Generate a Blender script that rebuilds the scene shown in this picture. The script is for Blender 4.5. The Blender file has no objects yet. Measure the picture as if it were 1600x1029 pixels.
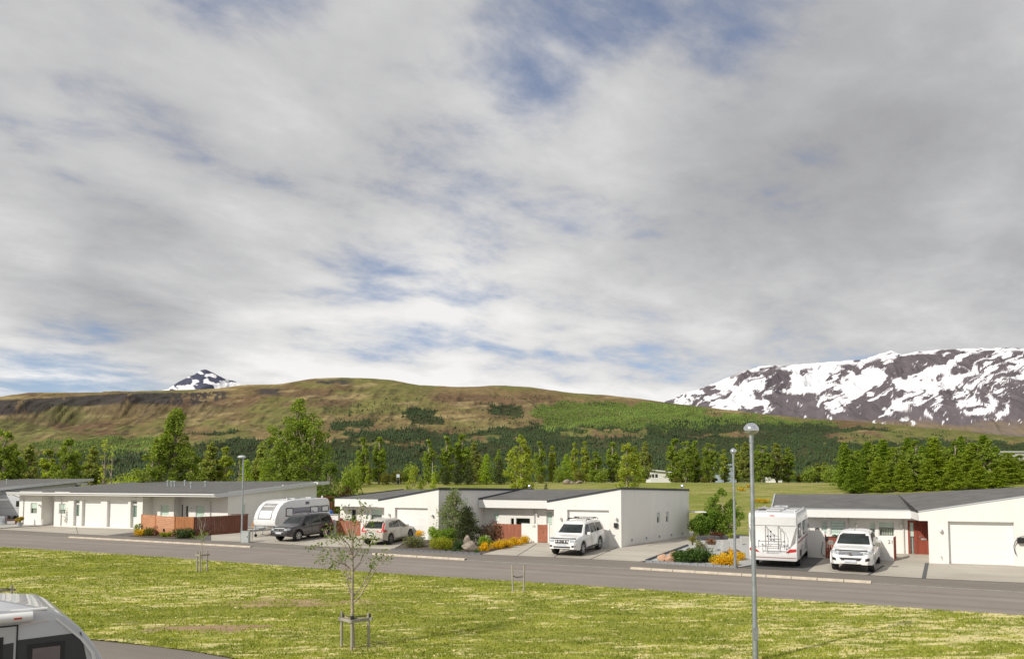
import bpy, bmesh, math, random
import numpy as np
from mathutils import Vector, Matrix
from mathutils.bvhtree import BVHTree
R = math.radians
rnd = random.Random(7)
C = bpy.context.scene.collection
SC = bpy.context.scene

# ------------------------------------------------------------------ camera
F = 1150.0; CH = 4.4; TH = math.atan(.0587); SH = 168.0/1600
cam_d = bpy.data.cameras.new('camera'); cam = bpy.data.objects.new('camera', cam_d); C.objects.link(cam)
cam_d.sensor_width = 36; cam_d.lens = F/1600*36; cam_d.shift_y = SH
cam_d.clip_start = .1; cam_d.clip_end = 40000
cam.location = (0, 0, CH); cam.rotation_euler = (math.pi/2+TH, 0, 0)
SC.camera = cam

# ------------------------------------------------------------------ exposure, sun, sky
SC.view_settings.view_transform = 'Standard'; SC.view_settings.look = 'None'
SC.view_settings.exposure = 0.16; SC.view_settings.gamma = 1.0
SC.view_settings.use_curve_mapping = False
SC.cycles.max_bounces = 6; SC.cycles.transparent_max_bounces = 12
SC.cycles.diffuse_bounces = 3; SC.cycles.glossy_bounces = 3
SUN_DIR = Vector((.94, .725, -.85)).normalized()
sun_d = bpy.data.lights.new('sun', 'SUN'); sun = bpy.data.objects.new('sun', sun_d); C.objects.link(sun)
sun_d.energy = 3.5; sun_d.angle = R(1.0); sun_d.color = (1, .94, .84)
sun.rotation_euler = SUN_DIR.to_track_quat('-Z', 'Y').to_euler(); sun.location = (-40, -30, 60)

world = bpy.data.worlds.new('World'); SC.world = world; world.use_nodes = True
nt = world.node_tree; nt.nodes.clear()
def nd(t, **k):
    n = nt.nodes.new(t)
    for a, b in k.items():
        if a == 'inp':
            for i, v in b.items():
                if isinstance(v, bpy.types.NodeSocket): nt.links.new(v, n.inputs[i])
                else: n.inputs[i].default_value = v
        else: setattr(n, a, b)
    return n
def mth(op, a, b=None, c=None, clamp=False):
    n = nd('ShaderNodeMath', operation=op, use_clamp=clamp)
    for i, v in enumerate((a, b, c)):
        if v is None: continue
        if isinstance(v, bpy.types.NodeSocket): nt.links.new(v, n.inputs[i])
        else: n.inputs[i].default_value = v
    return n.outputs[0]
def vmth(op, a, b):
    n = nd('ShaderNodeVectorMath', operation=op)
    for i, v in enumerate((a, b)):
        if isinstance(v, bpy.types.NodeSocket): nt.links.new(v, n.inputs[i])
        else: n.inputs[i].default_value = v
    return n
def smap(v, a, b, c=0., d=1.):
    n = nd('ShaderNodeMapRange', interpolation_type='SMOOTHSTEP')
    nt.links.new(v, n.inputs[0])
    for i, q in enumerate((a, b, c, d)): n.inputs[i+1].default_value = q
    return n.outputs[0]

def ray(x, y):
    u = (x-800)/F; v = (514.5-y)/F+SH*1600/F
    return (u, math.cos(TH)-v*math.sin(TH), math.sin(TH)+v*math.cos(TH))

sky = nd('ShaderNodeTexSky', sky_type='NISHITA', sun_disc=False)
sky.sun_elevation = math.asin(-SUN_DIR.z); sky.sun_rotation = math.atan2(-SUN_DIR.x, -SUN_DIR.y)
sky.air_density = 1.0; sky.dust_density = .6; sky.ozone_density = 3
tc = nd('ShaderNodeTexCoord'); D = tc.outputs['Generated']
sep = nd('ShaderNodeSeparateXYZ', inp={0: D})
zz = mth('ADD', mth('MAXIMUM', sep.outputs[2], 0.0), .16)
cx = mth('DIVIDE', sep.outputs[0], zz); cy = mth('DIVIDE', sep.outputs[1], zz)
# cloud sheet coordinates, streets running from upper right to lower left
ang = R(38)
ca, sa = math.cos(ang), math.sin(ang)
px_ = mth('ADD', mth('MULTIPLY', cx, ca), mth('MULTIPLY', cy, sa))
py_ = mth('SUBTRACT', mth('MULTIPLY', cy, ca), mth('MULTIPLY', cx, sa))
P = nd('ShaderNodeCombineXYZ', inp={0: mth('MULTIPLY', px_, .78), 1: py_, 2: 3.7}).outputs[0]
n1 = nd('ShaderNodeTexNoise', inp={'Vector': P, 'Scale': .75, 'Detail': 5, 'Roughness': .5, 'Distortion': .35}).outputs[0]
n2 = nd('ShaderNodeTexNoise', inp={'Vector': vmth('ADD', P, (7.3, 2.1, 5)).outputs[0], 'Scale': 2.1, 'Detail': 7, 'Roughness': .5, 'Distortion': .25}).outputs[0]
n3 = nd('ShaderNodeTexNoise', inp={'Vector': vmth('ADD', P, (1.3, 9.1, 1)).outputs[0], 'Scale': 4.6, 'Detail': 8, 'Roughness': .62, 'Distortion': .2}).outputs[0]
def blob(x, y, rad, amp, sx=1.0):
    d = Vector(ray(x, y)).normalized()
    dd = vmth('SUBTRACT', D, tuple(d)).outputs[0]
    dd = vmth('MULTIPLY', dd, (sx, 1, 1)).outputs[0]
    n = nd('ShaderNodeVectorMath', operation='LENGTH'); nt.links.new(dd, n.inputs[0])
    return mth('MULTIPLY', smap(n.outputs[1], 0, rad, 1, 0), amp)
def addall(l):
    s = l[0]
    for q in l[1:]: s = mth('ADD', s, q)
    return s
gap = addall([blob(1000, 20, .26, .045, .8), blob(1160, -10, .18, .06, .8), blob(330, -30, .12, .10), blob(470, -15, .09, .08),
              blob(80, 130, .14, .012), blob(215, 185, .12, .015), blob(780, 170, .2, .055), blob(870, 120, .16, .03), blob(930, 335, .07, .09, .6),
              blob(720, 390, .18, .06), blob(590, 505, .14, .07, .5), blob(70, 598, .10, .13, .5)])
dens = mth('ADD', mth('MULTIPLY', n1, .36), mth('ADD', mth('MULTIPLY', n2, .42), mth('MULTIPLY', n3, .30)))
cover = smap(mth('SUBTRACT', dens, gap), .35, .50, .26, 1.0)
dark = addall([blob(1330, 290, .34, .15, .7), blob(230, 470, .16, .22, .6), blob(60, 330, .22, .10), blob(1100, 420, .2, .08, .5), blob(1500, 150, .3, .10, .7)])
lite = addall([blob(60, 225, .16, .14), blob(1250, 575, .30, .12, .5), blob(500, 590, .35, .20, .5), blob(900, 560, .3, .10, .5), blob(840, 40, .2, .10), blob(90, 570, .2, .12, .6)])
tone = mth('SUBTRACT', mth('ADD', mth('ADD', mth('MULTIPLY', n2, .85), mth('MULTIPLY', n1, .45)), mth('ADD', mth('MULTIPLY', n3, .40), lite)), dark)
ramp = nd('ShaderNodeValToRGB'); nt.links.new(mth('SUBTRACT', tone, .32), ramp.inputs[0])
e = ramp.color_ramp.elements
e[0].position = .18; e[0].color = (.36, .36, .375, 1)
e[1].position = .86; e[1].color = (.86, .85, .84, 1)
for p_, c_ in ((.40, (.46, .462, .472, 1)), (.60, (.60, .60, .605, 1))):
    q = e.new(p_); q.color = c_
hor = smap(sep.outputs[2], .0, .20, 1.18, .98)
SKYS = .10
CL = nd('ShaderNodeVectorMath', operation='SCALE', inp={0: ramp.outputs[0]}); nt.links.new(mth('MULTIPLY', hor, 1/SKYS*.94), CL.inputs[3])
bl = nd('ShaderNodeVectorMath', operation='MULTIPLY', inp={0: sky.outputs[0], 1: (.72, .86, 1.06)})
mix = nd('ShaderNodeMix', data_type='RGBA', clamp_factor=True)
nt.links.new(cover, mix.inputs[0]); nt.links.new(bl.outputs[0], mix.inputs[6]); nt.links.new(CL.outputs[0], mix.inputs[7])
bg = nd('ShaderNodeBackground', inp={0: mix.outputs[2], 1: SKYS}); wo = nd('ShaderNodeOutputWorld')
nt.links.new(bg.outputs[0], wo.inputs[0])
world.cycles.sampling_method = 'MANUAL'; world.cycles.sample_map_resolution = 512

# ------------------------------------------------------------------ ground heights and pixel maths
LEV = [(-500, 0), (0, 0), (8, .28), (20, .28)]
for i in range(1, 26):
    t = i/25; LEV.append((20+68*t, .28+3.72*(t*t*(3-2*t))))
LEV += [(180, 3.9), (230, 1.5), (300, -4), (420, -8), (3000, -8)]
_lx = [a for a, b in LEV]; _ly = [b for a, b in LEV]
def dist(X, Y): return .447*X+.894*Y-38.5
def hgt(X, Y): return float(np.interp(dist(X, Y), _lx, _ly))
def G(x, y, off=0.0):
    dx, dy, dz = ray(x, y); z = 0.0
    for _ in range(40):
        t = (z-CH)/dz; X, Y = dx*t, dy*t
        z = .5*z+.5*hgt(X, Y)
    return Vector((X, Y, z+off))
def Zat(y, Y, x=800):
    dx, dy, dz = ray(x, y); return CH+dz/dy*Y
def XatY(x, Y):
    dx, dy, dz = ray(x, 745); return dx/dy*Y
def at(x, y, Y):
    dx, dy, dz = ray(x, y); return Vector((dx/dy*Y, Y, CH+dz/dy*Y))
def scl(Y): return F/Y       # photo pixels per metre at depth Y

# ------------------------------------------------------------------ materials
MATS = {}
def mat(name, col, rough=.6, metal=0, noise=0, nscale=8, bump=0, bscale=40, col2=None, spec=.5, attr=None, coat=0, stretch=None, det=4, emit=None):
    if name in MATS: return MATS[name]
    m = bpy.data.materials.new(name); m.use_nodes = True; t = m.node_tree; n = t.nodes
    b = n['Principled BSDF']; b.inputs['Roughness'].default_value = rough; b.inputs['Metallic'].default_value = metal
    b.inputs['Specular IOR Level'].default_value = spec; b.inputs['Coat Weight'].default_value = coat
    b.inputs['Base Color'].default_value = (*col, 1)
    out = None
    if noise or bump:
        co = n.new('ShaderNodeTexCoord'); mp = n.new('ShaderNodeMapping'); t.links.new(co.outputs['Object'], mp.inputs[0])
        if stretch: mp.inputs['Scale'].default_value = stretch
    if noise or col2:
        co = n.new('ShaderNodeTexCoord'); mp = n.new('ShaderNodeMapping'); t.links.new(co.outputs['Object'], mp.inputs[0])
        if stretch: mp.inputs['Scale'].default_value = stretch
        x = n.new('ShaderNodeTexNoise'); x.inputs['Scale'].default_value = nscale; x.inputs['Detail'].default_value = det; x.inputs['Roughness'].default_value = .62
        t.links.new(mp.outputs[0], x.inputs[0])
        mr = n.new('ShaderNodeMapRange'); mr.inputs[1].default_value = .3; mr.inputs[2].default_value = .7
        t.links.new(x.outputs[0], mr.inputs[0])
        mx = n.new('ShaderNodeMix'); mx.data_type = 'RGBA'; t.links.new(mr.outputs[0], mx.inputs[0])
        c2 = col2 if col2 else tuple(min(1, c*(1+noise)) for c in col)
        c1 = col if col2 else tuple(c*(1-noise) for c in col)
        mx.inputs[6].default_value = (*c1, 1); mx.inputs[7].default_value = (*c2, 1)
        out = mx.outputs[2]
    if attr:
        a = n.new('ShaderNodeAttribute'); a.attribute_name = attr
        mm = n.new('ShaderNodeMix'); mm.data_type = 'RGBA'; mm.blend_type = 'MULTIPLY'; mm.inputs[0].default_value = 1
        if out: t.links.new(out, mm.inputs[6])
        else: mm.inputs[6].default_value = (*col, 1)
        t.links.new(a.outputs['Color'], mm.inputs[7]); out = mm.outputs[2]
    if out: t.links.new(out, b.inputs['Base Color'])
    if bump:
        x = n.new('ShaderNodeTexNoise'); x.inputs['Scale'].default_value = bscale; x.inputs['Detail'].default_value = 4
        t.links.new(mp.outputs[0], x.inputs[0])
        bp = n.new('ShaderNodeBump'); bp.inputs['Strength'].default_value = bump; bp.inputs['Distance'].default_value = .02
        t.links.new(x.outputs[0], bp.inputs['Height']); t.links.new(bp.outputs[0], b.inputs['Normal'])
    MATS[name] = m; return m

def leafmat(name, col, trans=.35):
    if name in MATS: return MATS[name]
    m = bpy.data.materials.new(name); m.use_nodes = True; t = m.node_tree; n = t.nodes; n.clear()
    a = n.new('ShaderNodeAttribute'); a.attribute_name = 'tint'
    mm = n.new('ShaderNodeMix'); mm.data_type = 'RGBA'; mm.blend_type = 'MULTIPLY'; mm.inputs[0].default_value = 1
    mm.inputs[6].default_value = (*col, 1); t.links.new(a.outputs['Color'], mm.inputs[7])
    d = n.new('ShaderNodeBsdfPrincipled'); d.inputs['Roughness'].default_value = .5; d.inputs['Specular IOR Level'].default_value = .25
    tr = n.new('ShaderNodeBsdfTranslucent'); ms = n.new('ShaderNodeMixShader'); ms.inputs[0].default_value = trans
    g = n.new('ShaderNodeMix'); g.data_type = 'RGBA'; g.blend_type = 'MULTIPLY'; g.inputs[0].default_value = 1; g.inputs[7].default_value = (1.25, 1.3, .5, 1)
    t.links.new(mm.outputs[2], g.inputs[6])
    o = n.new('ShaderNodeOutputMaterial')
    t.links.new(mm.outputs[2], d.inputs[0]); t.links.new(g.outputs[2], tr.inputs[0])
    t.links.new(d.outputs[0], ms.inputs[1]); t.links.new(tr.outputs[0], ms.inputs[2]); t.links.new(ms.outputs[0], o.inputs[0])
    MATS[name] = m; return m

def glassmat(name, tint=(.85, .95, .92), refl=.12):
    m = bpy.data.materials.new(name); m.use_nodes = True; t = m.node_tree; n = t.nodes; n.clear()
    tr = n.new('ShaderNodeBsdfTransparent'); tr.inputs[0].default_value = (*tint, 1)
    gl = n.new('ShaderNodeBsdfGlossy'); gl.inputs['Roughness'].default_value = .03; gl.inputs[0].default_value = (.9, .95, .95, 1)
    fr = n.new('ShaderNodeLayerWeight'); fr.inputs[0].default_value = .5
    pw = n.new('ShaderNodeMath'); pw.operation = 'POWER'; pw.inputs[1].default_value = 5; t.links.new(fr.outputs['Facing'], pw.inputs[0])
    ad = n.new('ShaderNodeMath'); ad.operation = 'MULTIPLY_ADD'; ad.inputs[1].default_value = .7; ad.inputs[2].default_value = .04+refl; ad.use_clamp = True
    t.links.new(pw.outputs[0], ad.inputs[0])
    ms = n.new('ShaderNodeMixShader'); o = n.new('ShaderNodeOutputMaterial')
    t.links.new(ad.outputs[0], ms.inputs[0]); t.links.new(tr.outputs[0], ms.inputs[1]); t.links.new(gl.outputs[0], ms.inputs[2])
    t.links.new(ms.outputs[0], o.inputs[0]); MATS[name] = m; return m

M_white = mat('white_render', (.79, .775, .74), .85, noise=.045, nscale=1.6, bump=.25, bscale=60, stretch=(1, 1, .18), det=8)
M_white2 = mat('white_paint', (.78, .78, .76), .5, noise=.03, nscale=6)
M_garage = mat('garage_door_white', (.80, .80, .78), .4, noise=.015, nscale=2)
M_roof = mat('roof_felt', (.125, .122, .118), .9, noise=.2, nscale=1.1, bump=.3, bscale=90)
M_trim = mat('dark_trim', (.035, .042, .055), .45, noise=.1)
M_soffit = mat('soffit', (.6, .56, .5), .8, noise=.05)
M_glass = glassmat('window_glass', (.96, .99, .98), .02); M_cglass = glassmat('car_glass', (.20, .26, .25), .10)
M_blind = mat('blind', (.74, .80, .75), .8, noise=.10, nscale=3, stretch=(1, 1, 8))
M_dark = mat('dark_interior', (.03, .032, .035), .8, noise=.3, nscale=3)
M_curtain = mat('curtain', (.5, .5, .48), .9, noise=.25, nscale=14, stretch=(1, 1, .05))
M_pipe = mat('downpipe_paint', (.62, .61, .59), .5, noise=.05)
M_steel = mat('galvanised_steel', (.36, .39, .41), .45, metal=.6, noise=.18, nscale=9, bump=.05)
M_chrome = mat('chrome', (.75, .76, .78), .15, metal=1, noise=.04)
M_black = mat('black_plastic', (.02, .02, .022), .5, noise=.2)
M_rub = mat('tyre_rubber', (.022, .022, .023), .85, noise=.25, nscale=20)
M_redwood = mat('red_stained_wood', (.26, .055, .03), .7, noise=.22, nscale=9, stretch=(1, 1, .12))
M_redpale = mat('faded_red_wood', (.36, .13, .075), .75, noise=.2, nscale=9, stretch=(1, 1, .12))
M_orange = mat('orange_brown_wood', (.46, .19, .07), .7, noise=.25, nscale=7, stretch=(1, 1, .15))
M_brownw = mat('brown_wood', (.165, .055, .03), .7, noise=.25, nscale=7, stretch=(1, 1, .15))
M_boardh = mat('salmon_brown_wood', (.50, .235, .12), .75, noise=.2, nscale=8, stretch=(.2, .2, 1))
M_greyw = mat('weathered_grey_wood', (.34, .31, .26), .85, noise=.25, nscale=10, stretch=(1, 1, .2), bump=.3)
M_bark = mat('bark', (.16, .12, .085), .9, noise=.4, nscale=10, bump=.5)
M_barkl = mat('pale_bark', (.36, .30, .24), .9, noise=.4, nscale=8, bump=.4)
M_conc = mat('concrete', (.40, .385, .36), .9, noise=.12, nscale=2.5, bump=.3)
M_planter = mat('grey_concrete_planter', (.46, .46, .45), .9, noise=.12, nscale=5, bump=.4)
M_text = mat('dark_number', (.04, .035, .035), .5, noise=.1)

# ------------------------------------------------------------------ mesh builder (world coordinates)
def topmat(o):
    while o.parent is not None: o = o.parent
    return o.matrix_basis.copy()
def finish(me, ang=35, smooth=True):
    bm = bmesh.new(); bm.from_mesh(me)
    for f in bm.faces: f.smooth = smooth
    if smooth:
        lim = R(ang)
        for ed in bm.edges:
            if len(ed.link_faces) == 2:
                ed.smooth = ed.link_faces[0].normal.angle(ed.link_faces[1].normal, 0) < lim
    bm.to_mesh(me); bm.free()
class MB:
    def __init__(s): s.v = []; s.f = []; s.mi = []; s.cur = 0
    def add(s, vs, fs, mi=None):
        k = len(s.v); s.v += [tuple(q) for q in vs]; s.f += [[i+k for i in f] for f in fs]
        s.mi += [s.cur if mi is None else mi]*len(fs)
    def box(s, x0, x1, y0, y1, z0, z1, T=None, mi=None):
        vs = [(x, y, z) for x in (x0, x1) for y in (y0, y1) for z in (z0, z1)]
        if T: vs = [T(*q) for q in vs]
        s.add(vs, [(0, 1, 3, 2), (4, 6, 7, 5), (0, 4, 5, 1), (2, 3, 7, 6), (0, 2, 6, 4), (1, 5, 7, 3)], mi)
    def tube(s, pts, r, n=8, cap=True, mi=None):
        pts = [Vector(p) for p in pts]
        if not isinstance(r, (list, tuple)): r = [r]*len(pts)
        rings = []
        for i, p in enumerate(pts):
            d = (pts[min(i+1, len(pts)-1)]-pts[max(i-1, 0)]).normalized()
            a = d.cross(Vector((0, 0, 1)) if abs(d.z) < .95 else Vector((1, 0, 0))).normalized(); b = d.cross(a)
            rings.append([p+a*(math.cos(2*math.pi*k/n)*r[i])+b*(math.sin(2*math.pi*k/n)*r[i]) for k in range(n)])
        vs = [q for g in rings for q in g]; fs = []
        for i in range(len(pts)-1):
            for k in range(n): fs.append((i*n+k, i*n+(k+1) % n, (i+1)*n+(k+1) % n, (i+1)*n+k))
        if cap: fs.append(tuple(range(n))[::-1]); fs.append(tuple((len(pts)-1)*n+k for k in range(n)))
        s.add(vs, fs, mi)
    def lathe(s, prof, n=20, M=None, mi=None):
        vs = []; fs = []
        for (r_, z) in prof:
            for k in range(n):
                p = Vector((math.cos(2*math.pi*k/n)*r_, math.sin(2*math.pi*k/n)*r_, z)); vs.append(M @ p if M else p)
        for i in range(len(prof)-1):
            for k in range(n): fs.append((i*n+k, i*n+(k+1) % n, (i+1)*n+(k+1) % n, (i+1)*n+k))
        fs.append(tuple(range(n))[::-1]); fs.append(tuple((len(prof)-1)*n+k for k in range(n)))
        s.add(vs, fs, mi)
    def prism(s, poly, d, mi=None):       # poly: 3D points, d: Vector thickness
        n = len(poly); vs = [Vector(p) for p in poly]+[Vector(p)+d for p in poly]
        fs = [tuple(range(n)), tuple(range(2*n-1, n-1, -1))]+[(i, i+n, (i+1) % n+n, (i+1) % n) for i in range(n)]
        s.add(vs, fs, mi)
    def build(s, name, mt, parent=None, smooth=None, bevel=0):
        me = bpy.data.meshes.new(name)
        vs = s.v
        if parent is not None:
            inv = topmat(parent).inverted(); vs = [tuple(inv @ Vector(q)) for q in vs]
        me.from_pydata(vs, [], s.f)
        for q in (mt if isinstance(mt, (list, tuple)) else [mt]): me.materials.append(q)
        me.polygons.foreach_set('material_index', s.mi)
        bm = bmesh.new(); bm.from_mesh(me)
        if bevel:
            bmesh.ops.remove_doubles(bm, verts=bm.verts, dist=1e-5)
            bmesh.ops.bevel(bm, geom=[e for e in bm.edges if len(e.link_faces) == 2 and e.calc_face_angle(0) > .5], offset=bevel, segments=2, affect='EDGES')
        bmesh.ops.recalc_face_normals(bm, faces=bm.faces); bm.to_mesh(me); bm.free()
        if smooth: finish(me, smooth)
        o = bpy.data.objects.new(name, me); C.objects.link(o)
        if parent is not None: o.parent = parent
        return o
def tag(o, label=None, cat=None, group=None, kind=None):
    if label: o['label'] = label
    if cat: o['category'] = cat
    if group: o['group'] = group
    if kind: o['kind'] = kind
    return o
def thing(name, label, cat, loc=(0, 0, 0), rz=0, group=None):
    o = bpy.data.objects.new(name, None); C.objects.link(o); o.empty_display_size = .3
    o.location = loc; o.rotation_euler = (0, 0, rz); return tag(o, label, cat, group)
def kids(o): return [c for c in C.objects if c.parent is o]
def copy_tree(o, label=None, group=None):
    ch = {}
    for c in C.objects:
        if c.parent: ch.setdefault(c.parent.name, []).append(c)
    def rec(q, par):
        c = q.copy(); C.objects.link(c); c.parent = par
        for k in ch.get(q.name, []): rec(k, c)
        return c
    r = rec(o, None)
    if label: r['label'] = label
    if group: r['group'] = group
    return r
def drape(name, poly, off, mt, kind='structure', thick=0, levels=None):
    bm = bmesh.new(); f = bm.faces.new([bm.verts.new((p[0], p[1], 0)) for p in poly])
    for L, _ in LEV[1:-1]:
        bmesh.ops.bisect_plane(bm, geom=bm.verts[:]+bm.edges[:]+bm.faces[:], plane_co=((L+38.5)*.447, (L+38.5)*.894, 0), plane_no=(.447, .894, 0), dist=1e-5)
    for v in bm.verts: v.co.z = hgt(v.co.x, v.co.y)+off
    bmesh.ops.recalc_face_normals(bm, faces=bm.faces)
    for f in bm.faces:
        if f.normal.z < 0: f.normal_flip()
    if thick:
        r = bmesh.ops.extrude_face_region(bm, geom=bm.faces[:])
        for q in r['geom']:
            if isinstance(q, bmesh.types.BMVert): q.co.z += thick
        bmesh.ops.recalc_face_normals(bm, faces=bm.faces)
    me = bpy.data.meshes.new(name); bm.to_mesh(me); bm.free(); me.materials.append(mt)
    o = bpy.data.objects.new(name, me); C.objects.link(o)
    if kind: o['kind'] = kind
    return o
# ------------------------------------------------------------------ vectorised noise
def vnoise(x, y, seed=0):
    xi = np.floor(x).astype(np.int64); yi = np.floor(y).astype(np.int64); fx = x-xi; fy = y-yi
    fx = fx*fx*fx*(fx*(fx*6-15)+10); fy = fy*fy*fy*(fy*(fy*6-15)+10)
    def h(a, b):
        n = (a*374761393+b*668265263+seed*974634777) & 0xffffffff
        n = ((n ^ (n >> 13))*1274126177) & 0xffffffff
        return ((n ^ (n >> 16)) & 0xffff)/65535.
    return (h(xi, yi)*(1-fx)+h(xi+1, yi)*fx)*(1-fy)+(h(xi, yi+1)*(1-fx)+h(xi+1, yi+1)*fx)*fy
def fbm(x, y, oct=5, seed=0, gain=.5, ridged=False):
    s = 0; a = 1; tot = 0
    for i in range(oct):
        n = vnoise(x*2**i, y*2**i, seed+i)
        if ridged: n = 1-abs(2*n-1)
        s = s+a*n; tot += a; a *= gain
    return s/tot
def smooth01(x, a, b):
    t = np.clip((x-a)/(b-a), 0, 1); return t*t*(3-2*t)
def add_color(me, name, arr, domain='POINT'):
    at_ = me.color_attributes.new(name=name, type='FLOAT_COLOR', domain=domain)
    if arr.shape[1] == 3: arr = np.concatenate([arr, np.ones((len(arr), 1))], 1)
    at_.data.foreach_set('color', arr.astype(np.float32).ravel())
def np_mesh(name, V, FQ, mt, kind=None, parent=None):
    """fast mesh from numpy: V (n,3); FQ (m,k)"""
    me = bpy.data.meshes.new(name); k = FQ.shape[1]
    me.vertices.add(len(V)); me.vertices.foreach_set('co', V.astype(np.float32).ravel())
    me.loops.add(FQ.size); me.loops.foreach_set('vertex_index', FQ.astype(np.int32).ravel())
    me.polygons.add(len(FQ)); me.polygons.foreach_set('loop_start', np.arange(0, FQ.size, k, dtype=np.int32))
    me.update(calc_edges=True); me.materials.append(mt)
    o = bpy.data.objects.new(name, me); C.objects.link(o)
    if kind: o['kind'] = kind
    if parent is not None: o.parent = parent
    return o
# ================================================================== THE LAND
def pl(l, off=0): return [G(x, y) for x, y in l]
def far(p): return Vector((p.x, p.y, 0))
# material for mown rough grass with straw coloured clippings lying in streaks
def grassmat(name, green, green2, straw, soil, sx, sy, straw_amt, soil_amt, scale=1.0, stripes=False):
    m = bpy.data.materials.new(name); m.use_nodes = True; t = m.node_tree; n = t.nodes; b = n['Principled BSDF']
    b.inputs['Roughness'].default_value = .9; b.inputs['Specular IOR Level'].default_value = .15
    co = n.new('ShaderNodeTexCoord'); mp = n.new('ShaderNodeMapping'); mp.inputs['Scale'].default_value = (sx, sy, 1); mp.inputs['Rotation'].default_value = (0, 0, R(12))
    t.links.new(co.outputs['Object'], mp.inputs[0])
    def nz(s, src, det=5, rough=.6, dist=0):
        x = n.new('ShaderNodeTexNoise'); x.inputs['Scale'].default_value = s*scale; x.inputs['Detail'].default_value = det; x.inputs['Roughness'].default_value = rough
        x.inputs['Distortion'].default_value = dist; t.links.new(src, x.inputs[0]); return x.outputs[0]
    def mr(v, a, c):
        q = n.new('ShaderNodeMapRange'); q.interpolation_type = 'SMOOTHSTEP'; q.inputs[1].default_value = a; q.inputs[2].default_value = c; t.links.new(v, q.inputs[0]); return q.outputs[0]
    def mx(f, a, c):
        q = n.new('ShaderNodeMix'); q.data_type = 'RGBA'; t.links.new(f, q.inputs[0])
        for i, w in ((6, a), (7, c)):
            if isinstance(w, tuple): q.inputs[i].default_value = (*w, 1)
            else: t.links.new(w, q.inputs[i])
        return q.outputs[2]
    c = mx(mr(nz(.8, co.outputs['Object'], 6), .35, .65), green, green2)
    big = nz(.22, co.outputs['Object'], 3)
    ad = n.new('ShaderNodeMath'); ad.operation = 'MULTIPLY_ADD'; t.links.new(big, ad.inputs[0]); ad.inputs[1].default_value = .5
    t.links.new(nz(2.2, mp.outputs[0], 5, .65, .4), ad.inputs[2])
    c = mx(mr(ad.outputs[0], .98-straw_amt, 1.07-straw_amt), c, straw)
    c = mx(mr(nz(.45, mp.outputs[0], 6, .7, .5), .72-soil_amt, .80-soil_amt), c, soil)
    fine = mr(nz(14, co.outputs['Object'], 4, .7), .25, .75)
    mm = n.new('ShaderNodeMix'); mm.data_type = 'RGBA'; mm.blend_type = 'MULTIPLY'; mm.inputs[0].default_value = .55
    t.links.new(c, mm.inputs[6]); t.links.new(fine, mm.inputs[7]); t.links.new(mm.outputs[2], b.inputs['Base Color'])
    bp = n.new('ShaderNodeBump'); bp.inputs['Strength'].default_value = .8; bp.inputs['Distance'].default_value = .06
    t.links.new(nz(9, co.outputs['Object'], 5, .7), bp.inputs['Height']); t.links.new(bp.outputs[0], b.inputs['Normal'])
    MATS[name] = m; return m
M_field = grassmat('golf_field_grass', (.235, .275, .045), (.33, .345, .075), (.46, .40, .16), (.34, .27, .13), .25, 1.2, .22, .07, .30)
M_lawn = grassmat('mown_verge_grass', (.19, .25, .035), (.27, .32, .06), (.50, .43, .20), (.26, .18, .11), .32, 1.6, .26, .13, 1.0)
M_gsoil = mat('bed_soil', (.10, .08, .06), .95, noise=.3, nscale=6, bump=.5)
M_gravel = mat('pale_gravel', (.42, .43, .42), .95, noise=.35, nscale=22, bump=.8, bscale=70)

drape('ground', [(-420, -60), (420, -60), (420, 420), (-420, 420)], -.03, M_field)

# asphalt with patches, wear tracks and fine grit
def asphalt(name, c1, c2, streak=.5):
    m = mat(name, c1, .93, col2=c2, nscale=.35, det=7, bump=.35, bscale=120, spec=.25)
    t = m.node_tree; n = t.nodes; b = n['Principled BSDF']; src = b.inputs['Base Color'].links[0].from_socket
    co = n.new('ShaderNodeTexCoord'); mp = n.new('ShaderNodeMapping'); mp.inputs['Rotation'].default_value = (0, 0, R(27)); mp2 = n.new('ShaderNodeMapping'); mp2.inputs['Scale'].default_value = (.03, 1.3, 1)
    t.links.new(co.outputs['Object'], mp.inputs[0]); t.links.new(mp.outputs[0], mp2.inputs[0])
    x = n.new('ShaderNodeTexNoise'); x.inputs['Scale'].default_value = 1; x.inputs['Detail'].default_value = 5; t.links.new(mp2.outputs[0], x.inputs[0])
    y = n.new('ShaderNodeTexNoise'); y.inputs['Scale'].default_value = 45; y.inputs['Detail'].default_value = 3; t.links.new(co.outputs['Object'], y.inputs[0])
    a = n.new('ShaderNodeMath'); a.operation = 'ADD'; t.links.new(x.outputs[0], a.inputs[0]); t.links.new(y.outputs[0], a.inputs[1])
    mr = n.new('ShaderNodeMapRange'); mr.inputs[1].default_value = .6; mr.inputs[2].default_value = 1.4; mr.inputs[3].default_value = 1-.32*streak; mr.inputs[4].default_value = 1+.32*streak; t.links.new(a.outputs[0], mr.inputs[0])
    s = n.new('ShaderNodeVectorMath'); s.operation = 'SCALE'; t.links.new(src, s.inputs[0]); t.links.new(mr.outputs[0], s.inputs[3]); t.links.new(s.outputs[0], b.inputs['Base Color'])
    return m
M_road = asphalt('road_asphalt', (.235, .205, .178), (.275, .242, .212), 1)
M_pave = asphalt('pavement_asphalt', (.195, .172, .15), (.225, .20, .176))
M_drive = asphalt('driveway_concrete', (.40, .365, .31), (.48, .445, .385), .7)
M_drive2 = asphalt('dark_driveway_asphalt', (.12, .115, .11), (.15, .145, .14))
M_kerb = mat('kerb_stone', (.58, .51, .41), .9, noise=.15, nscale=3, bump=.3)
M_joint = mat('drain_strip', (.10, .10, .10), .9, noise=.2)

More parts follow.
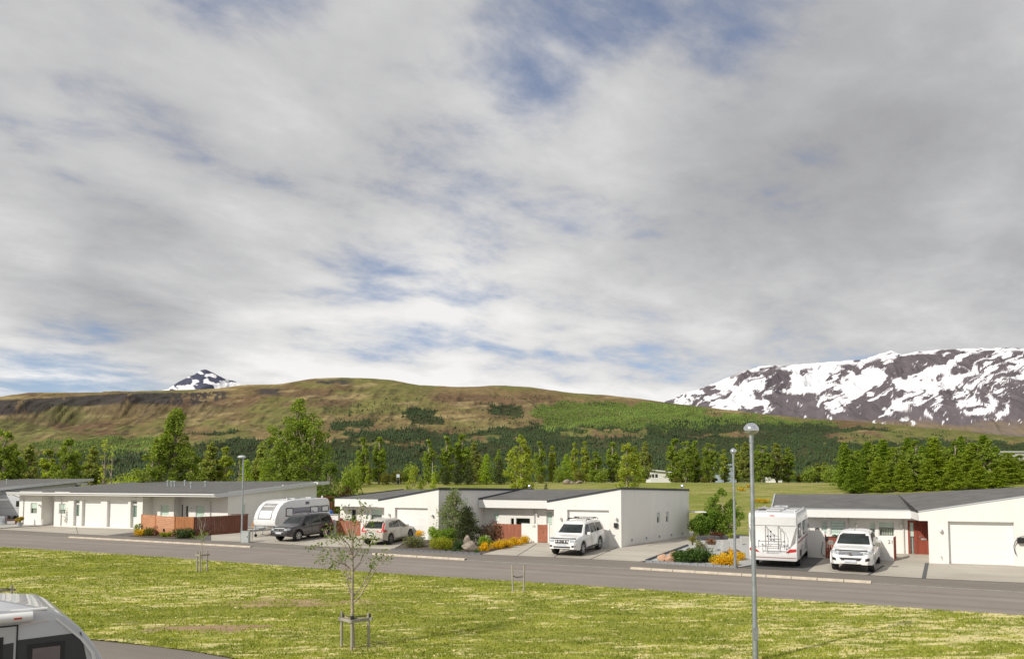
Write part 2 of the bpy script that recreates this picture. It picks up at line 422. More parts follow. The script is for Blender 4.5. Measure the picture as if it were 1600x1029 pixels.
far_e = [(-260, 819), (0, 833.5), (108, 839.5), (392, 855), (582, 866), (727, 875), (985, 888.5), (1362, 911), (1600, 925), (1900, 943)]
near_e = [(-260, 838), (0, 855), (130, 862.5), (260, 871), (460, 886), (665, 900), (860, 912), (1130, 930), (1600, 963), (1900, 984)]
bound = [(-260, 811), (0, 827), (119, 834), (200, 838), (300, 843), (392, 847), (480, 852.5), (612, 858.5), (752, 866), (870, 871), (999, 877.5), (1153, 887), (1262, 893), (1362, 899), (1447, 904), (1600, 911), (1900, 929)]
FE = pl(far_e); NE = pl(near_e); BO = pl(bound)
drape('road', NE+FE[::-1], .005, M_road)
drape('pavement', [p for p in FE]+BO[::-1], .02, M_pave)
# lawn: from the near edge of the road down to the drive below the camera
low = [(-260, 985), (0, 985), (149, 1000), (230, 1008), (300, 1017), (372, 1030), (440, 1045), (900, 1120), (1900, 1120)]
LW = pl(low)
def pedge(pts, amp, seed):      # a slightly ragged grass edge
    out = []; r_ = random.Random(seed)
    for a, b in zip(pts, pts[1:]):
        L = (b-a).length; n = max(2, int(L/.35))
        for i in range(n): out.append(a.lerp(b, i/n)+Vector((r_.uniform(-1, 1)*amp, r_.uniform(-1, 1)*amp, 0)))
    return out+[pts[-1]]
drape('lawn', pedge(NE, .07, 3)+LW[::-1], .012, M_lawn)
def in_poly(X, Y, poly):
    xs = [q.x for q in poly]; ys = [q.y for q in poly]; ins = np.zeros(X.shape, bool); j = len(xs)-1
    for i in range(len(xs)):
        c = ((ys[i] > Y) != (ys[j] > Y)) & (X < (xs[j]-xs[i])*(Y-ys[i])/(ys[j]-ys[i]+1e-9)+xs[i]); ins ^= c; j = i
    return ins
SOILP = [(470, 942, 3.2, .75), (330, 982, 2.0, .8), (560, 958, 1.6, .5), (790, 960, 2.4, .45), (1195, 940, 1.0, .5), (1440, 985, 1.6, .5), (250, 975, 1.4, .5), (1240, 1005, 1.5, .4), (700, 905, 2, .3)]
SOILW = [(G(a, b), c, d*.86) for a, b, c, d in SOILP]
def lawn_fields(X, Y):
    """straw and soil amounts and green tone of the verge at world X, Y"""
    wx = fbm(X/3.0, Y/2.0, 3, 301)*1.6; u = (X*.97+Y*.18); v = (Y-.10*X)
    macro = fbm(u/7.0, v/3.2, 3, 303)
    st = fbm((u+wx)/.85, (v+wx*.12)/.24, 5, 305, .6)*.66+fbm((u+wx)/.3, v/.11, 3, 307)*.34
    nearer = smooth01(Y, 34, 20)
    straw = .85*smooth01(st+(macro-.5)*.34, .52, .70)
    soil = np.zeros_like(X)
    for p, r_, k in SOILW: soil = np.maximum(soil, k*np.exp(-((X-p.x)/(r_*1.3))**2-((Y-p.y)/(r_*.45))**2))
    soil = smooth01(soil+(fbm(u/.8, v/.25, 4, 309)-.5)*.75, .38, .62)
    return straw, soil, macro, fbm(u/.9, v/.5, 4, 311)
gx_ = np.arange(-36, 32, .11); yl = [17.2]
while yl[-1] < 53: yl.append(yl[-1]+.045*(yl[-1]/17.2)**1.35)
GX, GY = np.meshgrid(gx_, np.array(yl), indexing='ij')
straw_, soil_, macro_, tone_ = lawn_fields(GX, GY)
lc = np.array([.17, .205, .032])[None, None]*(1-tone_[..., None])+np.array([.42, .41, .09])[None, None]*tone_[..., None]
lc = lc*(.8+.4*macro_[..., None]); lc = mixc0 = lc*(1-straw_[..., None])+np.array([.70, .61, .31])*straw_[..., None]; lc = lc*(1-soil_[..., None])+np.array([.36, .25, .16])*soil_[..., None]
lc = lc*(.82+.36*np.random.RandomState(5).rand(*GX.shape)[..., None])
GZ = .02+.05*(fbm(GX/.9, GY/.6, 4, 313)-.3)+.035*straw_*fbm(GX/.2, GY/.1, 3, 315)
LP = NE+LW[::-1]; keep_ = in_poly((GX[:-1, :-1]+GX[1:, 1:])/2, (GY[:-1, :-1]+GY[1:, 1:])/2, LP) & (np.abs(GX[:-1, :-1]/GY[:-1, :-1]) < 1.0)
ny_ = GX.shape[1]; i_, j_ = np.nonzero(keep_); a_ = i_*ny_+j_
M_turf = mat('verge_turf', (1, 1, 1), .95, attr='cover', noise=.12, nscale=30, bump=.6, bscale=30, spec=.1)
turf = np_mesh('turf', np.stack([GX, GY, GZ], -1).reshape(-1, 3), np.stack([a_, a_+ny_, a_+ny_+1, a_+1], 1), M_turf, 'structure'); add_color(turf.data, 'cover', lc.reshape(-1, 3))
turf.data.polygons.foreach_set('use_smooth', [True]*len(turf.data.polygons))
drape('access_road', LW+[Vector((30, 3, 0)), Vector((-30, 3, 0))], .004, M_pave)

# kerbs: real steps, each cut in metre long stones
def strip(name, a, b, w0, w1, z0, z1, mt, stone=1.0, gap=.012, kind='structure', group=None):
    a = Vector(a); b = Vector(b); d = (b-a); L = Vector((d.x, d.y, 0)).length; t = Vector((d.x, d.y, 0))/L; nrm = Vector((-t.y, t.x, 0))
    n = max(1, int(L/stone)); root = None; me = None
    mb = MB(); mb.box(0, L/n-gap, w0, w1, z0, z1)
    first = mb.build('kerb_stone', mt, bevel=.012); me = first.data; bpy.data.objects.remove(first)
    root = bpy.data.objects.new(name, bpy.data.meshes.new(name)); C.objects.link(root); root['kind'] = kind
    bed = MB(); bed.box(.002, L-.002, w0+.01, w1-.01, z0-.002, z1-.02)
    tmp = bed.build('bed', M_joint); root.data = tmp.data; bpy.data.objects.remove(tmp); root.name = name
    root.location = (a.x, a.y, 0); root.rotation_euler = (0, 0, math.atan2(t.y, t.x))
    for i in range(n):
        p = a.lerp(b, i/n); o = bpy.data.objects.new('kerb_stone', me); C.objects.link(o); o.parent = root
        o.location = (L*i/n, rnd.uniform(-.006, .006), hgt(p.x, p.y)+rnd.uniform(-.004, .004))
    return root
for a, b in (((108, 839.5), (392, 855)), ((582, 866), (727, 875)), ((985, 888.5), (1362, 911))):
    strip('kerb', G(*a), G(*b), -.06, .16, -.05, .10, M_kerb, 1.0)
for a, b in (((-260, 819), (108, 839.5)), ((392, 855), (582, 866)), ((727, 875), (985, 888.5)), ((1362, 911), (1900, 943))):
    strip('dropped_kerb', G(*a), G(*b), -.04, .08, -.05, .028, mat('dropped_kerb_stone', (.27, .26, .24), .9, noise=.15, nscale=3), 1.0)

# driveways in front of the houses (one sheet each, joints proud strips)
DR = {}
drape('driveway_far_left', pl([(-260, 811), (0, 827), (119, 834), (166, 836.4), (228, 829), (210, 812), (-260, 800)]), .03, M_drive)
drape('driveway_left', pl([(330, 844.5), (392, 847), (480, 852.5), (500, 853.4), (612, 858.5), (645, 842), (660, 824), (330, 822)]), .032, M_drive)
drape('asphalt_apron', pl([(166, 836.4), (200, 838), (330, 844.5), (330, 822), (228, 829)]), .026, M_drive2)
drape('driveway_middle', pl([(752, 866), (870, 871), (999, 877.5), (1012, 876), (1081, 851), (1084, 830), (780, 830), (775, 845)]), .030, M_drive)
drape('driveway_dark', pl([(1153, 887), (1262, 893), (1288, 872), (1300, 858), (1180, 858)]), .030, M_drive2)
drape('driveway_right', pl([(1262, 893), (1362, 899), (1447, 904), (1600, 911), (1900, 929), (1800, 860), (1300, 845), (1300, 858), (1288, 872)]), .034, M_drive)
def joint(a, b, w=.05, mt=None, z=.04, name='drain_strip'):
    A = G(*a); B = G(*b); t = (B-A).normalized(); nrm = Vector((-t.y, t.x, 0))*w/2
    drape(name, [A-nrm, B-nrm, B+nrm, A+nrm], z, mt or M_joint)
joint((1448.5, 880), (1443.5, 903.7), .17); joint((1381, 884), (1357, 898.6), .12)
joint((838, 850), (808, 868.5), .05); joint((968, 853.5), (922, 874), .05); joint((890, 853), (866, 871), .04)
joint((1013, 852.5), (1074, 846), .05); joint((500, 841), (455, 851), .04)
joint((118, 822), (122, 834), .04)
# planted beds
drape('bed_soil_middle', pl([(612, 858.5), (752, 866), (826, 847), (826, 838), (668, 833), (650, 843)]), .045, M_gsoil)
drape('bed_gravel', pl([(1011, 878), (1153, 887), (1180, 882), (1200, 850), (1200, 838), (1110, 838), (1082, 850)]), .04, M_gravel)
drape('bed_soil_left', pl([(200, 838), (265, 841.5), (305, 843), (300, 838), (222, 832)]), .045, M_gsoil)
M_edge = mat('dark_edging_block', (.13, .135, .15), .9, noise=.35, nscale=5, bump=.4)
strip('bed_edging', G(612, 859.2), G(752, 866.6), -.06, .06, 0, .13, M_edge, .4)
strip('bed_edging', G(1009, 878.4), G(1153, 887.4), -.06, .06, 0, .13, mat('edging_block', (.22, .23, .25), .9, noise=.5, nscale=4), .4)
strip('bed_edging', G(1009, 877.4), G(1075, 853), -.05, .05, 0, .15, M_edge, .4)
drape('terrace_step', pl([(-200, 808), (0, 826), (78, 820.6), (78, 817), (0, 815), (-200, 800)]), .06, M_conc, thick=.05)

# ------------------------------------------------------------------ hillside (brown fell with woods)
crest = [(-700, 640), (-300, 625), (0, 618), (40, 613), (120, 612.5), (180, 611), (250, 609), (330, 607), (385, 600), (440, 597.5), (490, 590.5), (530, 589), (575, 590), (612, 593), (655, 601), (700, 602.5), (790, 602), (830, 604), (880, 611.5), (900, 614), (950, 616.5), (1000, 622), (1060, 630), (1140, 640), (1250, 651), (1350, 659), (1420, 664), (1500, 671), (1600, 681), (1800, 692), (2300, 705)]
cxs = np.array([c[0] for c in crest]); cys = np.array([c[1] for c in crest])
nA, nR = 1350, 340
pxs = np.concatenate([np.linspace(-700, -80, 120)[:-1], np.linspace(-80, 1680, 1112)[:-1], np.linspace(1680, 2300, 120)]); nA = len(pxs); tanA = (pxs-800)/F
Y0, Y1, Y2 = 700., 2600., 3300.
rr = np.concatenate([np.linspace(400, Y0, 10)[:-1], Y0+(Y1-Y0)*np.linspace(0, 1, 290)**1.15, np.linspace(Y1, Y2, nR-299+1)[1:]])
PX, RY = np.meshgrid(pxs, rr, indexing='ij')
TA = (PX-800)/F; YY = RY; XX = TA*YY
CRY = np.interp(PX, cxs, cys)+(fbm(PX/60., PX*0, 5, 3)-.5)*2.2
zc = CH+(750-CRY)/F*Y1
t = np.clip((RY-Y0)/(Y1-Y0), 0, 1)
left = 1-smooth01(PX, 280, 430)         # part with the cliff band
# elevation angle (in pixels) rises through the slope; plateau behind the cliff on the left
prof = t**1.05
prof_l = np.where(t < .74, (t/.74)**1.25*.77, .77+smooth01(t, .74, .80)*.17+np.clip((t-.80)/.20, 0, 1)*.06)
prof = prof*(1-left)+prof_l*left
# broad bench with lower hill for the woods
ang_px = (750-CRY)*prof-14*(1-t)
Z = CH+ang_px/F*RY
nz1 = fbm(XX/520., YY/520., 6, 11, .5); nz2 = fbm(XX/140., YY/420., 5, 21, .55, True); nz3 = fbm(XX/40., YY/40., 4, 31)
env = smooth01(t, .02, .3)*(1-smooth01(t, .86, 1.0)*.93)
Z = Z+env*((nz1-.5)*95+(nz2-.6)*34+(nz3-.5)*7)
cl = left*np.exp(-((t-.77)/.035)**2); Z = Z+cl*(fbm(XX/30., YY/200., 4, 41, .6, True)-.6)*34
back = np.clip((RY-Y1)/(Y2-Y1), 0, 1); Z = np.where(RY > Y1, Z-back**1.3*160, Z)
Z = np.where(RY < Y0, -12+(RY-400)/(Y0-400)*4, Z)
# pixel row every terrain point is seen at from the street, used to lay out woods where they grow
PYY = 750-(Z-CH)/RY*F
V = np.stack([XX, YY, Z], -1).reshape(-1, 3)
ii, jj = np.meshgrid(np.arange(nA-1), np.arange(nR-1), indexing='ij'); a = (ii*nR+jj).ravel()
FQ = np.stack([a, a+nR, a+nR+1, a+1], 1)
nf = fbm(PX/90., PYY/22., 5, 51); nf2 = fbm(PX/34., PYY/9., 4, 61)
def band(x, y, x0, x1, y0, y1, sx=25, sy=5):
    return smooth01(x, x0-sx, x0+sx)*(1-smooth01(x, x1-sx, x1+sx))*smooth01(y, y0-sy, y0+sy)*(1-smooth01(y, y1-sy, y1+sy))
def woods(x, y):
    x0_, y0_ = x, y; x = x0_+(fbm(x0_/30., y0_/12., 4, 401)-.5)*70; y = y0_+(fbm(x0_/26., y0_/9., 4, 402)-.5)*16
    up = np.interp(x, [0, 130, 250, 420, 520, 560, 640, 700, 820, 900, 1000, 1100, 1200, 1300, 1500, 1600], [716, 706, 698, 686, 690, 676, 668, 676, 664, 668, 664, 653, 657, 666, 684, 692])
    d = smooth01(y, up-3, up+5)
    d = np.maximum(d, band(x, y, 0, 360, 672, 678, 20, 2)*.9*smooth01(y+x*.055, 690, 694)*(1-smooth01(y+x*.055, 700, 704)))
    d = np.maximum(d, band(x, y, 520, 590, 655, 672, 12, 4)); d = np.maximum(d, band(x, y, 630, 690, 640, 664, 10, 4))
    d = np.maximum(d, band(x, y, 740, 830, 628, 662, 20, 6)*.55)
    bare = band(x, y, 880, 1025, 671, 684, 25, 4)+band(x, y, 730, 785, 681, 690, 15, 3)+band(x, y, 560, 660, 688, 695, 15, 3)*.8+band(x, y, 1290, 1600, 676, 690, 40, 4)*.8+band(x, y, 1060, 1190, 676, 683, 20, 3)*.7+band(x, y, 180, 250, 700, 712, 20, 4)*.5
    l = band(x, y, 845, 1110, 630, 668, 25, 5); l = np.maximum(l, band(x, y, 60, 280, 682, 712, 30, 5)*.55)
    l = np.maximum(l, band(x, y, 1020, 1350, 642, 664, 40, 4)*smooth01(y-(x-1020)*.09, 632, 640)*.7)
    return np.clip(d-bare*1.2, 0, 1), np.clip(l, 0, 1)
dW, lW = woods(PX, PYY)
dW = np.clip(dW*1.15+(nf-.5)*1.1*(dW > .02), 0, 1); lW = np.clip(lW*1.1+(nf-.5)*.9*(lW > .02), 0, 1)
gz = np.gradient(Z, axis=1)/np.maximum(np.gradient(RY, axis=1), 1e-3)
gx = np.gradient(Z, axis=0)/np.maximum(np.gradient(XX, axis=0), 1e-3)
slope = np.sqrt(gz**2+gx**2)
brown = np.array([.19, .14, .065]); olive = np.array([.165, .155, .052]); ochre = np.array([.32, .25, .12]); red = np.array([.15, .092, .055]); rock = np.array([.045, .041, .043]); wood = np.array([.028, .042, .018]); wl = np.array([.08, .12, .028]); green = np.array([.12, .15, .035])
def mixc(c, d, w): return c*(1-w[..., None])+d*w[..., None]
col = mixc(np.broadcast_to(brown, (nA, nR, 3)), olive, smooth01(nf, .4, .62))
col = mixc(col, red, smooth01(fbm(PX/120., PYY/25., 4, 71), .56, .7)*.8)
col = mixc(col, ochre, smooth01(fbm(PX/60.+PYY/20., PYY/10., 5, 81), .60, .72)*.8)
col = mixc(col, green, smooth01(PYY, 640, 690)*smooth01(nf2, .4, .6)*.6)
col = mixc(col, green*1.1, (1-smooth01(t, .0, .12)))
rk = np.clip(smooth01(slope, .36, .62)*smooth01(t, .4, .6)+cl*smooth01(fbm(XX/50., YY/50., 4, 43), .35, .5), 0, 1)
r2 = band(PX, PYY, 470, 545, 592, 601, 15, 2)+band(PX, PYY, 400, 440, 606, 616, 10, 3)
topc = np.interp(PX, [-100, 0, 60, 100, 200, 300, 360], [620, 624, 622, 619, 613, 612, 609]); botc = topc+np.interp(PX, [-100, 0, 60, 90, 105, 200, 300, 360], [24, 24, 22, 12, 16, 17, 20, 12])
cb = smooth01(PYY, topc-1, topc+2)*(1-smooth01(PYY, botc-3, botc+3))*(1-smooth01(PX, 340, 365))
cb = cb*smooth01(fbm(PX/5.+PYY/30., PYY/7., 5, 44, .6)+.25*smooth01(fbm(PX/28., PX*0, 3, 45), .4, .6), .36, .52)
rk = np.maximum(rk*.35, cb*1.25)
gul = smooth01(fbm((PX+PYY*1.1)/9., PYY/60., 3, 46), .66, .72)*(1-smooth01(PX, 380, 430))*smooth01(PYY, 625, 640)*(1-smooth01(PYY, 675, 690)); rk = np.clip(rk+gul*.22, 0, 1)
rk = np.clip(rk+r2*smooth01(nf2, .45, .6), 0, 1)
col = mixc(col, rock, rk*.9)
col = mixc(col, wood, smooth01(dW, .3, .6)*.85); col = mixc(col, wl, smooth01(lW, .3, .6)*.7)
col = col*(1.12*(.62+.40*fbm(XX/14., YY/22., 3, 91)+.42*fbm(XX/55.+YY/130., YY/80., 4, 93)))[..., None]
M_hill = mat('fell_ground', (1, 1, 1), .95, attr='cover', noise=.38, nscale=.045, bump=1, bscale=.06, spec=.1, det=9)
hill = np_mesh('hillside', V, FQ, M_hill, 'structure'); add_color(hill.data, 'cover', col.reshape(-1, 3))
hill.data.polygons.foreach_set('use_smooth', [True]*len(hill.data.polygons))

# woods on the hillside: small spruces and larches, thousands that read as one mass
def scatter_wood(name, W, count, seed, hmin, hmax, mt, tint):
    rs = np.random.RandomState(seed)
    w = np.clip(W, 0, 1)*(RY > 640)*(RY < 2550)*(PX > -150)*(PX < 1750)
    area = RY**1.0*np.gradient(RY, axis=1)*w; p = area.ravel()/area.sum()
    idx = rs.choice(len(p), count, p=p)
    x = XX.ravel()[idx]; y = YY.ravel()[idx]; z = Z.ravel()[idx]
    x = x+rs.uniform(-1.6, 1.6, count)*y/1000; yj = rs.uniform(-3.5, 3.5, count); y = y+yj; z = z+yj*gz.ravel()[idx]
    h = rs.uniform(hmin, hmax, count); r_ = h*rs.uniform(.26, .42, count)
    k = 5; ang = np.linspace(0, 2*np.pi, k, endpoint=False)
    Vs = []; Fs = []
    base = np.stack([x, y, z-.5], 1); off = rs.uniform(0, 6.28, count)
    tiers = ((.06, .62, 1.), (.38, 1.0, .68))
    n = 0; cols = []
    for lo, hi, rf in tiers:
        ring = np.zeros((count, k+1, 3))
        for i in range(k):
            rj = rs.uniform(.7, 1.25, count)
            ring[:, i, 0] = base[:, 0]+np.cos(ang[i]+off)*r_*rf*rj; ring[:, i, 1] = base[:, 1]+np.sin(ang[i]+off)*r_*rf*rj; ring[:, i, 2] = base[:, 2]+h*lo
        ring[:, k, :] = base; ring[:, k, 2] += h*hi
        Vs.append(ring.reshape(-1, 3)); b0 = n+np.arange(count)[:, None]*(k+1)
        for i in range(k): Fs.append(np.concatenate([b0+i, b0+(i+1) % k, b0+k], 1))
        n += count*(k+1)
        tn = rs.uniform(.7, 1.3, (count, 1))*(.55+.95*fbm(x/150., y/110., 4, seed+60))[:, None]*np.array(tint)[None]; cols.append(np.repeat(tn, k+1, axis=0))
    o = np_mesh(name, np.concatenate(Vs), np.concatenate(Fs), mt, 'stuff'); add_color(o.data, 'tint', np.concatenate(cols)); return o
M_spr = leafmat('spruce_foliage', (.045, .072, .024), .15); M_lar = leafmat('larch_foliage', (.15, .22, .04), .2)
tag(scatter_wood('spruce_wood', dW*(dW > .35), 30000, 5, 5, 9, M_spr, (1, 1, 1)), 'dark green spruce wood across the lower slopes of the brown hill', 'forest')
tag(scatter_wood('larch_wood', lW*(lW > .35), 12000, 6, 4, 7, M_lar, (1, 1, 1)), 'light green young larch plantation on the hillside', 'forest')
sp = (fbm(PX/30., PYY/10., 3, 99) > .58)*np.clip(band(PX, PYY, 500, 1500, 625, 700, 60, 10), 0, 1)
tag(scatter_wood('scattered_spruce', sp.astype(float), 1400, 8, 4, 8, M_spr, (1.1, 1.1, 1)), 'scattered dark conifers on the open brown slope', 'trees')

# ------------------------------------------------------------------ snow mountains
M_mtn = mat('mountain_rock_and_snow', (1, 1, 1), .9, attr='cover', noise=.06, nscale=.004, spec=.1)
def mountain(name, pts, Ya, Yc, px0, px1, n1_, n2_, seed, amp, snowfn, base_px=690, rcol=(.085, .07, .082)):
    xs_ = np.array([p[0] for p in pts]); ys_ = np.array([p[1] for p in pts])
    P_ = np.linspace(px0, px1, n1_); yr = np.concatenate([np.linspace(Ya, Yc, n2_), np.linspace(Yc, Yc*1.25, 20)[1:]])
    PX_, YR = np.meshgrid(P_, yr, indexing='ij'); X_ = (PX_-800)/F*YR
    t_ = np.clip((YR-Ya)/(Yc-Ya), 0, 1); cr = np.interp(PX_, xs_, ys_)+(fbm(PX_/14., PX_*0+seed, 4, seed)-.5)*3
    wx = X_/900.+(fbm(X_/700., YR/700., 3, seed+9)-.5)*1.1
    rg = fbm(wx, YR/1500., 6, seed+1, .52, True); rg2 = fbm(X_/260.+YR/900., YR/520., 5, seed+2, .55, True)
    py = base_px-(base_px-cr)*t_**.9
    Z_ = CH+(750-py)/F*YR+(rg-.62)*amp*smooth01(t_, .0, .25)*(1-smooth01(t_, .82, 1)*.95)+(rg2-.6)*amp*.28*smooth01(t_, .05, .3)*(1-smooth01(t_, .9, 1))
    Z_ = np.where(YR > Yc, CH+(750-cr)/F*Yc-(YR-Yc)*.25, Z_)
    PY_ = 750-(Z_-CH)/YR*F
    sn = snowfn(PX_, PY_, t_, rg, rg2, X_, YR)
    c = np.broadcast_to(np.array(rcol), PX_.shape+(3,))*(.75+.5*fbm(X_/60., YR/90., 4, seed+5))[..., None]
    c = mixc(c, np.array([.20, .155, .10]), smooth01(PY_, 652, 664)*smooth01(fbm(PX_/60., PY_/5., 4, 3), .3, .6))
    c = mixc(c, np.array([.80, .80, .83]), sn)
    V_ = np.stack([X_, YR, Z_], -1).reshape(-1, 3); nn = PX_.shape[1]
    i_, j_ = np.meshgrid(np.arange(n1_-1), np.arange(nn-1), indexing='ij'); a_ = (i_*nn+j_).ravel()
    o = np_mesh(name, V_, np.stack([a_, a_+nn, a_+nn+1, a_+1], 1), M_mtn, 'structure'); add_color(o.data, 'cover', c.reshape(-1, 3))
    o.data.polygons.foreach_set('use_smooth', [True]*len(o.data.polygons)); return o
SNTH = []
def snow_right(px, py, t_, rg, rg2, X, Y):
    h = smooth01(t_, .08, .85)
    # snow lies in long tongues running down to the left, bare ribs between them
    u = px+py*1.55; w_ = fbm(px/60., py/34., 4, 14)*75; iso = fbm(px/16., py/9., 5, 24, .5)
    st = fbm((u+w_)/10., (py+w_*.3)/30., 5, 16, .6); st2 = fbm((px-py*.9+w_)/15., py/26., 4, 18, .55)
    m = fbm(px/95., py/40., 3, 19)
    v = st*.52+st2*.30+iso*.20+(1-rg)*.30+h*.08+(m-.5)*.42
    ribs = smooth01(-np.abs((px-1215)-(py-575)*.15)/26.+fbm(px/9., py/9., 3, 21)*.5, -.75, -.35)+smooth01(-np.abs((px-1440)+(py-560)*1.1)/34.+fbm(px/9., py/9., 3, 22)*.5, -.8, -.4)+smooth01(-np.abs((px-1540)+(py-548)*.2)/20.-np.abs(py-549)/9., -1.2, -.5)
    v = v-ribs*.16+.10*smooth01(-np.abs(py-596)/26., -1, 0)
    reg = (px > 1130) & (px < 1600) & (py < 640) & (py > 548); th = np.quantile(v[reg], .53); SNTH.append(th); sn = smooth01(v, th-.014, th+.014)
    cap = smooth01(t_, .93, .97)*smooth01(fbm(px/26., py/9., 3, 5), .34, .44)
    sn = smooth01(v-.10*smooth01(py, 616, 655), th-.012, th+.012); sn = np.maximum(sn, cap)
    w2 = fbm(px/40., py/30., 3, 81)*30
    thin = fbm((u*.8+w2)/7., (py+w2)/26., 3, 82, .5, True); gate = fbm(px/30., py/16., 4, 83)
    sn = np.maximum(sn, smooth01(thin, .86, .90)*smooth01(gate, .46, .54)*(1-smooth01(py, 640, 656))*.95)
    bare = fbm((u*.7+w2)/8., (py+w2)/22., 3, 84, .5, True); sn = sn*(1-smooth01(bare, .885, .92)*smooth01(gate, .42, .5)*.9)
    left_ = 1-smooth01(px, 1120, 1200); sn = sn*(1-left_*smooth01(th+.035-v, -.012, .012))
    return np.clip(sn, 0, 1)
mountain('snowy_mountains', [(900, 680), (1000, 648), (1040, 627), (1070, 614), (1100, 605), (1130, 592), (1165, 578), (1190, 570), (1205, 569), (1225, 571), (1260, 566), (1300, 564), (1355, 560), (1380, 551), (1398, 547), (1415, 553), (1440, 548), (1480, 545), (1540, 543), (1600, 542), (1700, 540), (1900, 548), (2200, 590)], 5600, 8600, 880, 2200, 1100, 330, 30, 420, snow_right, 715, (.125, .108, .120))
def snow_left(px, py, t_, rg, rg2, X, Y):
    d = (px-318)/60.; v = fbm(px/16.-py/22., py/9., 4, 23)
    return np.clip(smooth01(v+.30*smooth01(d, -.2, .9)+.12*smooth01(py, 590, 606)-.18*smooth01(-abs(d-.05), -.5, -.1)*(1-smooth01(py, 588, 602)), .52, .58), 0, 1)
mountain('snowy_peak', [(150, 640), (230, 615), (258, 607), (275, 596), (292, 588), (300, 585), (310, 578), (318, 576), (328, 580), (345, 589), (365, 595), (388, 602), (430, 615), (520, 640)], 7000, 8200, 120, 560, 400, 130, 60, 110, snow_left, 640, (.062, .068, .105))
# far white ridge peeking out left of the snow mountains
# ================================================================== HOUSES
class Wall:
    """vertical wall plane between two world ground points; s along, d inward, z up"""
    def __init__(s, A, B):
        s.A = Vector((A[0], A[1], 0)); s.B = Vector((B[0], B[1], 0)); d = s.B-s.A; s.L = d.length; s.t = d/s.L; s.n = Vector((-s.t.y, s.t.x, 0))
    def T(s, a, d, z):
        p = s.A+s.t*a+s.n*d; return (p.x, p.y, z)
    def S(s, x, d=0, y=745):      # s where the photo column x meets the plane set back by d
        dx, dy, _ = ray(x, y); P = s.A+s.n*d
        k = (P.x*dy-P.y*dx)/(dy*s.t.x*-1+dx*s.t.y) if False else None
        # P + t*a is parallel to (dx,dy):  (P.x+t.x a)*dy = (P.y+t.y a)*dx
        return (P.y*dx-P.x*dy)/(s.t.x*dy-s.t.y*dx)
    def Z(s, x, y, d=0):
        a = s.S(x, d, y); p = s.A+s.t*a+s.n*d; dx, dy, dz = ray(x, y); return CH+dz/dy*p.y
    def rect(s, x0, x1, y0, y1, d=0):
        xm = (x0+x1)/2; return s.S(x0, d), s.S(x1, d), s.Z(xm, y1, d), s.Z(xm, y0, d)
def wall_grid(mb, W, s0, s1, z0, zt0, zt1, openings=(), d=0, depth=.15, back=None):
    """outer skin with real openings (reveals of the given depth)"""
    def top(s): return zt0+(zt1-zt0)*(s-s0)/(s1-s0)
    op = [(max(a, s0), min(b, s1), max(z_, z0), zz_) for a, b, z_, zz_ in openings]
    cs = sorted({s0, s1, *[round(o[0], 5) for o in op], *[round(o[1], 5) for o in op]}); zs = sorted({z0, *[round(o[2], 5) for o in op], *[round(o[3], 5) for o in op]})
    for i in range(len(cs)-1):
        a, b = cs[i], cs[i+1]
        if b-a < 1e-4: continue
        for j in range(len(zs)):
            lo = zs[j]; last = j == len(zs)-1
            zc_ = (lo+zs[j+1])/2 if not last else lo+.01; sc_ = (a+b)/2
            if any(o[0] < sc_ < o[1] and o[2] < zc_ < o[3] for o in op): continue
            ha, hb = (zs[j+1], zs[j+1]) if not last else (top(a), top(b))
            mb.add([W.T(a, d, lo), W.T(b, d, lo), W.T(b, d, hb), W.T(a, d, ha)], [(0, 1, 2, 3)])
    for a, b, lo, hi in op:
        e = d+depth
        mb.add([W.T(a, d, lo), W.T(a, e, lo), W.T(a, e, hi), W.T(a, d, hi)], [(0, 1, 2, 3)])
        mb.add([W.T(b, d, lo), W.T(b, e, lo), W.T(b, e, hi), W.T(b, d, hi)], [(0, 1, 2, 3)])
        mb.add([W.T(a, d, hi), W.T(b, d, hi), W.T(b, e, hi), W.T(a, e, hi)], [(0, 1, 2, 3)])
        mb.add([W.T(a, d, lo), W.T(b, d, lo), W.T(b, e, lo), W.T(a, e, lo)], [(0, 1, 2, 3)])
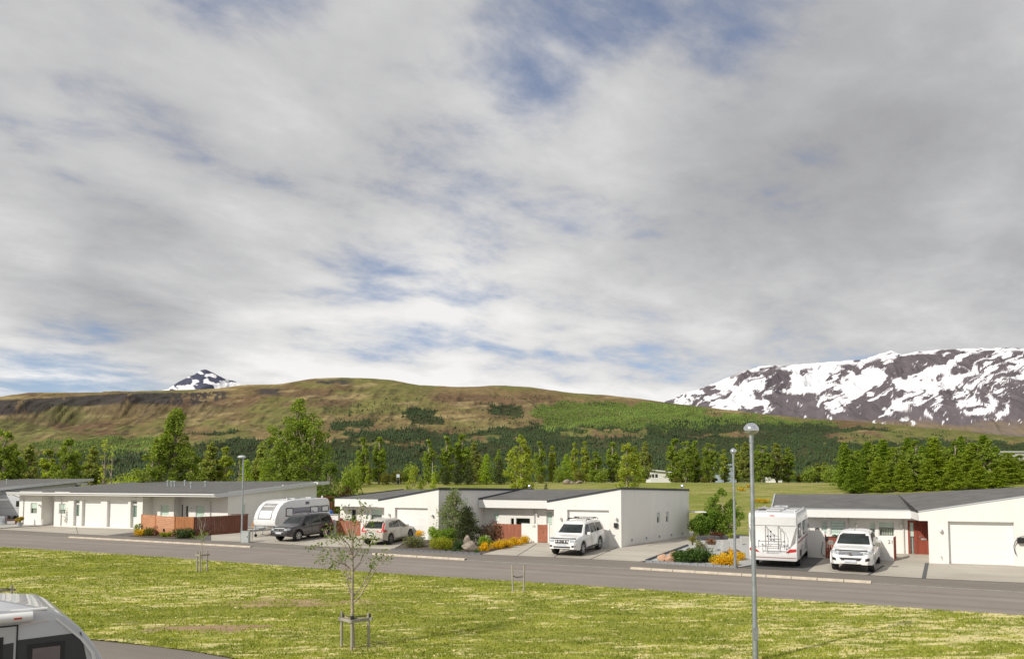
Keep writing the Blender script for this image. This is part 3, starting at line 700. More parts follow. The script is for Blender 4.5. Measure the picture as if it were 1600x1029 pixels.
def window(root, W, r, d=.1, fr=.05, bars=(), kind='blind', split=.5, fm=None, name='window'):
    a, b, lo, hi = r; T = W.T; mb = MB(); fm = fm or M_white2
    for q in ((a, a+fr, lo, hi), (b-fr, b, lo, hi), (a+fr, b-fr, lo, lo+fr), (a+fr, b-fr, hi-fr, hi)): mb.box(q[0], q[1], d-.03, d+.03, q[2], q[3], T)
    for x in bars: mb.box(a+(b-a)*x-fr/2, a+(b-a)*x+fr/2, d-.03, d+.03, lo+fr, hi-fr, T)
    w = mb.build(name, fm, root)
    mb = MB(); mb.box(a+fr*.8, b-fr*.8, d+.0, d+.012, lo+fr*.8, hi-fr*.8, T); mb.build('pane', M_glass, w)
    mb = MB(); mb.box(a-.02, b+.02, d+.30, d+.32, lo-.02, hi+.02, T)
    for q in ((a-.03, a-.02), (b+.02, b+.03)): mb.box(q[0], q[1], d+.031, d+.30, lo-.02, hi+.02, T)
    mb.box(a-.02, b+.02, d+.031, d+.30, hi+.02, hi+.03, T); mb.box(a-.02, b+.02, d+.031, d+.30, lo-.03, lo-.02, T)
    mb.build('room', M_dark, w)
    if kind in ('blind', 'half'):
        mb = MB(); z_ = lo+fr*.5 if kind == 'blind' else lo+(hi-lo)*split
        n = max(3, int((hi-z_)/.14)); 
        for i in range(n):
            q0 = z_+(hi-z_)*i/n; q1 = z_+(hi-z_)*(i+.94)/n; mb.box(a+.03, b-.03, d+.03, d+.038+.008*(i % 2), q0, q1, T)
        mb.build('blind', M_blind, w)
        if kind == 'half':
            mb = MB(); n = max(4, int((b-a)/.09))
            for i in range(n): mb.box(a+(b-a)*i/n, a+(b-a)*(i+.7)/n, d+.12+.015*(i % 2), d+.13+.015*(i % 2), lo, z_, T)
            mb.build('curtain', M_curtain if split > .3 else M_dark, w)
    return w
def door(root, W, r, d, mt, glass=None, name='door', handle=True, slot=None):
    a, b, lo, hi = r; T = W.T; mb = MB(); ft = .06
    for q in ((a, a+ft, lo, hi), (b-ft, b, lo, hi), (a+ft, b-ft, hi-ft, hi)): mb.box(q[0], q[1], d-.04, d+.04, q[2], q[3], T)
    dd = mb.build('door_frame', mt, root)
    mb = MB(); n = max(2, int((b-a)/.22))
    if glass is None:
        for i in range(n): mb.box(a+ft+(b-a-2*ft)*i/n+.004, a+ft+(b-a-2*ft)*(i+1)/n-.004, d-.012, d+.02, lo+.02, hi-ft, T)
        mb.box(a+ft, b-ft, d-.004, d+.018, lo+.02, hi-ft, T)
    else:
        g0, g1, g2, g3 = glass
        for q in ((a+ft, g0, lo+.02, hi-ft), (g1, b-ft, lo+.02, hi-ft), (g0, g1, lo+.02, g2), (g0, g1, g3, hi-ft)):
            if q[1]-q[0] > .005 and q[3]-q[2] > .005: mb.box(q[0], q[1], d-.015, d+.02, q[2], q[3], T)
    lf = mb.build(name, mt, root)
    if glass:
        mb = MB(); mb.box(g0, g1, d, d+.01, g2, g3, T); mb.build('pane', M_glass, lf)
        mb = MB(); mb.box(g0, g1, d+.05, d+.055, g2, g3, T); mb.build('blind', mat('frosted_film', (.22, .30, .27), .7, noise=.1), lf)
    if handle:
        mb = MB(); mb.box(a+.14, a+.17, d-.07, d-.012, lo+1.0, lo+1.03, T); mb.box(a+.14, a+.26, d-.075, d-.05, lo+1.0, lo+1.03, T); mb.build('handle', M_chrome, lf)
    if slot:
        mb = MB(); mb.box(slot[0], slot[1], d-.025, d-.013, slot[2], slot[3], T); mb.build('letter_slot', M_chrome, lf)
    return lf
def garage_door(root, W, r, d, panels=5):
    a, b, lo, hi = r; T = W.T
    for i in range(panels):
        z0 = lo+(hi-lo)*i/panels; z1 = lo+(hi-lo)*(i+1)/panels
        mb = MB(); mb.box(a, b, d, d+.04, z0+.0012, z1-.0012, T); o = mb.build('garage_door_panel', M_garage, root, bevel=.0015)
    mb = MB(); mb.box(a, b, d+.01, d+.03, lo-.02, lo+.01, T); mb.build('rubber_seal', M_black, root)
def wall_lamp(root, W, s, z, d=0):
    p = Vector(W.T(s, d, z)); o = -W.n
    mb = MB(); Mx = Matrix.Translation(p)
    mb.tube([p, p+o*.05], .05, 10); mb.tube([p+o*.05, p+o*.14], [.03, .03], 8)
    lamp = mb.build('wall_lamp', M_chrome, root)
    mb = MB(); q = p+o*.14; mb.lathe([(.02, .10), (.055, .09), (.075, .03), (.075, -.03), (.055, -.09), (.02, -.10)], 12, Matrix.Translation(q)); mb.build('lamp_shade', M_white2, lamp, smooth=40)
def downpipe(root, W, s, z0, z1, d=0, out=None):
    p0 = Vector(W.T(s, d-.05, z0)); p1 = Vector(W.T(s, d-.05, z1)); pts = [p0, p1]
    if out: pts = [p0, Vector(W.T(s, d-.05, z1-.45)), Vector(W.T(s+out[0], out[1]+.1, z1-.08)), Vector(W.T(s+out[0], out[1]+.1, z1+.12))]
    mb = MB(); mb.tube(pts, .038, 8); mb.build('downpipe', M_pipe, root, smooth=50)
def roof_slab(root, pts, thick, mt=M_roof, name='roof'):
    mb = MB(); mb.prism([Vector(p)-Vector((0, 0, thick)) for p in pts], Vector((0, 0, thick))); return mb.build(name, mt, root)
def bar(root, name, a, b, w, h, mt, side=1):
    """board along a->b (world), width w horizontally to the right of travel, h down from the line"""
    a = Vector(a); b = Vector(b); t = (b-a); t2 = Vector((t.x, t.y, 0)).normalized(); r = Vector((t2.y, -t2.x, 0))*w*side
    mb = MB(); mb.add([a, b, b+r, a+r, a-Vector((0, 0, h)), b-Vector((0, 0, h)), b+r-Vector((0, 0, h)), a+r-Vector((0, 0, h))],
                      [(0, 1, 2, 3), (7, 6, 5, 4), (0, 4, 5, 1), (1, 5, 6, 2), (2, 6, 7, 3), (3, 7, 4, 0)])
    return mb.build(name, mt, root)
def roof_vent(root, p, r=.11, h=.35, name='roof_vent'):
    mb = MB(); M_ = Matrix.Translation(p)
    mb.lathe([(r*.6, -.1), (r*.6, h*.45), (r*1.15, h*.5), (r*1.2, h*.62), (r*.7, h*.7), (r*.7, h*.78), (r*1.1, h*.84), (r*.9, h), (r*.2, h*1.06)], 14, M_); return mb.build(name, M_chrome, root, smooth=40)
def text_on(root, txt, W, s, z, d, size, mt=M_text):
    cu = bpy.data.curves.new('number', 'FONT'); cu.body = txt; cu.size = size; cu.extrude = .006; cu.align_x = 'LEFT'
    o = bpy.data.objects.new('tmp', cu); C.objects.link(o); dg = bpy.context.evaluated_depsgraph_get(); me = bpy.data.meshes.new_from_object(o.evaluated_get(dg))
    bpy.data.objects.remove(o)
    p = Vector(W.T(s, d, z)); n = W.n; Mx = Matrix(((W.t.x, 0, -n.x, p.x), (W.t.y, 0, -n.y, p.y), (0, 1, 0, p.z), (0, 0, 0, 1)))
    me.transform(topmat(root).inverted() @ Mx); me.name = 'house_number'; me.materials.clear(); me.materials.append(mt)
    q = bpy.data.objects.new('house_number', me); C.objects.link(q); q.parent = root; return q
FZ = .28
def ang(t): return math.atan2(t.y, t.x)
def close_shell(mb, pts, zt, z0=0.1):
    """remaining plain walls through pts (world), zt heights"""
    for i in range(len(pts)-1):
        a, b = pts[i], pts[i+1]; mb.add([(a.x, a.y, z0), (b.x, b.y, z0), (b.x, b.y, zt[i+1]), (a.x, a.y, zt[i])], [(0, 1, 2, 3)])
def solid_wall(root, name, A, B, z0, z1, th, mt, cap=None):
    W = Wall(A, B); mb = MB(); mb.box(0, W.L, 0, th, z0, z1, W.T); o = mb.build(name, mt, root); return W, o
def g2(x, y): p = G(x, y); return p
def gz_at(x, y, z):   # world point where pixel ray meets height z
    dx, dy, dz = ray(x, y); t = (z-CH)/dz; return Vector((dx*t, dy*t, z))

# ------------------------------------------------------------------ middle terrace: units with a raked garage gable
def terrace_house(nm, label, xL, fy0, fy1, xG0, yS, xP0, xO0, xO1, xC, yB0, yBc, yTopL, yTopC, back, y_verge0, side_windows=(), lamps=(), pipes=()):
    """xL: left end of the fascia; xG0: left end of gable beam; xP0 pillar left; xO0..xO1 garage opening; xC right corner"""
    Cn = gz_at(xC, yBc, FZ); Pn = gz_at(xP0, yB0, FZ); d = (Cn-Pn); d.z = 0; t = d.normalized()
    W0 = Wall(Pn, Cn); sL = W0.S(xL); sG = W0.S(xG0)
    root = thing(nm, label, 'house', (Cn.x, Cn.y, 0), ang(t))
    W = Wall(W0.T(sG, 0, 0), Cn); off = -sG
    S = W.S
    zC = W.Z(xC, yTopC); zG = W.Z(xG0, yTopL); zS = W.Z((xO0+xC)/2, yS)
    rO = (S(xO0), S(xO1), FZ, zS)
    mb = MB()
    # gable beam over the recess and the garage, raked top
    sP = S(xP0)
    mb.add([W.T(0, 0, zS), W.T(sP, 0, zS), W.T(sP, 0, zG+(zC-zG)*sP/W.L), W.T(0, 0, zG)], [(0, 1, 2, 3)])
    mb.box(0, sP-.002, .001, .25, zS, zS+.25, W.T)
    wall_grid(mb, W, sP, W.L, 0, zG+(zC-zG)*sP/W.L, zC, [rO], 0, .24)
    mb.add([W.T(sP, 0, 0), W.T(sP, 2.2, 0), W.T(sP, 2.2, zS), W.T(sP, 0, zS)], [(0, 1, 2, 3)])
    # behind the garage opening a dark box closes the house
    wl = mb.build('wall', M_white, root)
    garage_door(root, W, (rO[0], rO[1], FZ, zS), .18)
    return root, W, W0, zS, zG, zC, sP, Cn, t
def shell_rest(root, W, W0, sL_world, zFl, Cn, Bk, zC, zB):
    pass

def vertical_boards(root, W, s0, s1, z0, zt, bw, d, th, mt, name='board', gap=.012, ztf=None, rails=True, joinrail=None):
    n = max(1, int(round((s1-s0)/bw))); w = (s1-s0)/n
    for i in range(n):
        mb = MB(); z1 = (ztf((i+.5)/n) if ztf else zt)+rnd.uniform(-.006, .006)
        mb.box(s0+i*w+gap/2, s0+(i+1)*w-gap/2, d+rnd.uniform(-.004, .004), d+th, z0, z1, W.T); mb.build(name, mt, root)
    if rails:
        mb = MB(); zt_ = zt
        for z_ in (z0+.25, zt_-.25): mb.box(s0, s1, d+th+.001, d+th+.04, z_, z_+.09, W.T)
        mb.build('rail', mt, root)
def horizontal_boards(root, W, s0, s1, z0, z1, bw, d, th, mt, name='board'):
    n = max(1, int(round((z1-z0)/bw))); w = (z1-z0)/n
    for i in range(n):
        mb = MB(); mb.box(s0, s1, d+rnd.uniform(-.004, .004), d+th, z0+i*w+.006, z0+(i+1)*w-.006, W.T); mb.build(name, mt, root)

# ---------------- house C (number 19)
root, W, W0, zS, zG, zC, sP, Cn, t = terrace_house('white_house', 'white bungalow number 19 with the white off-road car parked before its garage', 747.6, 0, 0, 854.5, 796.4, 865.5, 886, 951, 971, 849.8, 853.6, 784.2, 763.8, None, None)
hC = root; WC = W; CnC = Cn
BkC = gz_at(1077.3, 837.3, FZ)
zCb = Zat(765.9, BkC.y, 1077)
Wf = Wall(W0.T(W0.S(747.6), 0, 0), W.A)             # line of the fascia, left of the gable
dR = 5.5
Wr = Wall(Wf.T(-1.0, 0, 0), W.T(sP, 0, 0)); 
fo = 4.8; zf0, zf1 = Wf.Z(800, 793.2, fo), Wf.Z(800, 781, fo)
# recessed wall with openings
ops = []; wins = []
for (x0, x1, y0, y1, kd, ly) in ((770, 779.8, 797.6, 812, 'blind', 0), (798, 803.2, 809, 822, 'dark', 0), (806, 828.2, 809, 822, 'dark', 0), (853.6, 863.4, 798, 822.3, 'blind', 0)):
    a, b, lo, hi = Wr.rect(x0, x1, y0, y1, dR); ops.append((a, b, lo, hi)); wins.append(kd)
mb = MB(); s1r = Wr.L+5.5*.4; wall_grid(mb, Wr, Wr.S(744, 5.5), s1r, 0, zf1+.1, zf1+.1, ops, dR, .16)
# side walls and back
side = Wall(Cn, BkC)
sw = [side.rect(1026, 1030.8, 799.9, 816.8), side.rect(1040, 1044.4, 798.8, 815.7)]
wall_grid(mb, side, 0, side.L, 0, zC-.002, zCb, [(a, b, lo, hi) for a, b, lo, hi in sw], 0, .16)
tn = t; 
LB = Wf.T(-.3, 0, 0); BL = BkC-Vector((t.x, t.y, 0))*((Cn-Vector(LB)).length)
pB = Vector((BL.x, BL.y, 0))
zBL = zf1+.3
close_shell(mb, [BkC, pB], [zCb-.05, zBL]); mb.build('wall', M_white, root)
for r_, kd in zip(ops, wins): window(root, Wr, r_, dR+.08, kind=kd, fr=.05 if kd == 'blind' else .03)
for r_ in sw: window(root, side, r_, .09, kind='half', split=.55, fr=.04)
# fascia box
sfl = Wf.S(747.6, fo); FL_C = Vector(Wf.T(sfl, fo, 0))
mb = MB(); mb.box(sfl, Wf.L+sP-.002, fo, fo+.2, zf0, zf1, Wf.T); mb.build('fascia', M_white2, root)
mb = MB(); mb.add([Wf.T(sfl, fo+.2, zf0+.02), Wf.T(Wf.L+sP, fo+.2, zf0+.02), Wf.T(Wf.L+sP, dR, zf0+.02), Wf.T(sfl, dR, zf0+.02)], [(0, 1, 2, 3)]); mb.build('soffit', M_soffit, root)
# roof: low along the fascia, high along the right corner
e = .04
rl0 = Vector(Wf.T(sfl, fo+.02, zf1+.06)); rlm = Vector(Wf.T(Wf.L, fo+.02, zf1+.06)); rl1 = Vector(W.T(0, .02, zG+.05)); rc = Vector((Cn.x, Cn.y, zC+.05)); rb = Vector((BkC.x, BkC.y, zCb+.05))
dv = (BkC-Cn); dv.z = 0
bkL = gz_at(833.3, 764, 3.62)
def roof_poly(root, pts, name='roof'):
    mb = MB(); n = len(pts); 
    bm_pts = [Vector(p) for p in pts]; mb.prism([p-Vector((0, 0, .10)) for p in bm_pts], Vector((0, 0, .10))); return mb.build(name, M_roof, root)
yb_ = lambda p: p
def tri_roof(root, quads):
    mb = MB()
    for q in quads: mb.prism([Vector(p)-Vector((0, 0, .08)) for p in q], Vector((0, 0, .08)))
    return mb.build('roof', M_roof, root)
bm1 = rl1+dv*(1.0); bm1.z = Zat(764.0, bm1.y, 900)
bl0 = rl0+dv*((dv.length-fo)/dv.length); bl0.z = Zat(764.0, bl0.y, 833)
tri_roof(root, [(rl0, rlm, bm1, bl0), (rl1, rc, rb, bm1), (rl1, bm1, rlm)])
bar(root, 'roof_trim', rl1+Vector((0, 0, .06)), rc+Vector((0, 0, .06)), .05, .12, M_trim)
bar(root, 'roof_trim', rc+Vector((0, 0, .07)), rb+Vector((0, 0, .07)), .05, .14, M_trim)
bar(root, 'roof_trim', rl0+Vector((0, 0, .07)), bl0+Vector((0, 0, .07)), .06, .12, M_trim, -1)
for (x, y, WW, dd) in ((876, 809, W, 0), (962.4, 809.4, W, 0), (839.3, 803, Wr, dR)): wall_lamp(root, WW, WW.S(x, dd), WW.Z(x, y, dd), dd)
for x in (985.9, 1008.6, 1028.7, 1047.5, 1064.8):
    y = 843-(x-985.9)*.127; wl_ = side; s_ = wl_.S(x); z_ = wl_.Z(x, y); p = Vector(wl_.T(s_, 0, z_)); mb = MB(); mb.box(s_-.04, s_+.04, -.07, -.001, z_-.07, z_+.07, wl_.T); mb.build('marker_light', M_steel, root)
downpipe(root, Wr, Wr.S(835.3, dR), .25, zf0, dR)
a, b, lo, hi = W.rect(959.3, 964.8, 817, 823.7); mb = MB(); mb.box(a, b, -.14, -.001, lo, hi, W.T); mb.box(a-.01, b+.01, -.16, -.001, hi, hi+.02, W.T); mb.build('mailbox', M_black, root, bevel=.01)
roof_vent(root, (rb+(rc-rb)*.05)+Vector((-.25, 0, -.05)), .12, .42)
# small canopy at the back corner
cp = at(1077.5, 798.5, BkC.y); mb = MB(); mb.box(0, 1.1, -1.0, 0, cp.z-.04, cp.z+.03, lambda a, b, c: (BkC.x+a*.9, BkC.y-a*.2+b*.9, c)); mb.build('canopy', M_white2, root)

# ---------------- house B (left unit of the pair)
root, W, W0, zS, zG, zC, sP, Cn, t = terrace_house('white_house', 'white bungalow with the beige estate car outside, its garage wall hidden by shrubs', 523.5, 0, 0, 591.5, 793.2, 601, 617.5, 668.7, 685, 838.9, 842.2, 782, 764.2, None, None)
hB = root; WB = W; CnB = Cn
dirB = (BkC-CnC); dirB.z = 0; dirB.normalize()
BkB = None
k = XatY(833, 1.0)   # tan for px 833
# back corner where the roof line meets px 833
lam = (k*Cn.y-Cn.x)/(dirB.x-k*dirB.y); BkB = Cn+dirB*lam; BkB.z = 0
zBb = Zat(765.2, BkB.y, 833)
Wf = Wall(W0.T(W0.S(523.5), 0, 0), W.A); fo = .9; zf0, zf1 = Wf.Z(556, 790.9, fo), Wf.Z(556, 779.3, fo)
dR = 1.7; Wr = Wall(Wf.T(0, 0, 0), W.T(sP, 0, 0))
ops = []; kinds = []
for (x0, x1, y0, y1, kd) in ((549, 557.2, 794.8, 834, 'dark'), (572.6, 577, 794.6, 812, 'blind'), (579.3, 597.6, 794.2, 812, 'half')):
    ops.append(Wr.rect(x0, x1, y0, y1, dR)); kinds.append(kd)
ops = [(a, b, max(lo, FZ+.02), hi) for a, b, lo, hi in ops]
sA = Wr.S(532.4, dR)
mb = MB(); wall_grid(mb, Wr, sA, Wr.L, 0, zf1, zf1, ops, dR, .14)
side = Wall(Cn, BkB); wall_grid(mb, side, 0, side.L, 0, zC-.002, zBb, [], 0, .1)
LBp = Vector(Wr.T(sA, dR, 0)); pB2 = LBp+dirB*10.5
close_shell(mb, [BkB, pB2, LBp], [zBb-.1, zf1, zf1]); mb.build('wall', M_white, root)
for r_, kd in zip(ops, kinds): window(root, Wr, r_, dR+.07, kind=kd, fr=.055, split=.45)
sfl = Wf.S(523.5, fo)
mb = MB(); mb.box(sfl, Wf.L+sP-.002, fo, fo+.2, zf0, zf1, Wf.T); mb.box(sfl, sfl+.25, fo+.201, 11, zf0, zf1, Wf.T); mb.build('fascia', M_white2, root)
mb = MB(); mb.add([Wf.T(sfl, fo+.2, zf0+.02), Wf.T(Wf.L+sP, fo+.2, zf0+.02), Wf.T(Wf.L+sP, dR, zf0+.02), Wf.T(sfl, dR, zf0+.02)], [(0, 1, 2, 3)]); mb.build('soffit', M_soffit, root)
rl0 = Vector(Wf.T(sfl, fo+.02, zf1+.06)); rlm = Vector(Wf.T(Wf.L, fo+.02, zf1+.06)); rl1 = Vector(W.T(0, .02, zG+.05)); rc = Vector((Cn.x, Cn.y, zC+.05)); rb = Vector((BkB.x, BkB.y, zBb+.05))
bm1 = rl1+dirB*lam; bm1.z = Zat(764.2, bm1.y, 700); k2 = XatY(631, 1.0); l2 = (k2*rl0.y-rl0.x)/(dirB.x-k2*dirB.y); bl0 = rl0+dirB*l2; bl0.z = Zat(764.4, bl0.y, 631)
tri_roof(root, [(rl0, rlm, bm1, bl0), (rl1, rc, rb, bm1), (rl1, bm1, rlm)])
bar(root, 'roof_trim', rl1+Vector((0, 0, .06)), rc+Vector((0, 0, .06)), .05, .12, M_trim)
bar(root, 'roof_trim', rc+Vector((0, 0, .08)), rb+Vector((0, 0, .08)), .05, .17, M_trim)
bar(root, 'roof_trim', rl0+Vector((0, 0, .07)), bl0+Vector((0, 0, .07)), .06, .12, M_trim, -1)
for (x, y) in ((609, 803), (676.6, 804.6)): wall_lamp(root, W, W.S(x), W.Z(x, y))
roof_vent(root, rb+Vector((-.3, -.2, -.05)), .12, .42)

# ---------------- house D (number 21)
Pn = gz_at(1452, 879.2, .2); C2 = gz_at(1582, 883.8, .2); t = (C2-Pn); t.z = 0; t.normalize()
FZD = .2
W = Wall(Pn, Pn+t*7.6); root = thing('white_house', 'white bungalow number 21 with dark red front door and a wide white garage', 'house', (Pn.x, Pn.y, 0), ang(t)); hD = root
sG = W.S(1433.2); WD = W
zS = W.Z(1530, 814.6); zG = W.Z(1433.2, 800); z16 = W.Z(1600, 776.2); s16 = W.S(1600); sl = (z16-zG)/(s16-sG)
rO = (W.S(1478.5), W.S(1581.5), FZD, zS)
dv = Vector((-t.y, t.x, 0)); 
Wf = Wall(W.T(W.S(1205.8), 0, 0), W.T(sG, 0, 0)); dR = 3.7; fo = 2.9; zf1 = Wf.Z(1320, 796.0, fo); zf0 = Wf.Z(1320, 808.2, fo)
Wr = Wall(Wf.A, W.T(0, 0, 0))
mb = MB()
mb.add([W.T(sG, 0, zS), W.T(0, 0, zS), W.T(0, 0, zG-sl*sG), W.T(sG, 0, zG)], [(0, 1, 2, 3)]); mb.box(sG, -.002, .001, .25, zS, zS+.25, W.T)
mb.add([W.T(sG, 0, zS), W.T(sG, fo, zS), W.T(sG, fo, zf1), W.T(sG, 0, zG)], [(0, 1, 2, 3)])
wall_grid(mb, W, 0, 7.6, 0, zG-sl*sG, zG+sl*(7.6-sG), [rO], 0, .28)
sRe = Wr.S(1450.6, dR); q_ = Wr.T(sRe, dR, 0)
mb.add([W.T(0, 0, 0), q_, (q_[0], q_[1], zS), W.T(0, 0, zS)], [(0, 1, 2, 3)])
ops = [Wr.rect(1281, 1291.4, 813, 836, dR), Wr.rect(1294.6, 1319.8, 812.4, 835.8, dR), Wr.rect(1355.4, 1366.2, 814.6, 838, dR), Wr.rect(1370.2, 1395.8, 813.8, 837.6, dR)]
dr = Wr.rect(1415.8, 1449.6, 812.6, 864, dR); dr = (dr[0], sRe-.03, FZD, dr[3])
wall_grid(mb, Wr, .05, sRe, 0, zf1, zf1, ops+[dr], dR, .12)
A0 = Vector(Wr.T(.05, dR, 0)); A1 = A0+dv*9; E0 = Vector(W.T(7.6, 0, 0)); E1 = E0+dv*12.4; zE = zG+sl*(7.6-sG)
close_shell(mb, [E0, E1-dv*1, A1-dv*.5, A0], [zE, zE-.5, zf1, zf1]); mb.build('wall', M_white, root)
# board-and-batten joints on the recessed wall
mb = MB()
for i in range(1, int(Wr.L/.3)):
    s_ = i*.3
    if any(o_[0]-.08 < s_ < o_[1]+.08 for o_ in ops+[dr]): continue
    mb = MB(); mb.box(s_-.012, s_+.012, dR-.008, dR+.001, .1, zf1-.05, Wr.T); mb.build('cladding_batten', M_white, root)
window(root, Wr, ops[0], dR+.06, kind='blind', fr=.05); window(root, Wr, ops[1], dR+.06, kind='blind', fr=.05)
window(root, Wr, ops[2], dR+.06, kind='half', split=.55, fr=.05); window(root, Wr, ops[3], dR+.06, kind='half', split=.60, fr=.05)
garage_door(root, W, (rO[0], rO[1], FZD, zS), .22)
xg = Wr.S(1428.6, dR)
window(root, Wr, (dr[0], xg, FZD, dr[3]), dR+.05, kind='half', split=.55, fr=.11, fm=M_redwood, name='side_light')
sl_ = Wr.rect(1436, 1445, 840.3, 843, dR)
door(root, Wr, (xg, dr[1], FZD+.06, dr[3]), dR+.05, M_redwood, slot=sl_)
mb = MB(); mb.box(xg, dr[1], dR-.2, dR+.1, FZD-.05, FZD+.06, Wr.T); mb.build('door_step', M_conc, root)
sfl = Wf.S(1205.8, fo)
mb = MB(); mb.box(sfl, Wr.L-.02, fo, fo+.2, zf0, zf1, Wf.T); mb.box(sfl, sfl+.25, fo+.201, 12, zf0, zf1, Wf.T); mb.build('fascia', M_white2, root)
mb = MB(); mb.add([Wf.T(sfl, fo+.2, zf0+.02), Wf.T(Wr.L, fo+.2, zf0+.02), Wf.T(Wr.L, dR, zf0+.02), Wf.T(sfl, dR, zf0+.02)], [(0, 1, 2, 3)]); mb.build('soffit', M_soffit, root)
rl0 = Vector(Wf.T(sfl, fo+.02, zf1+.05)); rlm = Vector(Wf.T(Wf.L, fo+.02, zf1+.05)); rl1 = Vector(W.T(sG, .02, zG+.05)); rc = Vector(W.T(7.6, .02, zE+.05))
# back edge: seen at row 771 and starting above column 1246
k = XatY(1246.5, 1.0); lam = (k*rl0.y-rl0.x)/(dv.x-k*dv.y); lam = min(max(lam, 8), 24)
bl0 = rl0+dv*lam; bl0.z = Zat(771.3, bl0.y, 1246); bm1 = rl1+dv*lam; bm1.z = Zat(771.0, bm1.y, 1500); rb = rc+dv*lam; rb.z = max(Zat(771, rb.y, 1590), rc.z-.1)
tri_roof(root, [(rl0, rlm, bm1, bl0), (rl1, rc, rb, bm1), (rl1, bm1, rlm)])
bar(root, 'roof_trim', rl1+Vector((0, 0, .03)), rc+Vector((0, 0, .03)), .04, .07, mat('pale_trim', (.45, .47, .5), .5, noise=.05))
bar(root, 'roof_trim', rl0+Vector((0, 0, .04)), bl0+Vector((0, 0, .04)), .08, .12, MATS['pale_trim'], -1)
bar(root, 'roof_trim', rl0+Vector((0, 0, .02)), rlm+Vector((0, 0, .0)), .04, .05, MATS['pale_trim'])
for x in (1325.4, 1409): downpipe(root, Wr, Wr.S(x, dR), .2, zf0, dR)
for (x, y, WW, dd) in ((1336, 819.5, Wr, dR), (1405.7, 820.5, Wr, dR), (1466, 827, W, 0), (1598, 829.5, W, 0)): wall_lamp(root, WW, WW.S(x, dd), WW.Z(x, y, dd), dd)
s_ = W.S(1466); z_ = W.Z(1466, 869); mb = MB(); p = Vector(W.T(s_, 0, z_)); mb.tube([p, p-W.n*.12, p-W.n*.12-Vector((0, 0, .08))], .018, 6); mb.box(s_-.05, s_+.05, -.1, -.08, z_+.03, z_+.045, W.T); mb.build('outside_tap', M_chrome, root)
# hose reel hanging on the wall
s_ = W.S(1596.5); z_ = W.Z(1597, 844); hr = thing('hose_reel', 'dark hose reel with looped hose on the wall right of the wide garage door', 'hose reel', W.T(s_, 0, 0), ang(t))
mb = MB(); mb.box(s_-.32, s_+.32, -.22, -.002, z_-.12, z_+.15, W.T); mb.build('reel_case', M_black, hr, bevel=.03)
mb = MB(); pts = []
for i in range(26):
    a = -math.pi*.1-i/25*math.pi*1.35; pts.append(Vector(W.T(s_-.05+.42*math.cos(a+math.pi*1.3), -.12-.02*math.sin(i), z_-.35+.62*math.sin(a+math.pi*1.3)*.9)))
mb.tube(pts, .022, 6); mb.build('hose', mat('grey_hose', (.12, .13, .14), .5, noise=.1), hr, smooth=60)

# ---------------- house A (long low house on the left)
A0 = gz_at(29, 817.8, FZ); A1 = gz_at(345, 828.2, FZ); t = (A1-A0); t.z = 0; t.normalize(); W = Wall(A0, A1); dv = W.n
root = thing('white_house', 'long white bungalow with two garage doors behind the brown board fence', 'house', (A0.x, A0.y, 0), ang(t)); hA = root; WA = W
zE0 = W.Z(170, 774.5); 
def run(x0, x1, d, ops, mb, zt=None):
    s0, s1 = W.S(x0, d), W.S(x1, d); wall_grid(mb, W, s0, s1, 0, zt or zE0+.35, zt or zE0+.35, ops, d, .14); return s0, s1
def rev(x, d0, d1, mb):
    s_ = W.S(x, min(d0, d1)) ; mb.add([W.T(s_, d0, 0), W.T(s_, d1, 0), W.T(s_, d1, zE0+.35), W.T(s_, d0, zE0+.35)], [(0, 1, 2, 3)]); return s_
mb = MB()
w1 = W.rect(49.4, 59.8, 785, 802.2); dA1 = [W.rect(76.6, 85.0, 783.5, 819, 1.1)]; w2 = W.rect(93.6, 104, 786, 802.6)
gds = [W.rect(131.5, 160.8, 780.4, 821), W.rect(170.6, 203.2, 781, 823)]; gds = [(a, b, FZ, hi) for a, b, lo, hi in gds]
sds = [W.rect(118.5, 127.6, 780.3, 821), W.rect(207.2, 217.2, 781, 824)]; sds = [(a, b, FZ, hi) for a, b, lo, hi in sds]
s_r0 = W.S(66.5); s_r1 = W.S(86.5, 0)
wall_grid(mb, W, 0, s_r0, 0, zE0+.35, zE0+.35, [w1], 0, .12)
mb.add([W.T(s_r0, 0, 0), W.T(s_r0, 1.1, 0), W.T(s_r0, 1.1, zE0+.35), W.T(s_r0, 0, zE0+.35)], [(0, 1, 2, 3)])
d1_ = (dA1[0][0], dA1[0][1], FZ, dA1[0][3]); wall_grid(mb, W, s_r0, s_r1, 0, zE0+.35, zE0+.35, [d1_], 1.1, .1)
mb.add([W.T(s_r1, 0, 0), W.T(s_r1, 1.1, 0), W.T(s_r1, 1.1, zE0+.35), W.T(s_r1, 0, zE0+.35)], [(0, 1, 2, 3)])
s_g = W.S(109.8); wall_grid(mb, W, s_r1, s_g, 0, zE0+.35, zE0+.35, [w2], 0, .12)
s_g1 = W.S(224.2, -.12)
wall_grid(mb, W, s_g, s_g1, 0, zE0+.15, zE0+.15, gds+sds, -.12, .36)
for q in (s_g, s_g1): mb.add([W.T(q, -.12, 0), W.T(q, 1, 0), W.T(q, 1, zE0+.35), W.T(q, -.12, zE0+.15)], [(0, 1, 2, 3)])
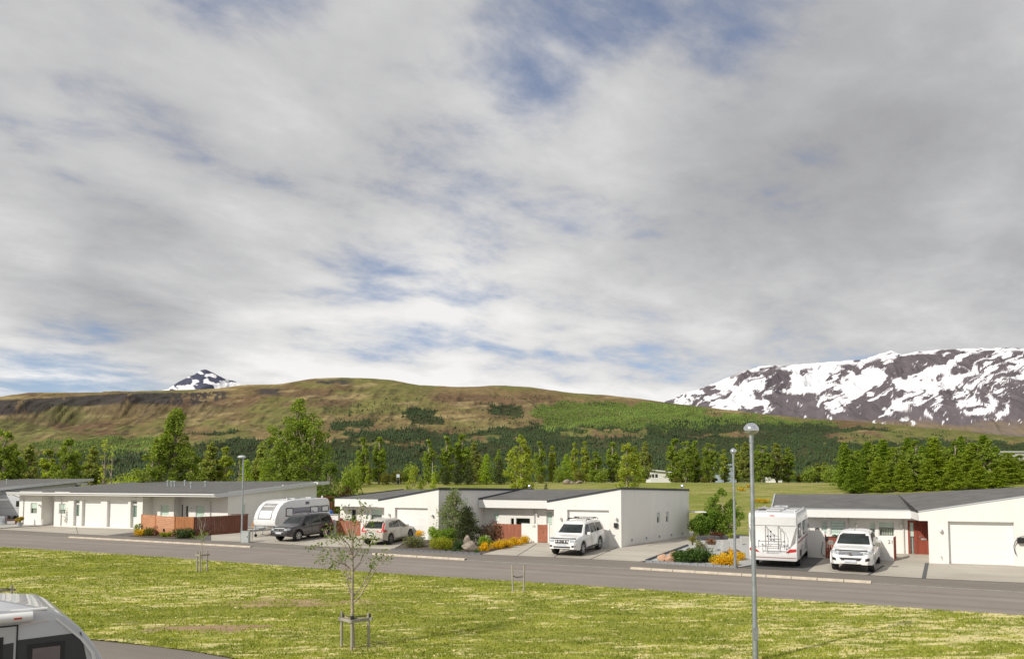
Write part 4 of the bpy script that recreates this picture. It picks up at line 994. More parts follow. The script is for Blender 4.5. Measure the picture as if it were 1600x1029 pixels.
# right part, set back .9
D2 = .9
w3 = W.rect(252, 265.2, 788, 806, D2); w4 = W.rect(307, 320.8, 789, 808, D2); s_a = W.S(273, D2); s_b = W.S(289.5, D2); s_e = W.S(345, 0)
wall_grid(mb, W, s_g1, s_a, 0, zE0+.35, zE0+.35, [w3], D2, .12)
d3 = W.rect(284, 287.5, 787, 830, D2+.7); d4 = W.rect(290.4, 295.8, 788.5, 830, D2+.7); d3 = (d3[0], d3[1], FZ, d3[3]); d4 = (d4[0], d4[1], FZ, d4[3])
s_c = W.S(296.2, D2)
mb.add([W.T(s_a, D2, 0), W.T(s_a, D2+.7, 0), W.T(s_a, D2+.7, zE0+.35), W.T(s_a, D2, zE0+.35)], [(0, 1, 2, 3)])
wall_grid(mb, W, s_a, s_c, 0, zE0+.35, zE0+.35, [d3, (d4[0], min(d4[1], s_c-.02), d4[2], d4[3])], D2+.7, .1)
mb.add([W.T(s_c, D2, 0), W.T(s_c, D2+.7, 0), W.T(s_c, D2+.7, zE0+.35), W.T(s_c, D2, zE0+.35)], [(0, 1, 2, 3)])
wall_grid(mb, W, s_c, s_e, 0, zE0+.35, zE0+.35, [w4], D2, .12)
# right side wall
Sd0 = Vector(W.T(s_e, D2, 0)); k = XatY(496.6, 1.0); lam = (k*Sd0.y-Sd0.x)/(dv.x-k*dv.y); Sd1 = Sd0+dv*lam
side = Wall(Sd0, Sd1); zT0 = side.Z(348, 773.6); zT1 = side.Z(494, 756.5)
sw1 = side.rect(379.5, 384.6, 786.5, 806); s_m = side.S(443)
sw2 = side.rect(444.5, 473.5, 781, 790.5)
wall_grid(mb, side, 0, s_m, 0, zT0+.3, zT0+(zT1-zT0)*s_m/side.L+.3, [sw1], 0, .12)
wall_grid(mb, side, s_m, side.L, 0, zT0+(zT1-zT0)*s_m/side.L+.3, zT1+.3, [(max(sw2[0], s_m+.05), sw2[1], sw2[2], sw2[3])], .12, .12)
mb.add([side.T(s_m, 0, 0), side.T(s_m, .12, 0), side.T(s_m, .12, zT1), side.T(s_m, 0, zT1)], [(0, 1, 2, 3)])
L0 = Vector(W.T(0, 0, 0)); L1 = L0+dv*lam; S1 = Vector(side.T(side.L, .12, 0))
close_shell(mb, [S1-dv*.3, L1-dv*.3, L0], [zT1, zT1-.1, zE0+.3]); mb.build('wall', M_white, root)
window(root, W, w1, .06, kind='half', split=.5); window(root, W, w2, .06, kind='half', split=.42)
window(root, W, w3, D2+.06, kind='blind'); window(root, W, w4, D2+.06, kind='blind')
window(root, W, d1_, 1.16, kind='dark', fr=.07, bars=(.5,)); window(root, W, d3, D2+.76, kind='dark', fr=.05); window(root, W, (d4[0], min(d4[1], s_c-.02), d4[2], d4[3]), D2+.76, kind='dark', fr=.08)
window(root, side, sw1, .06, kind='blind'); window(root, side, (max(sw2[0], s_m+.05), sw2[1], sw2[2], sw2[3]), .18, kind='blind', bars=(.33, .66))
for q in gds: garage_door(root, W, q, .12)
for q in sds:
    zt_ = q[3]-.32; gx0 = q[0]+.11; gx1 = q[1]-.11
    window(root, W, (q[0]+.02, q[1]-.02, zt_+.04, q[3]-.02), .1, kind='half', split=.5, fr=.04, name='transom')
    door(root, W, (q[0]+.02, q[1]-.02, FZ, zt_), .12, M_white2, glass=(gx0, gx1, zt_-1.15, zt_-.14))
# roof slab with white boards, overhanging
OH = .7
k = XatY(12.7, 1.0)
p0 = Vector(W.T(0, -OH, 0)); s_l = W.S(12.9, -OH); s_rr = W.S(337.5, -OH)
zl = W.Z(175, 770.6, -OH)
rl = Vector(W.T(s_l, -OH, zl)); rr_ = Vector(W.T(s_rr, -OH, zl))
k = XatY(514.5, 1.0); lam2 = (k*rr_.y-rr_.x)/(dv.x-k*dv.y); 
br = rr_+dv*lam2; br.z = Zat(751.6, br.y, 515); bl_ = rl+dv*lam2; bl_.z = br.z
mb = MB(); mb.prism([p-Vector((0, 0, .16)) for p in (rl, rr_, br, bl_)], Vector((0, 0, .16))); mb.build('roof', M_roof, root)
bar(root, 'fascia', rl+Vector((0, 0, .02)), rr_+Vector((0, 0, .02)), .06, .22, M_white2)
bar(root, 'verge_board', rr_+Vector((0, 0, .03)), br+Vector((0, 0, .03)), .05, .30, mat('grey_white_board', (.62, .63, .65), .5, noise=.05))
bar(root, 'verge_board', rl+Vector((0, 0, .03)), bl_+Vector((0, 0, .03)), .05, .30, MATS['grey_white_board'], -1)
a_ = Vector(rr_); q = [rl-Vector((0, 0, .22)), rr_-Vector((0, 0, .22)), br-Vector((0, 0, .27)), bl_-Vector((0, 0, .27))]
mb = MB(); mb.prism(q, Vector((0, 0, .03))); mb.build('soffit', M_soffit, root)
mb = MB(); g_ = [rl+Vector((0, 0, -.02))-dv*.12, rr_+Vector((0, 0, -.02))-dv*.12]; mb.tube(g_, .055, 8); mb.build('gutter', M_white2, root, smooth=60)
for x, yy in ((39, 0), (98, 0), (236.5, D2), (330.6, D2)):
    sx_ = W.S(x, yy); downpipe(root, W, sx_, .25, zl-.15, yy, out=(-.75, -OH))
for x, y, dd in ((64.5, 788.5, 0), (300, 793, D2)): wall_lamp(root, W, W.S(x, dd), W.Z(x, y, dd), dd)
mb = MB(); sb = side.S(494)-.3; mb.box(sb, sb+.9, -.45, .3, zT1+.02, zT1+.24, side.T); mb.build('roof_beam_end', MATS['grey_white_board'], root)
nrm_r = (br-rr_)
def on_roof(x, y):   # point of the roof plane seen at that pixel
    dx, dy, dz = ray(x, y); nn = (rr_-rl).cross(br-rr_).normalized(); o_ = Vector((0, 0, CH)); dd_ = Vector((dx, dy, dz)); return o_+dd_*((rl-o_).dot(nn)/dd_.dot(nn))
for (x, y) in ((262, 759), (268, 760), (273, 760), (289, 758.5), (298.5, 762.5), (321, 760.3)):
    p = on_roof(x, y); mb = MB(); mb.lathe([(.07, -.05), (.07, .42), (.12, .43), (.12, .55), (.06, .58)], 10, Matrix.Translation(p)); mb.build('vent_pipe', mat('galvanised_vent', (.42, .46, .46), .5, metal=.3, noise=.1), root, smooth=40)

# ---------------- house E (far left, mostly out of the picture)
B0 = gz_at(-60, 814.5, FZ); dE = Vector((.39, .92, 0)).normalized(); tE = Vector((dE.y, -dE.x, 0))
k = XatY(118, 1.0); lam = (k*B0.y-B0.x)/(dE.x-k*dE.y); B1 = B0+dE*lam
root = thing('white_house', 'grey-shaded white bungalow at the left edge behind the touring caravan', 'house', (B0.x, B0.y, 0), ang(dE)); side = Wall(B0, B1)
zt0 = side.Z(0, 766.5); s0_ = side.S(0); zt1 = side.Z(112, 755); sl = (zt1-zt0)/(side.S(112)-s0_); za = zt0-sl*s0_
mb = MB(); wall_grid(mb, side, 0, side.L, 0, za, za+sl*side.L, [], 0, .1); F0 = B0-tE*20; F1 = B1-tE*20
close_shell(mb, [B1, F1, F0, B0], [za+sl*side.L, za+sl*side.L, za, za]); mb.build('wall', mat('shaded_white_render', (.60, .60, .59), .85, noise=.05), root)  # white wall, its shade put into a greyer base colour
for s_ in np.arange(.6, side.L, .6):
    pass
mb = MB(); q0 = B0+tE*.5-dE*.8; q1 = B0+dE*(lam+1.9)+tE*.5
q0.z = za-sl*.8+.35; q1.z = za+sl*(lam+1.9)+.35; q2 = q1-tE*21; q3 = q0-tE*21
mb.prism([p-Vector((0, 0, .16)) for p in (q3, q0, q1, q2)], Vector((0, 0, .16))); mb.build('roof', M_roof, root)
bar(root, 'verge_board', q0+Vector((0, 0, .03)), q1+Vector((0, 0, .03)), .05, .30, MATS['grey_white_board'])
mb = MB(); mb.box(side.L-.1, side.L+1.2, -.45, .3, za+sl*side.L-.2, za+sl*side.L+.05, side.T); mb.build('roof_beam_end', MATS['grey_white_board'], root)
bar(root, 'canopy_edge', side.T(0, -1.2, side.Z(10, 778.5)), side.T(side.S(27), -1.2, side.Z(10, 778.5)), .1, .14, M_white2)
p = at(11, 754, B0.y+8); mb = MB(); mb.lathe([(.06, -.6), (.06, .35), (.11, .36), (.11, .45)], 10, Matrix.Translation(p)); mb.build('vent_pipe', MATS['galvanised_vent'], root)

# ================================================================== FENCES, WALLS
# brown board fence on the left: three faces
P0 = G(220.5, 833); P1 = G(272.7, 838.5); P2 = G(302.5, 838.3); P3 = G(387, 831.5)
P1 = gz_at(272.7, 838.5, .02); P2 = gz_at(302, 838.6, .03)
fz = thing('board_fence', 'red-brown board fence wrapping round the yard of the long left house', 'fence', (P1.x, P1.y, 0), 0)
W1 = Wall(P0, P1); ztop = W1.Z(246, 804.6)
mid = W1.S(244.5)
horizontal_boards(fz, W1, 0, mid-.05, .03, ztop, .145, 0, .03, M_boardh); horizontal_boards(fz, W1, mid+.05, W1.L, .03, ztop-.02, .145, 0, .03, M_boardh)
for s_ in (.0, mid, W1.L-.05):
    mb = MB(); mb.box(s_-.045, s_+.045, -.02, .08, 0, ztop+.02, W1.T); mb.build('post', M_orange, fz)
for x in (233, 259): 
    s_ = W1.S(x); z_ = W1.Z(x, 827.5); p = Vector(W1.T(s_, 0, z_)); mb = MB(); mb.box(s_-.07, s_+.07, -.09, -.001, z_-.12, z_+.1, W1.T); mb.build('fence_lamp', M_black, fz)
W2 = Wall(P1, P2); vertical_boards(fz, W2, .05, W2.L, .02, ztop-.03, .13, 0, .03, M_orange)
W3 = Wall(P2, P3); zr0 = ztop-.04; zr1 = W3.Z(386, 803.5); vertical_boards(fz, W3, .0, W3.L, .05, min(zr0, zr1), .145, 0, .03, M_brownw, ztf=lambda f: zr0+(zr1-zr0)*f)
mb = MB(); mb.box(W3.S(362), W3.L+.03, -.04, .06, zr1+.01, zr1+.07, W3.T); mb.build('cap_rail', M_brownw, fz)

# white wall with grey cap and red fence left of house B
Wq, o = None, None
wa = thing('garden_wall', 'low white wall with grey cap behind the grey off-road car', 'garden wall', tuple(gz_at(527.6, 836, .2).xy)+(0,), 0)
a = gz_at(498, 835.6, .2); b = gz_at(527.6, 836.4, .2); Wq = Wall(a, b); zt_ = Wq.Z(515, 802.4)
mb = MB(); mb.box(0, Wq.L, 0, .2, 0, zt_-.08, Wq.T); mb.build('wall', M_white, wa)
mb = MB(); mb.box(-.03, Wq.L+.03, -.04, .24, zt_-.08, zt_, Wq.T); mb.build('cap', mat('grey_cap', (.35, .37, .38), .7, noise=.1), wa)
a = gz_at(525.2, 836.4, .2); b = gz_at(563.6, 837.6, .2); Wq = Wall(a, b); rf = thing('red_fence', 'faded red board fence between white garden wall and beige car', 'fence', (a.x, a.y, 0), 0)
vertical_boards(rf, Wq, 0, Wq.L, .2, Wq.Z(545, 813), .105, 0, .03, M_redpale, name='board')
mb = MB(); x0_, x1_ = Wq.L+.01, Wq.S(568); mb.box(x0_, x1_, -.03, .12, .1, Wq.Z(565, 811), Wq.T); mb.build('post', M_white2, rf)
# chair seen above it
cz = Wq.Z(532, 809.7); ch = thing('garden_chair', 'red wooden garden chair showing its back above the faded red fence', 'chair', (a.x, a.y, 0), 0)
mb = MB(); s0_, s1_ = Wq.S(528, .8), Wq.S(537, .8)
n = 4
for i in range(n): mb.box(s0_+(s1_-s0_)*i/n, s0_+(s1_-s0_)*(i+.85)/n, .8, .83, .7, cz, Wq.T)
mb.build('backrest', M_redwood, ch); mb = MB(); mb.box(s0_, s1_, .83, 1.3, .65, .7, Wq.T); mb.build('seat', M_redwood, ch)
for q in ((s0_, .8), (s1_-.05, .8), (s0_, 1.25), (s1_-.05, 1.25)):
    mb = MB(); mb.box(q[0], q[0]+.05, q[1], q[1]+.05, .25, .65, Wq.T); mb.build('leg', M_redwood, ch)

# house C front yard: red fence, white wall 19, red gate
a = gz_at(770, 843.5, .25); b = gz_at(814.6, 845.4, .25); Wq = Wall(a, b); rf = thing('red_fence', 'faded red board fence behind the yellow flowers of number 19', 'fence', (b.x, b.y, 0), 0)
vertical_boards(rf, Wq, Wq.S(772), Wq.L, .2, Wq.Z(800, 818.2), .105, 0, .03, M_redpale)
a = gz_at(814.8, 845.8, .25); b = gz_at(838.2, 847.2, .25); Wq = Wall(a, b); wa = thing('garden_wall', 'short white wall bearing the number 19 beside a red gate', 'garden wall', (b.x, b.y, 0), ang(Wq.t)); zt_ = Wq.Z(826, 817.6)
mb = MB(); mb.box(0, Wq.L, 0, .18, .0, zt_, Wq.T); mb.build('wall', M_white, wa); text_on(wa, '19', Wq, Wq.S(831.5), Wq.Z(833, 824.2), -.004, .27)
a = gz_at(839.6, 847.2, .25); b = gz_at(857.4, 847.8, .25); Wq = Wall(a, b); rf = thing('garden_gate', 'red wooden gate with two leaves to the right of the wall numbered 19', 'gate', (a.x, a.y, 0), 0)
zt_ = Wq.Z(848, 819.2); vertical_boards(rf, Wq, .03, Wq.L-.03, .3, zt_, .10, 0, .03, M_redpale)
mb = MB(); mb.box(Wq.L*.52, Wq.L*.52+.02, -.04, 0, .9, 1.0, Wq.T); mb.build('handle', M_chrome, rf)
for s_ in (-.04, Wq.L-.02):
    mb = MB(); mb.box(s_-.04, s_+.06, -.02, .1, .2, zt_+.08, Wq.T); mb.build('gate_post', M_white2, rf)

# house D yard: white wall, red fence, white wall 21, red gate edge
a = gz_at(1262, 870, .2); b = gz_at(1289.3, 871.6, .2); Wq = Wall(a, b); wa = thing('garden_wall', 'white wall panel between the campervan and the dark red fence', 'garden wall', (a.x, a.y, 0), ang(Wq.t))
mb = MB(); mb.box(0, Wq.L, 0, .18, 0, Wq.Z(1278, 828.4), Wq.T); mb.build('wall', M_white, wa)
s_ = Wq.S(1284); mb = MB(); mb.tube([Wq.T(s_, -.03, 1.1), Wq.T(s_-.08, -.05, .7), Wq.T(s_-.1, -.05, .45), Wq.T(s_+.05, -.05, .3), Wq.T(s_+.15, -.05, .42)], .015, 6); mb.build('cable', M_black, wa)
a = gz_at(1289.6, 871.2, .2); b = gz_at(1370, 874.8, .2); Wq = Wall(a, b); rf = thing('red_fence', 'dark red board fence behind the white pickup', 'fence', (a.x, a.y, 0), 0); zt_ = Wq.Z(1298, 839)
vertical_boards(rf, Wq, 0, Wq.L, .2, zt_, .105, 0, .03, M_redwood)
a = gz_at(1370, 874.6, .2); b = gz_at(1396.8, 876, .2); Wq = Wall(a, b); wa = thing('garden_wall', 'white wall bearing the number 21 right of the pickup', 'garden wall', (b.x, b.y, 0), ang(Wq.t)); zt_ = Wq.Z(1388, 838.4)
mb = MB(); mb.box(0, Wq.L, 0, .18, 0, zt_, Wq.T); mb.build('wall', M_white, wa); text_on(wa, '21', Wq, Wq.S(1384.2), Wq.Z(1390, 848.8), -.004, .27)
Wg = Wall(Wq.T(Wq.L+.03, 0, 0), Wq.T(Wq.L+.03, 1.1, 0)); rf = thing('garden_gate', 'dark red gate standing open at the end of the wall numbered 21', 'gate', (b.x, b.y, 0), 0)
vertical_boards(rf, Wg, 0, 1.1, .25, zt_-.02, .11, 0, .05, M_redwood, rails=False)
# flowers box behind the dark red fence handled with the plants
# ================================================================== VEHICLES  (x forward, y left, z up; wheels stand on z=0)
def paint(name, c, rough=.28): return mat(name, c, rough, noise=.03, nscale=3, coat=.6)
M_pwhite = paint('white_car_paint', (.78, .78, .77)); M_pgrey = paint('dark_grey_car_paint', (.050, .045, .048)); M_pbeige = paint('pearl_beige_car_paint', (.52, .48, .42)); M_pcar = paint('caravan_white', (.76, .765, .77), .35); M_pgc = paint('caravan_pale_grey', (.52, .53, .55), .35)
M_head = mat('headlight_glass', (.35, .37, .40), .12, noise=.5, nscale=30, coat=1); M_tail = mat('tail_light_red', (.55, .02, .02), .2, noise=.2, nscale=30, coat=1)
M_plate = mat('number_plate', (.62, .66, .72), .4, noise=.25, nscale=22, stretch=(1, 3, 1)); M_ruba = mat('dark_cladding', (.035, .035, .038), .6, noise=.15)
M_cglassd = mat('tinted_car_glass', (.020, .027, .026), .06, noise=.6, nscale=1.4, spec=.45)
M_cabin = mat('car_interior', (.035, .035, .035), .9, noise=.3)
M_alloy = mat('alloy_rim', (.50, .51, .52), .3, metal=.6, noise=.1); M_alloyd = mat('dark_alloy_rim', (.16, .16, .17), .3, metal=.6, noise=.2)

def shell(L, W, top, belt, bot, wheels, ra, zw, tum=.30, nose=(.55, .16), tail=(.35, .10), crown=.03, shoulder=.955, n=64):
    xs = set(np.linspace(-L/2, L/2, n).round(4))
    for xw in wheels:
        for a in np.linspace(0, math.pi, 15): xs.add(round(xw+ra*math.cos(a), 4))
    for p in top: xs.add(round(p[0], 4))
    xs = sorted(xs); rows = []; 
    f_ = lambda pts, x: float(np.interp(x, [p[0] for p in pts], [p[1] for p in pts]))
    top = sorted(top); belt = sorted(belt); bot = sorted(bot)
    for x in xs:
        hw = W/2
        d = L/2-x
        if d < nose[0]: hw *= 1-nose[1]*(1-d/nose[0])**2.4
        d = x+L/2
        if d < tail[0]: hw *= 1-tail[1]*(1-d/tail[0])**2.4
        zt = f_(top, x); zb = min(f_(belt, x), zt-.03); zs = f_(bot, x); fl = zs+.03
        for xw in wheels:
            if abs(x-xw) < ra: zs = max(zs, zw+math.sqrt(ra*ra-(x-xw)**2))
        zs = min(zs, zb-.1); hg = zt-zb; wb = hw*shoulder; inn = hw-.26
        q = [(0, fl), (inn, fl), (inn, zs), (hw*.975, zs), (hw, zs+.15*(zb-zs)), (hw, zs+.6*(zb-zs)), (hw*.988, zb-.06), (wb, zb),
             (wb-tum*hg*.45, zb+.5*hg), (wb-tum*hg*.92, zt-.10*min(1, hg/.35)), (wb-tum*hg*1.0-.06, zt-.03*min(1, hg/.3)), (max(.1, wb-tum*hg-.22), zt-.002), ((wb-tum*hg)*.5, zt+crown*.8), (0, zt+crown)]
        rows.append([(x, a, z) for a, z in q])
    K = len(rows[0]); vs = []; fs = []; mi = []
    for r_ in rows: vs += r_+[(x, -a, z) for x, a, z in r_]
    for i in range(len(rows)-1):
        for s_ in (0, 1):
            for k in range(K-1):
                a = i*2*K+s_*K+k; b = (i+1)*2*K+s_*K+k
                fs.append((a, a+1, b+1, b)); mi.append(1 if k < 3 else 0)
    for i in (0, len(rows)-1):
        o = i*2*K; fs.append(tuple(range(o, o+K))+tuple(range(o+2*K-1, o+K-1, -1))); mi.append(0)
    return vs, fs, mi
def body_obj(name, vs, fs, mi, mats, parent, sm=32):
    mb = MB(); mb.v = [tuple(v) for v in vs]; mb.f = [list(f) for f in fs]; mb.mi = mi
    me = bpy.data.meshes.new(name); me.from_pydata(mb.v, [], mb.f)
    for m in mats: me.materials.append(m)
    me.polygons.foreach_set('material_index', mi)
    bm = bmesh.new(); bm.from_mesh(me); bmesh.ops.remove_doubles(bm, verts=bm.verts, dist=1e-4); bmesh.ops.recalc_face_normals(bm, faces=bm.faces); bvh = BVHTree.FromBMesh(bm); bm.to_mesh(me); bm.free(); finish(me, sm)
    o = bpy.data.objects.new(name, me); C.objects.link(o); o.parent = parent; return o, bvh
def patch(bvh, parent, name, quads, axis, mt, off=.008, n=6, m=4, sm=40):
    """quads of 4 corners in the plane of projection (a,z) or (x,y); conformed to the body by ray casting"""
    dirs = {'L': Vector((0, -1, 0)), 'R': Vector((0, 1, 0)), 'F': Vector((-1, 0, 0)), 'B': Vector((1, 0, 0)), 'T': Vector((0, 0, -1))}; d = dirs[axis]
    vs = []; fs = []
    for q in quads:
        P = []; ok = True
        for i in range(n+1):
            for j in range(m+1):
                u, v = i/n, j/m
                a = (q[0][0]*(1-u)+q[1][0]*u)*(1-v)+(q[3][0]*(1-u)+q[2][0]*u)*v; b = (q[0][1]*(1-u)+q[1][1]*u)*(1-v)+(q[3][1]*(1-u)+q[2][1]*u)*v
                o = Vector((a, 0, b)) if axis in 'LR' else (Vector((0, a, b)) if axis in 'FB' else Vector((a, b, 0)))
                o = o-d*6; h = bvh.ray_cast(o, d)
                p = h[0] if h[0] is not None else None
                P.append(p)
        good = [p for p in P if p is not None]
        if not good: continue
        k = len(vs)
        for p in P:
            if p is None: p = good[0]
            vs.append(p-d*off)
        for i in range(n):
            for j in range(m):
                if all(P[w] is not None for w in (i*(m+1)+j, (i+1)*(m+1)+j, (i+1)*(m+1)+j+1, i*(m+1)+j+1)):
                    a = k+i*(m+1)+j; fs.append((a, a+m+1, a+m+2, a+1))
    me = bpy.data.meshes.new(name); me.from_pydata([tuple(v) for v in vs], [], fs); me.materials.append(mt)
    bm = bmesh.new(); bm.from_mesh(me); bmesh.ops.recalc_face_normals(bm, faces=bm.faces)
    if bm.faces and sum((f.normal.dot(d) for f in bm.faces)) > 0:
        for f in bm.faces: f.normal_flip()
    r = bmesh.ops.extrude_face_region(bm, geom=bm.faces[:])
    for g in r['geom']:
        if isinstance(g, bmesh.types.BMVert): g.co += d*(off*.9)
    bmesh.ops.recalc_face_normals(bm, faces=bm.faces); bm.to_mesh(me); bm.free(); finish(me, sm)
    o = bpy.data.objects.new(name, me); C.objects.link(o); o.parent = parent; return o
def mir(q): return [[(-a, b) for a, b in r] for r in q]
def wheel(parent, x, y, r, w, rim=M_alloy, spokes=6, rr=.62):
    sgn = 1 if y > 0 else -1
    Mx = Matrix.Translation((x, y, r)) @ Matrix.Rotation(-sgn*math.pi/2, 4, 'X')
    def mesh(mb, name, mt, par, sm=40):
        o = MB.build(mb, name, mt, None, smooth=sm); o.parent = par; return o
    mb = MB(); h = w/2; k = r*rr
    mb.lathe([(k, -h), (r*.93, -h), (r, -h*.7), (r, h*.7), (r*.93, h), (k, h), (k, h-.05), (k*.98, -h)], 28, Mx); wh = mesh(mb, 'wheel', M_rub, parent)
    mb = MB(); mb.lathe([(k*1.0, h-.005), (k*.92, h+.004), (k*.88, h-.05), (.01, h-.06)], 28, Mx)
    rm = mesh(mb, 'rim_well', M_black, wh)
    for i in range(spokes):
        a = 2*math.pi*i/spokes; mb = MB(); ca, sa = math.cos(a), math.sin(a)
        def T(u, v, z): return tuple(Mx @ Vector((u*ca-v*sa, u*sa+v*ca, z)))
        sw = .13*k*7/spokes
        mb.add([T(.03, -sw*.6, h-.03), T(.03, sw*.6, h-.03), T(k*.95, sw, h-.012), T(k*.95, -sw, h-.012), T(.03, -sw*.6, h+.0), T(.03, sw*.6, h+.0), T(k*.95, sw, h+.004), T(k*.95, -sw, h+.004)], [(0, 1, 2, 3), (7, 6, 5, 4), (0, 4, 5, 1), (1, 5, 6, 2), (2, 6, 7, 3), (3, 7, 4, 0)])
        mesh(mb, 'spoke', rim, wh, 30)
    mb = MB(); mb.lathe([(k*.22, h-.04), (k*.22, h+.004), (k*.1, h+.012), (.005, h+.012)], 16, Mx); mesh(mb, 'hub_cap', rim, wh)
    mb = MB(); mb.lathe([(k*1.0, h-.02), (k*1.0, h+.008), (k*.93, h+.01), (k*.90, h-.02)], 28, Mx); mesh(mb, 'rim', rim, wh)
    return wh
def lbox(parent, name, mt, x0, x1, y0, y1, z0, z1, bev=0):
    mb = MB(); mb.box(x0, x1, y0, y1, z0, z1); o = MB.build(mb, name, mt, None, bevel=bev); o.parent = parent; return o
def lmesh(mb, parent, name, mt, sm=40, bev=0):
    o = MB.build(mb, name, mt, None, smooth=sm, bevel=bev); o.parent = parent; return o
def place(root, lx, ly, px, py, fwd_deg, z=None):
    """put the root so that its local point (lx,ly) lands on the ground seen at that pixel; fwd_deg: heading from +Y clockwise"""
    a = math.pi/2-R(fwd_deg); p = G(px, py, .035)
    c, s = math.cos(a), math.sin(a); x = p.x-(lx*c-ly*s); y = p.y-(lx*s+ly*c)
    # pitch to follow the slope
    xf, yf = x+c*1.4, y+s*1.4; xb, yb = x-c*1.4, y-s*1.4; hf, hb = hgt(xf, yf), hgt(xb, yb)
    root.rotation_euler = (0, -math.atan2(hf-hb, 2.8), a); root.location = (x, y, (hf+hb)/2+.036)
def mirrors(parent, x, y, z, mt, s=1):
    for k in (1, -1):
        mb = MB(); mb.box(x-.09*s, x+.09*s, k*(y+.03), k*(y+.25*s), z-.07*s, z+.11*s); o = lmesh(mb, parent, 'wing_mirror', mt, bev=.03)
        mb = MB(); mb.tube([(x, k*(y-.06), z-.03), (x, k*(y+.06), z-.03)], .03, 6); q = lmesh(mb, o, 'mirror_arm', M_black)

def offroad(label, pmat, rim, rails=True, cross=True, group=None):
    L, W = 4.82, 1.88; r_ = .385; wf, wr = 1.42, -1.37
    root = thing('parked_car', label, 'car', group=group)
    top = [(-2.41, .62), (-2.38, .98), (-2.33, 1.10), (-2.12, 1.66), (-1.95, 1.78), (-1.2, 1.83), (0, 1.84), (.35, 1.80), (.55, 1.74), (1.28, 1.17), (1.45, 1.12), (2.05, 1.05), (2.30, .95), (2.40, .80), (2.41, .55)]
    belt = [(-2.41, 1.12), (-1, 1.10), (.8, 1.04), (1.3, 1.02), (2.0, .98), (2.41, .85)]
    bot = [(-2.41, .48), (-1.9, .34), (-.9, .30), (.9, .30), (1.9, .32), (2.41, .42)]
    vs, fs, mi = shell(L, W, top, belt, bot, (wf, wr), .46, r_, tum=.26, nose=(.6, .20), tail=(.35, .09), crown=.04)
    b, bvh = body_obj('body', vs, fs, mi, [pmat, M_ruba], root)
    patch(bvh, root, 'windscreen', [[(-.74, 1.24), (.74, 1.24), (.62, 1.69), (-.62, 1.69)]], 'F', M_cglassd, .012, 8, 4)
    patch(bvh, root, 'rear_window', [[(-.62, 1.22), (.62, 1.22), (.55, 1.62), (-.55, 1.62)]], 'B', M_cglassd, .012, 8, 4)
    for ax in 'LR':
        for q in ([(1.00, 1.14), (.10, 1.15), (.06, 1.69), (.52, 1.68)], [(.02, 1.15), (-.92, 1.17), (-.88, 1.70), (-.02, 1.70)], [(-1.00, 1.17), (-2.02, 1.20), (-1.86, 1.64), (-.96, 1.70)]):
            patch(bvh, root, 'side_window', [q], ax, M_cglassd, .008)
        for x in (.04, -.96): patch(bvh, root, 'door_gap', [[(x+.012, .42), (x-.012, .42), (x-.012, 1.12), (x+.012, 1.12)]], ax, M_black, .004, 1, 6)
        patch(bvh, root, 'sill', [[(.95, .32), (-.9, .32), (-.9, .42), (.95, .42)]], ax, M_ruba, .02, 6, 1)
        for x in (.12, -.82): patch(bvh, root, 'door_handle', [[(x+.2, .98), (x, .98), (x, 1.01), (x+.2, 1.01)]], ax, pmat, .03, 2, 1)
        for xw in (wf, wr):
            q = []
            for i in range(12):
                a0, a1 = math.pi*i/12, math.pi*(i+1)/12; q.append([(xw+.46*math.cos(a0), r_+.46*math.sin(a0)), (xw+.53*math.cos(a0), r_+.53*math.sin(a0)), (xw+.53*math.cos(a1), r_+.53*math.sin(a1)), (xw+.46*math.cos(a1), r_+.46*math.sin(a1))])
            patch(bvh, root, 'wheel_arch', q, ax, pmat, .035, 2, 2)
    patch(bvh, root, 'grille', [[(-.40, .74), (.40, .74), (.44, .96), (-.44, .96)]], 'F', M_black, .015, 8, 3)
    patch(bvh, root, 'grille_surround', [[(-.46, .955), (.46, .955), (.46, .985), (-.46, .985)], [(-.44, .71), (.44, .71), (.44, .74), (-.44, .74)]], 'F', M_pcar, .024, 8, 1)
    for i in range(5):
        y = -.34+i*.17; patch(bvh, root, 'grille_bar', [[(y-.016, .75), (y+.016, .75), (y+.016, .94), (y-.016, .94)]], 'F', M_alloyd, .024, 1, 3)
    mb = MB(); mb.lathe([(.075, 0), (.075, .02), (.05, .02), (.05, 0)], 16, Matrix.Translation((2.435, 0, .86)) @ Matrix.Rotation(math.pi/2, 4, 'Y') @ Matrix.Diagonal((.75, 1.1, 1, 1))); lmesh(mb, root, 'emblem', M_chrome)
    for k in (1, -1):
        patch(bvh, root, 'headlight', [[(k*.47, .80), (k*.86, .84), (k*.90, 1.00), (k*.47, .95)]], 'F', M_head, .014, 5, 3)
        patch(bvh, root, 'fog_light', [[(k*.60, .54), (k*.80, .54), (k*.80, .64), (k*.60, .64)]], 'F', M_black, .012, 3, 2)
        patch(bvh, root, 'tail_light', [[(k*.70, 1.00), (k*.84, .98), (k*.76, 1.46), (k*.66, 1.46)]], 'B', M_tail, .014, 3, 5)
        patch(bvh, root, 'tail_light', [[(-2.34, 1.00), (-2.16, 1.00), (-2.10, 1.46), (-2.20, 1.46)]], 'L' if k > 0 else 'R', M_tail, .012, 3, 5)
    patch(bvh, root, 'bumper_opening', [[(-.5, .50), (.5, .50), (.52, .58), (-.52, .58)]], 'F', M_ruba, .012, 8, 2)
    patch(bvh, root, 'number_plate', [[(-.26, .58), (.26, .58), (.26, .69), (-.26, .69)]], 'F', M_plate, .03, 4, 2)
    patch(bvh, root, 'bonnet_guard', [[(-.80, .99), (.80, .99), (.78, 1.035), (-.78, 1.035)]], 'F', M_black, .03, 10, 1)
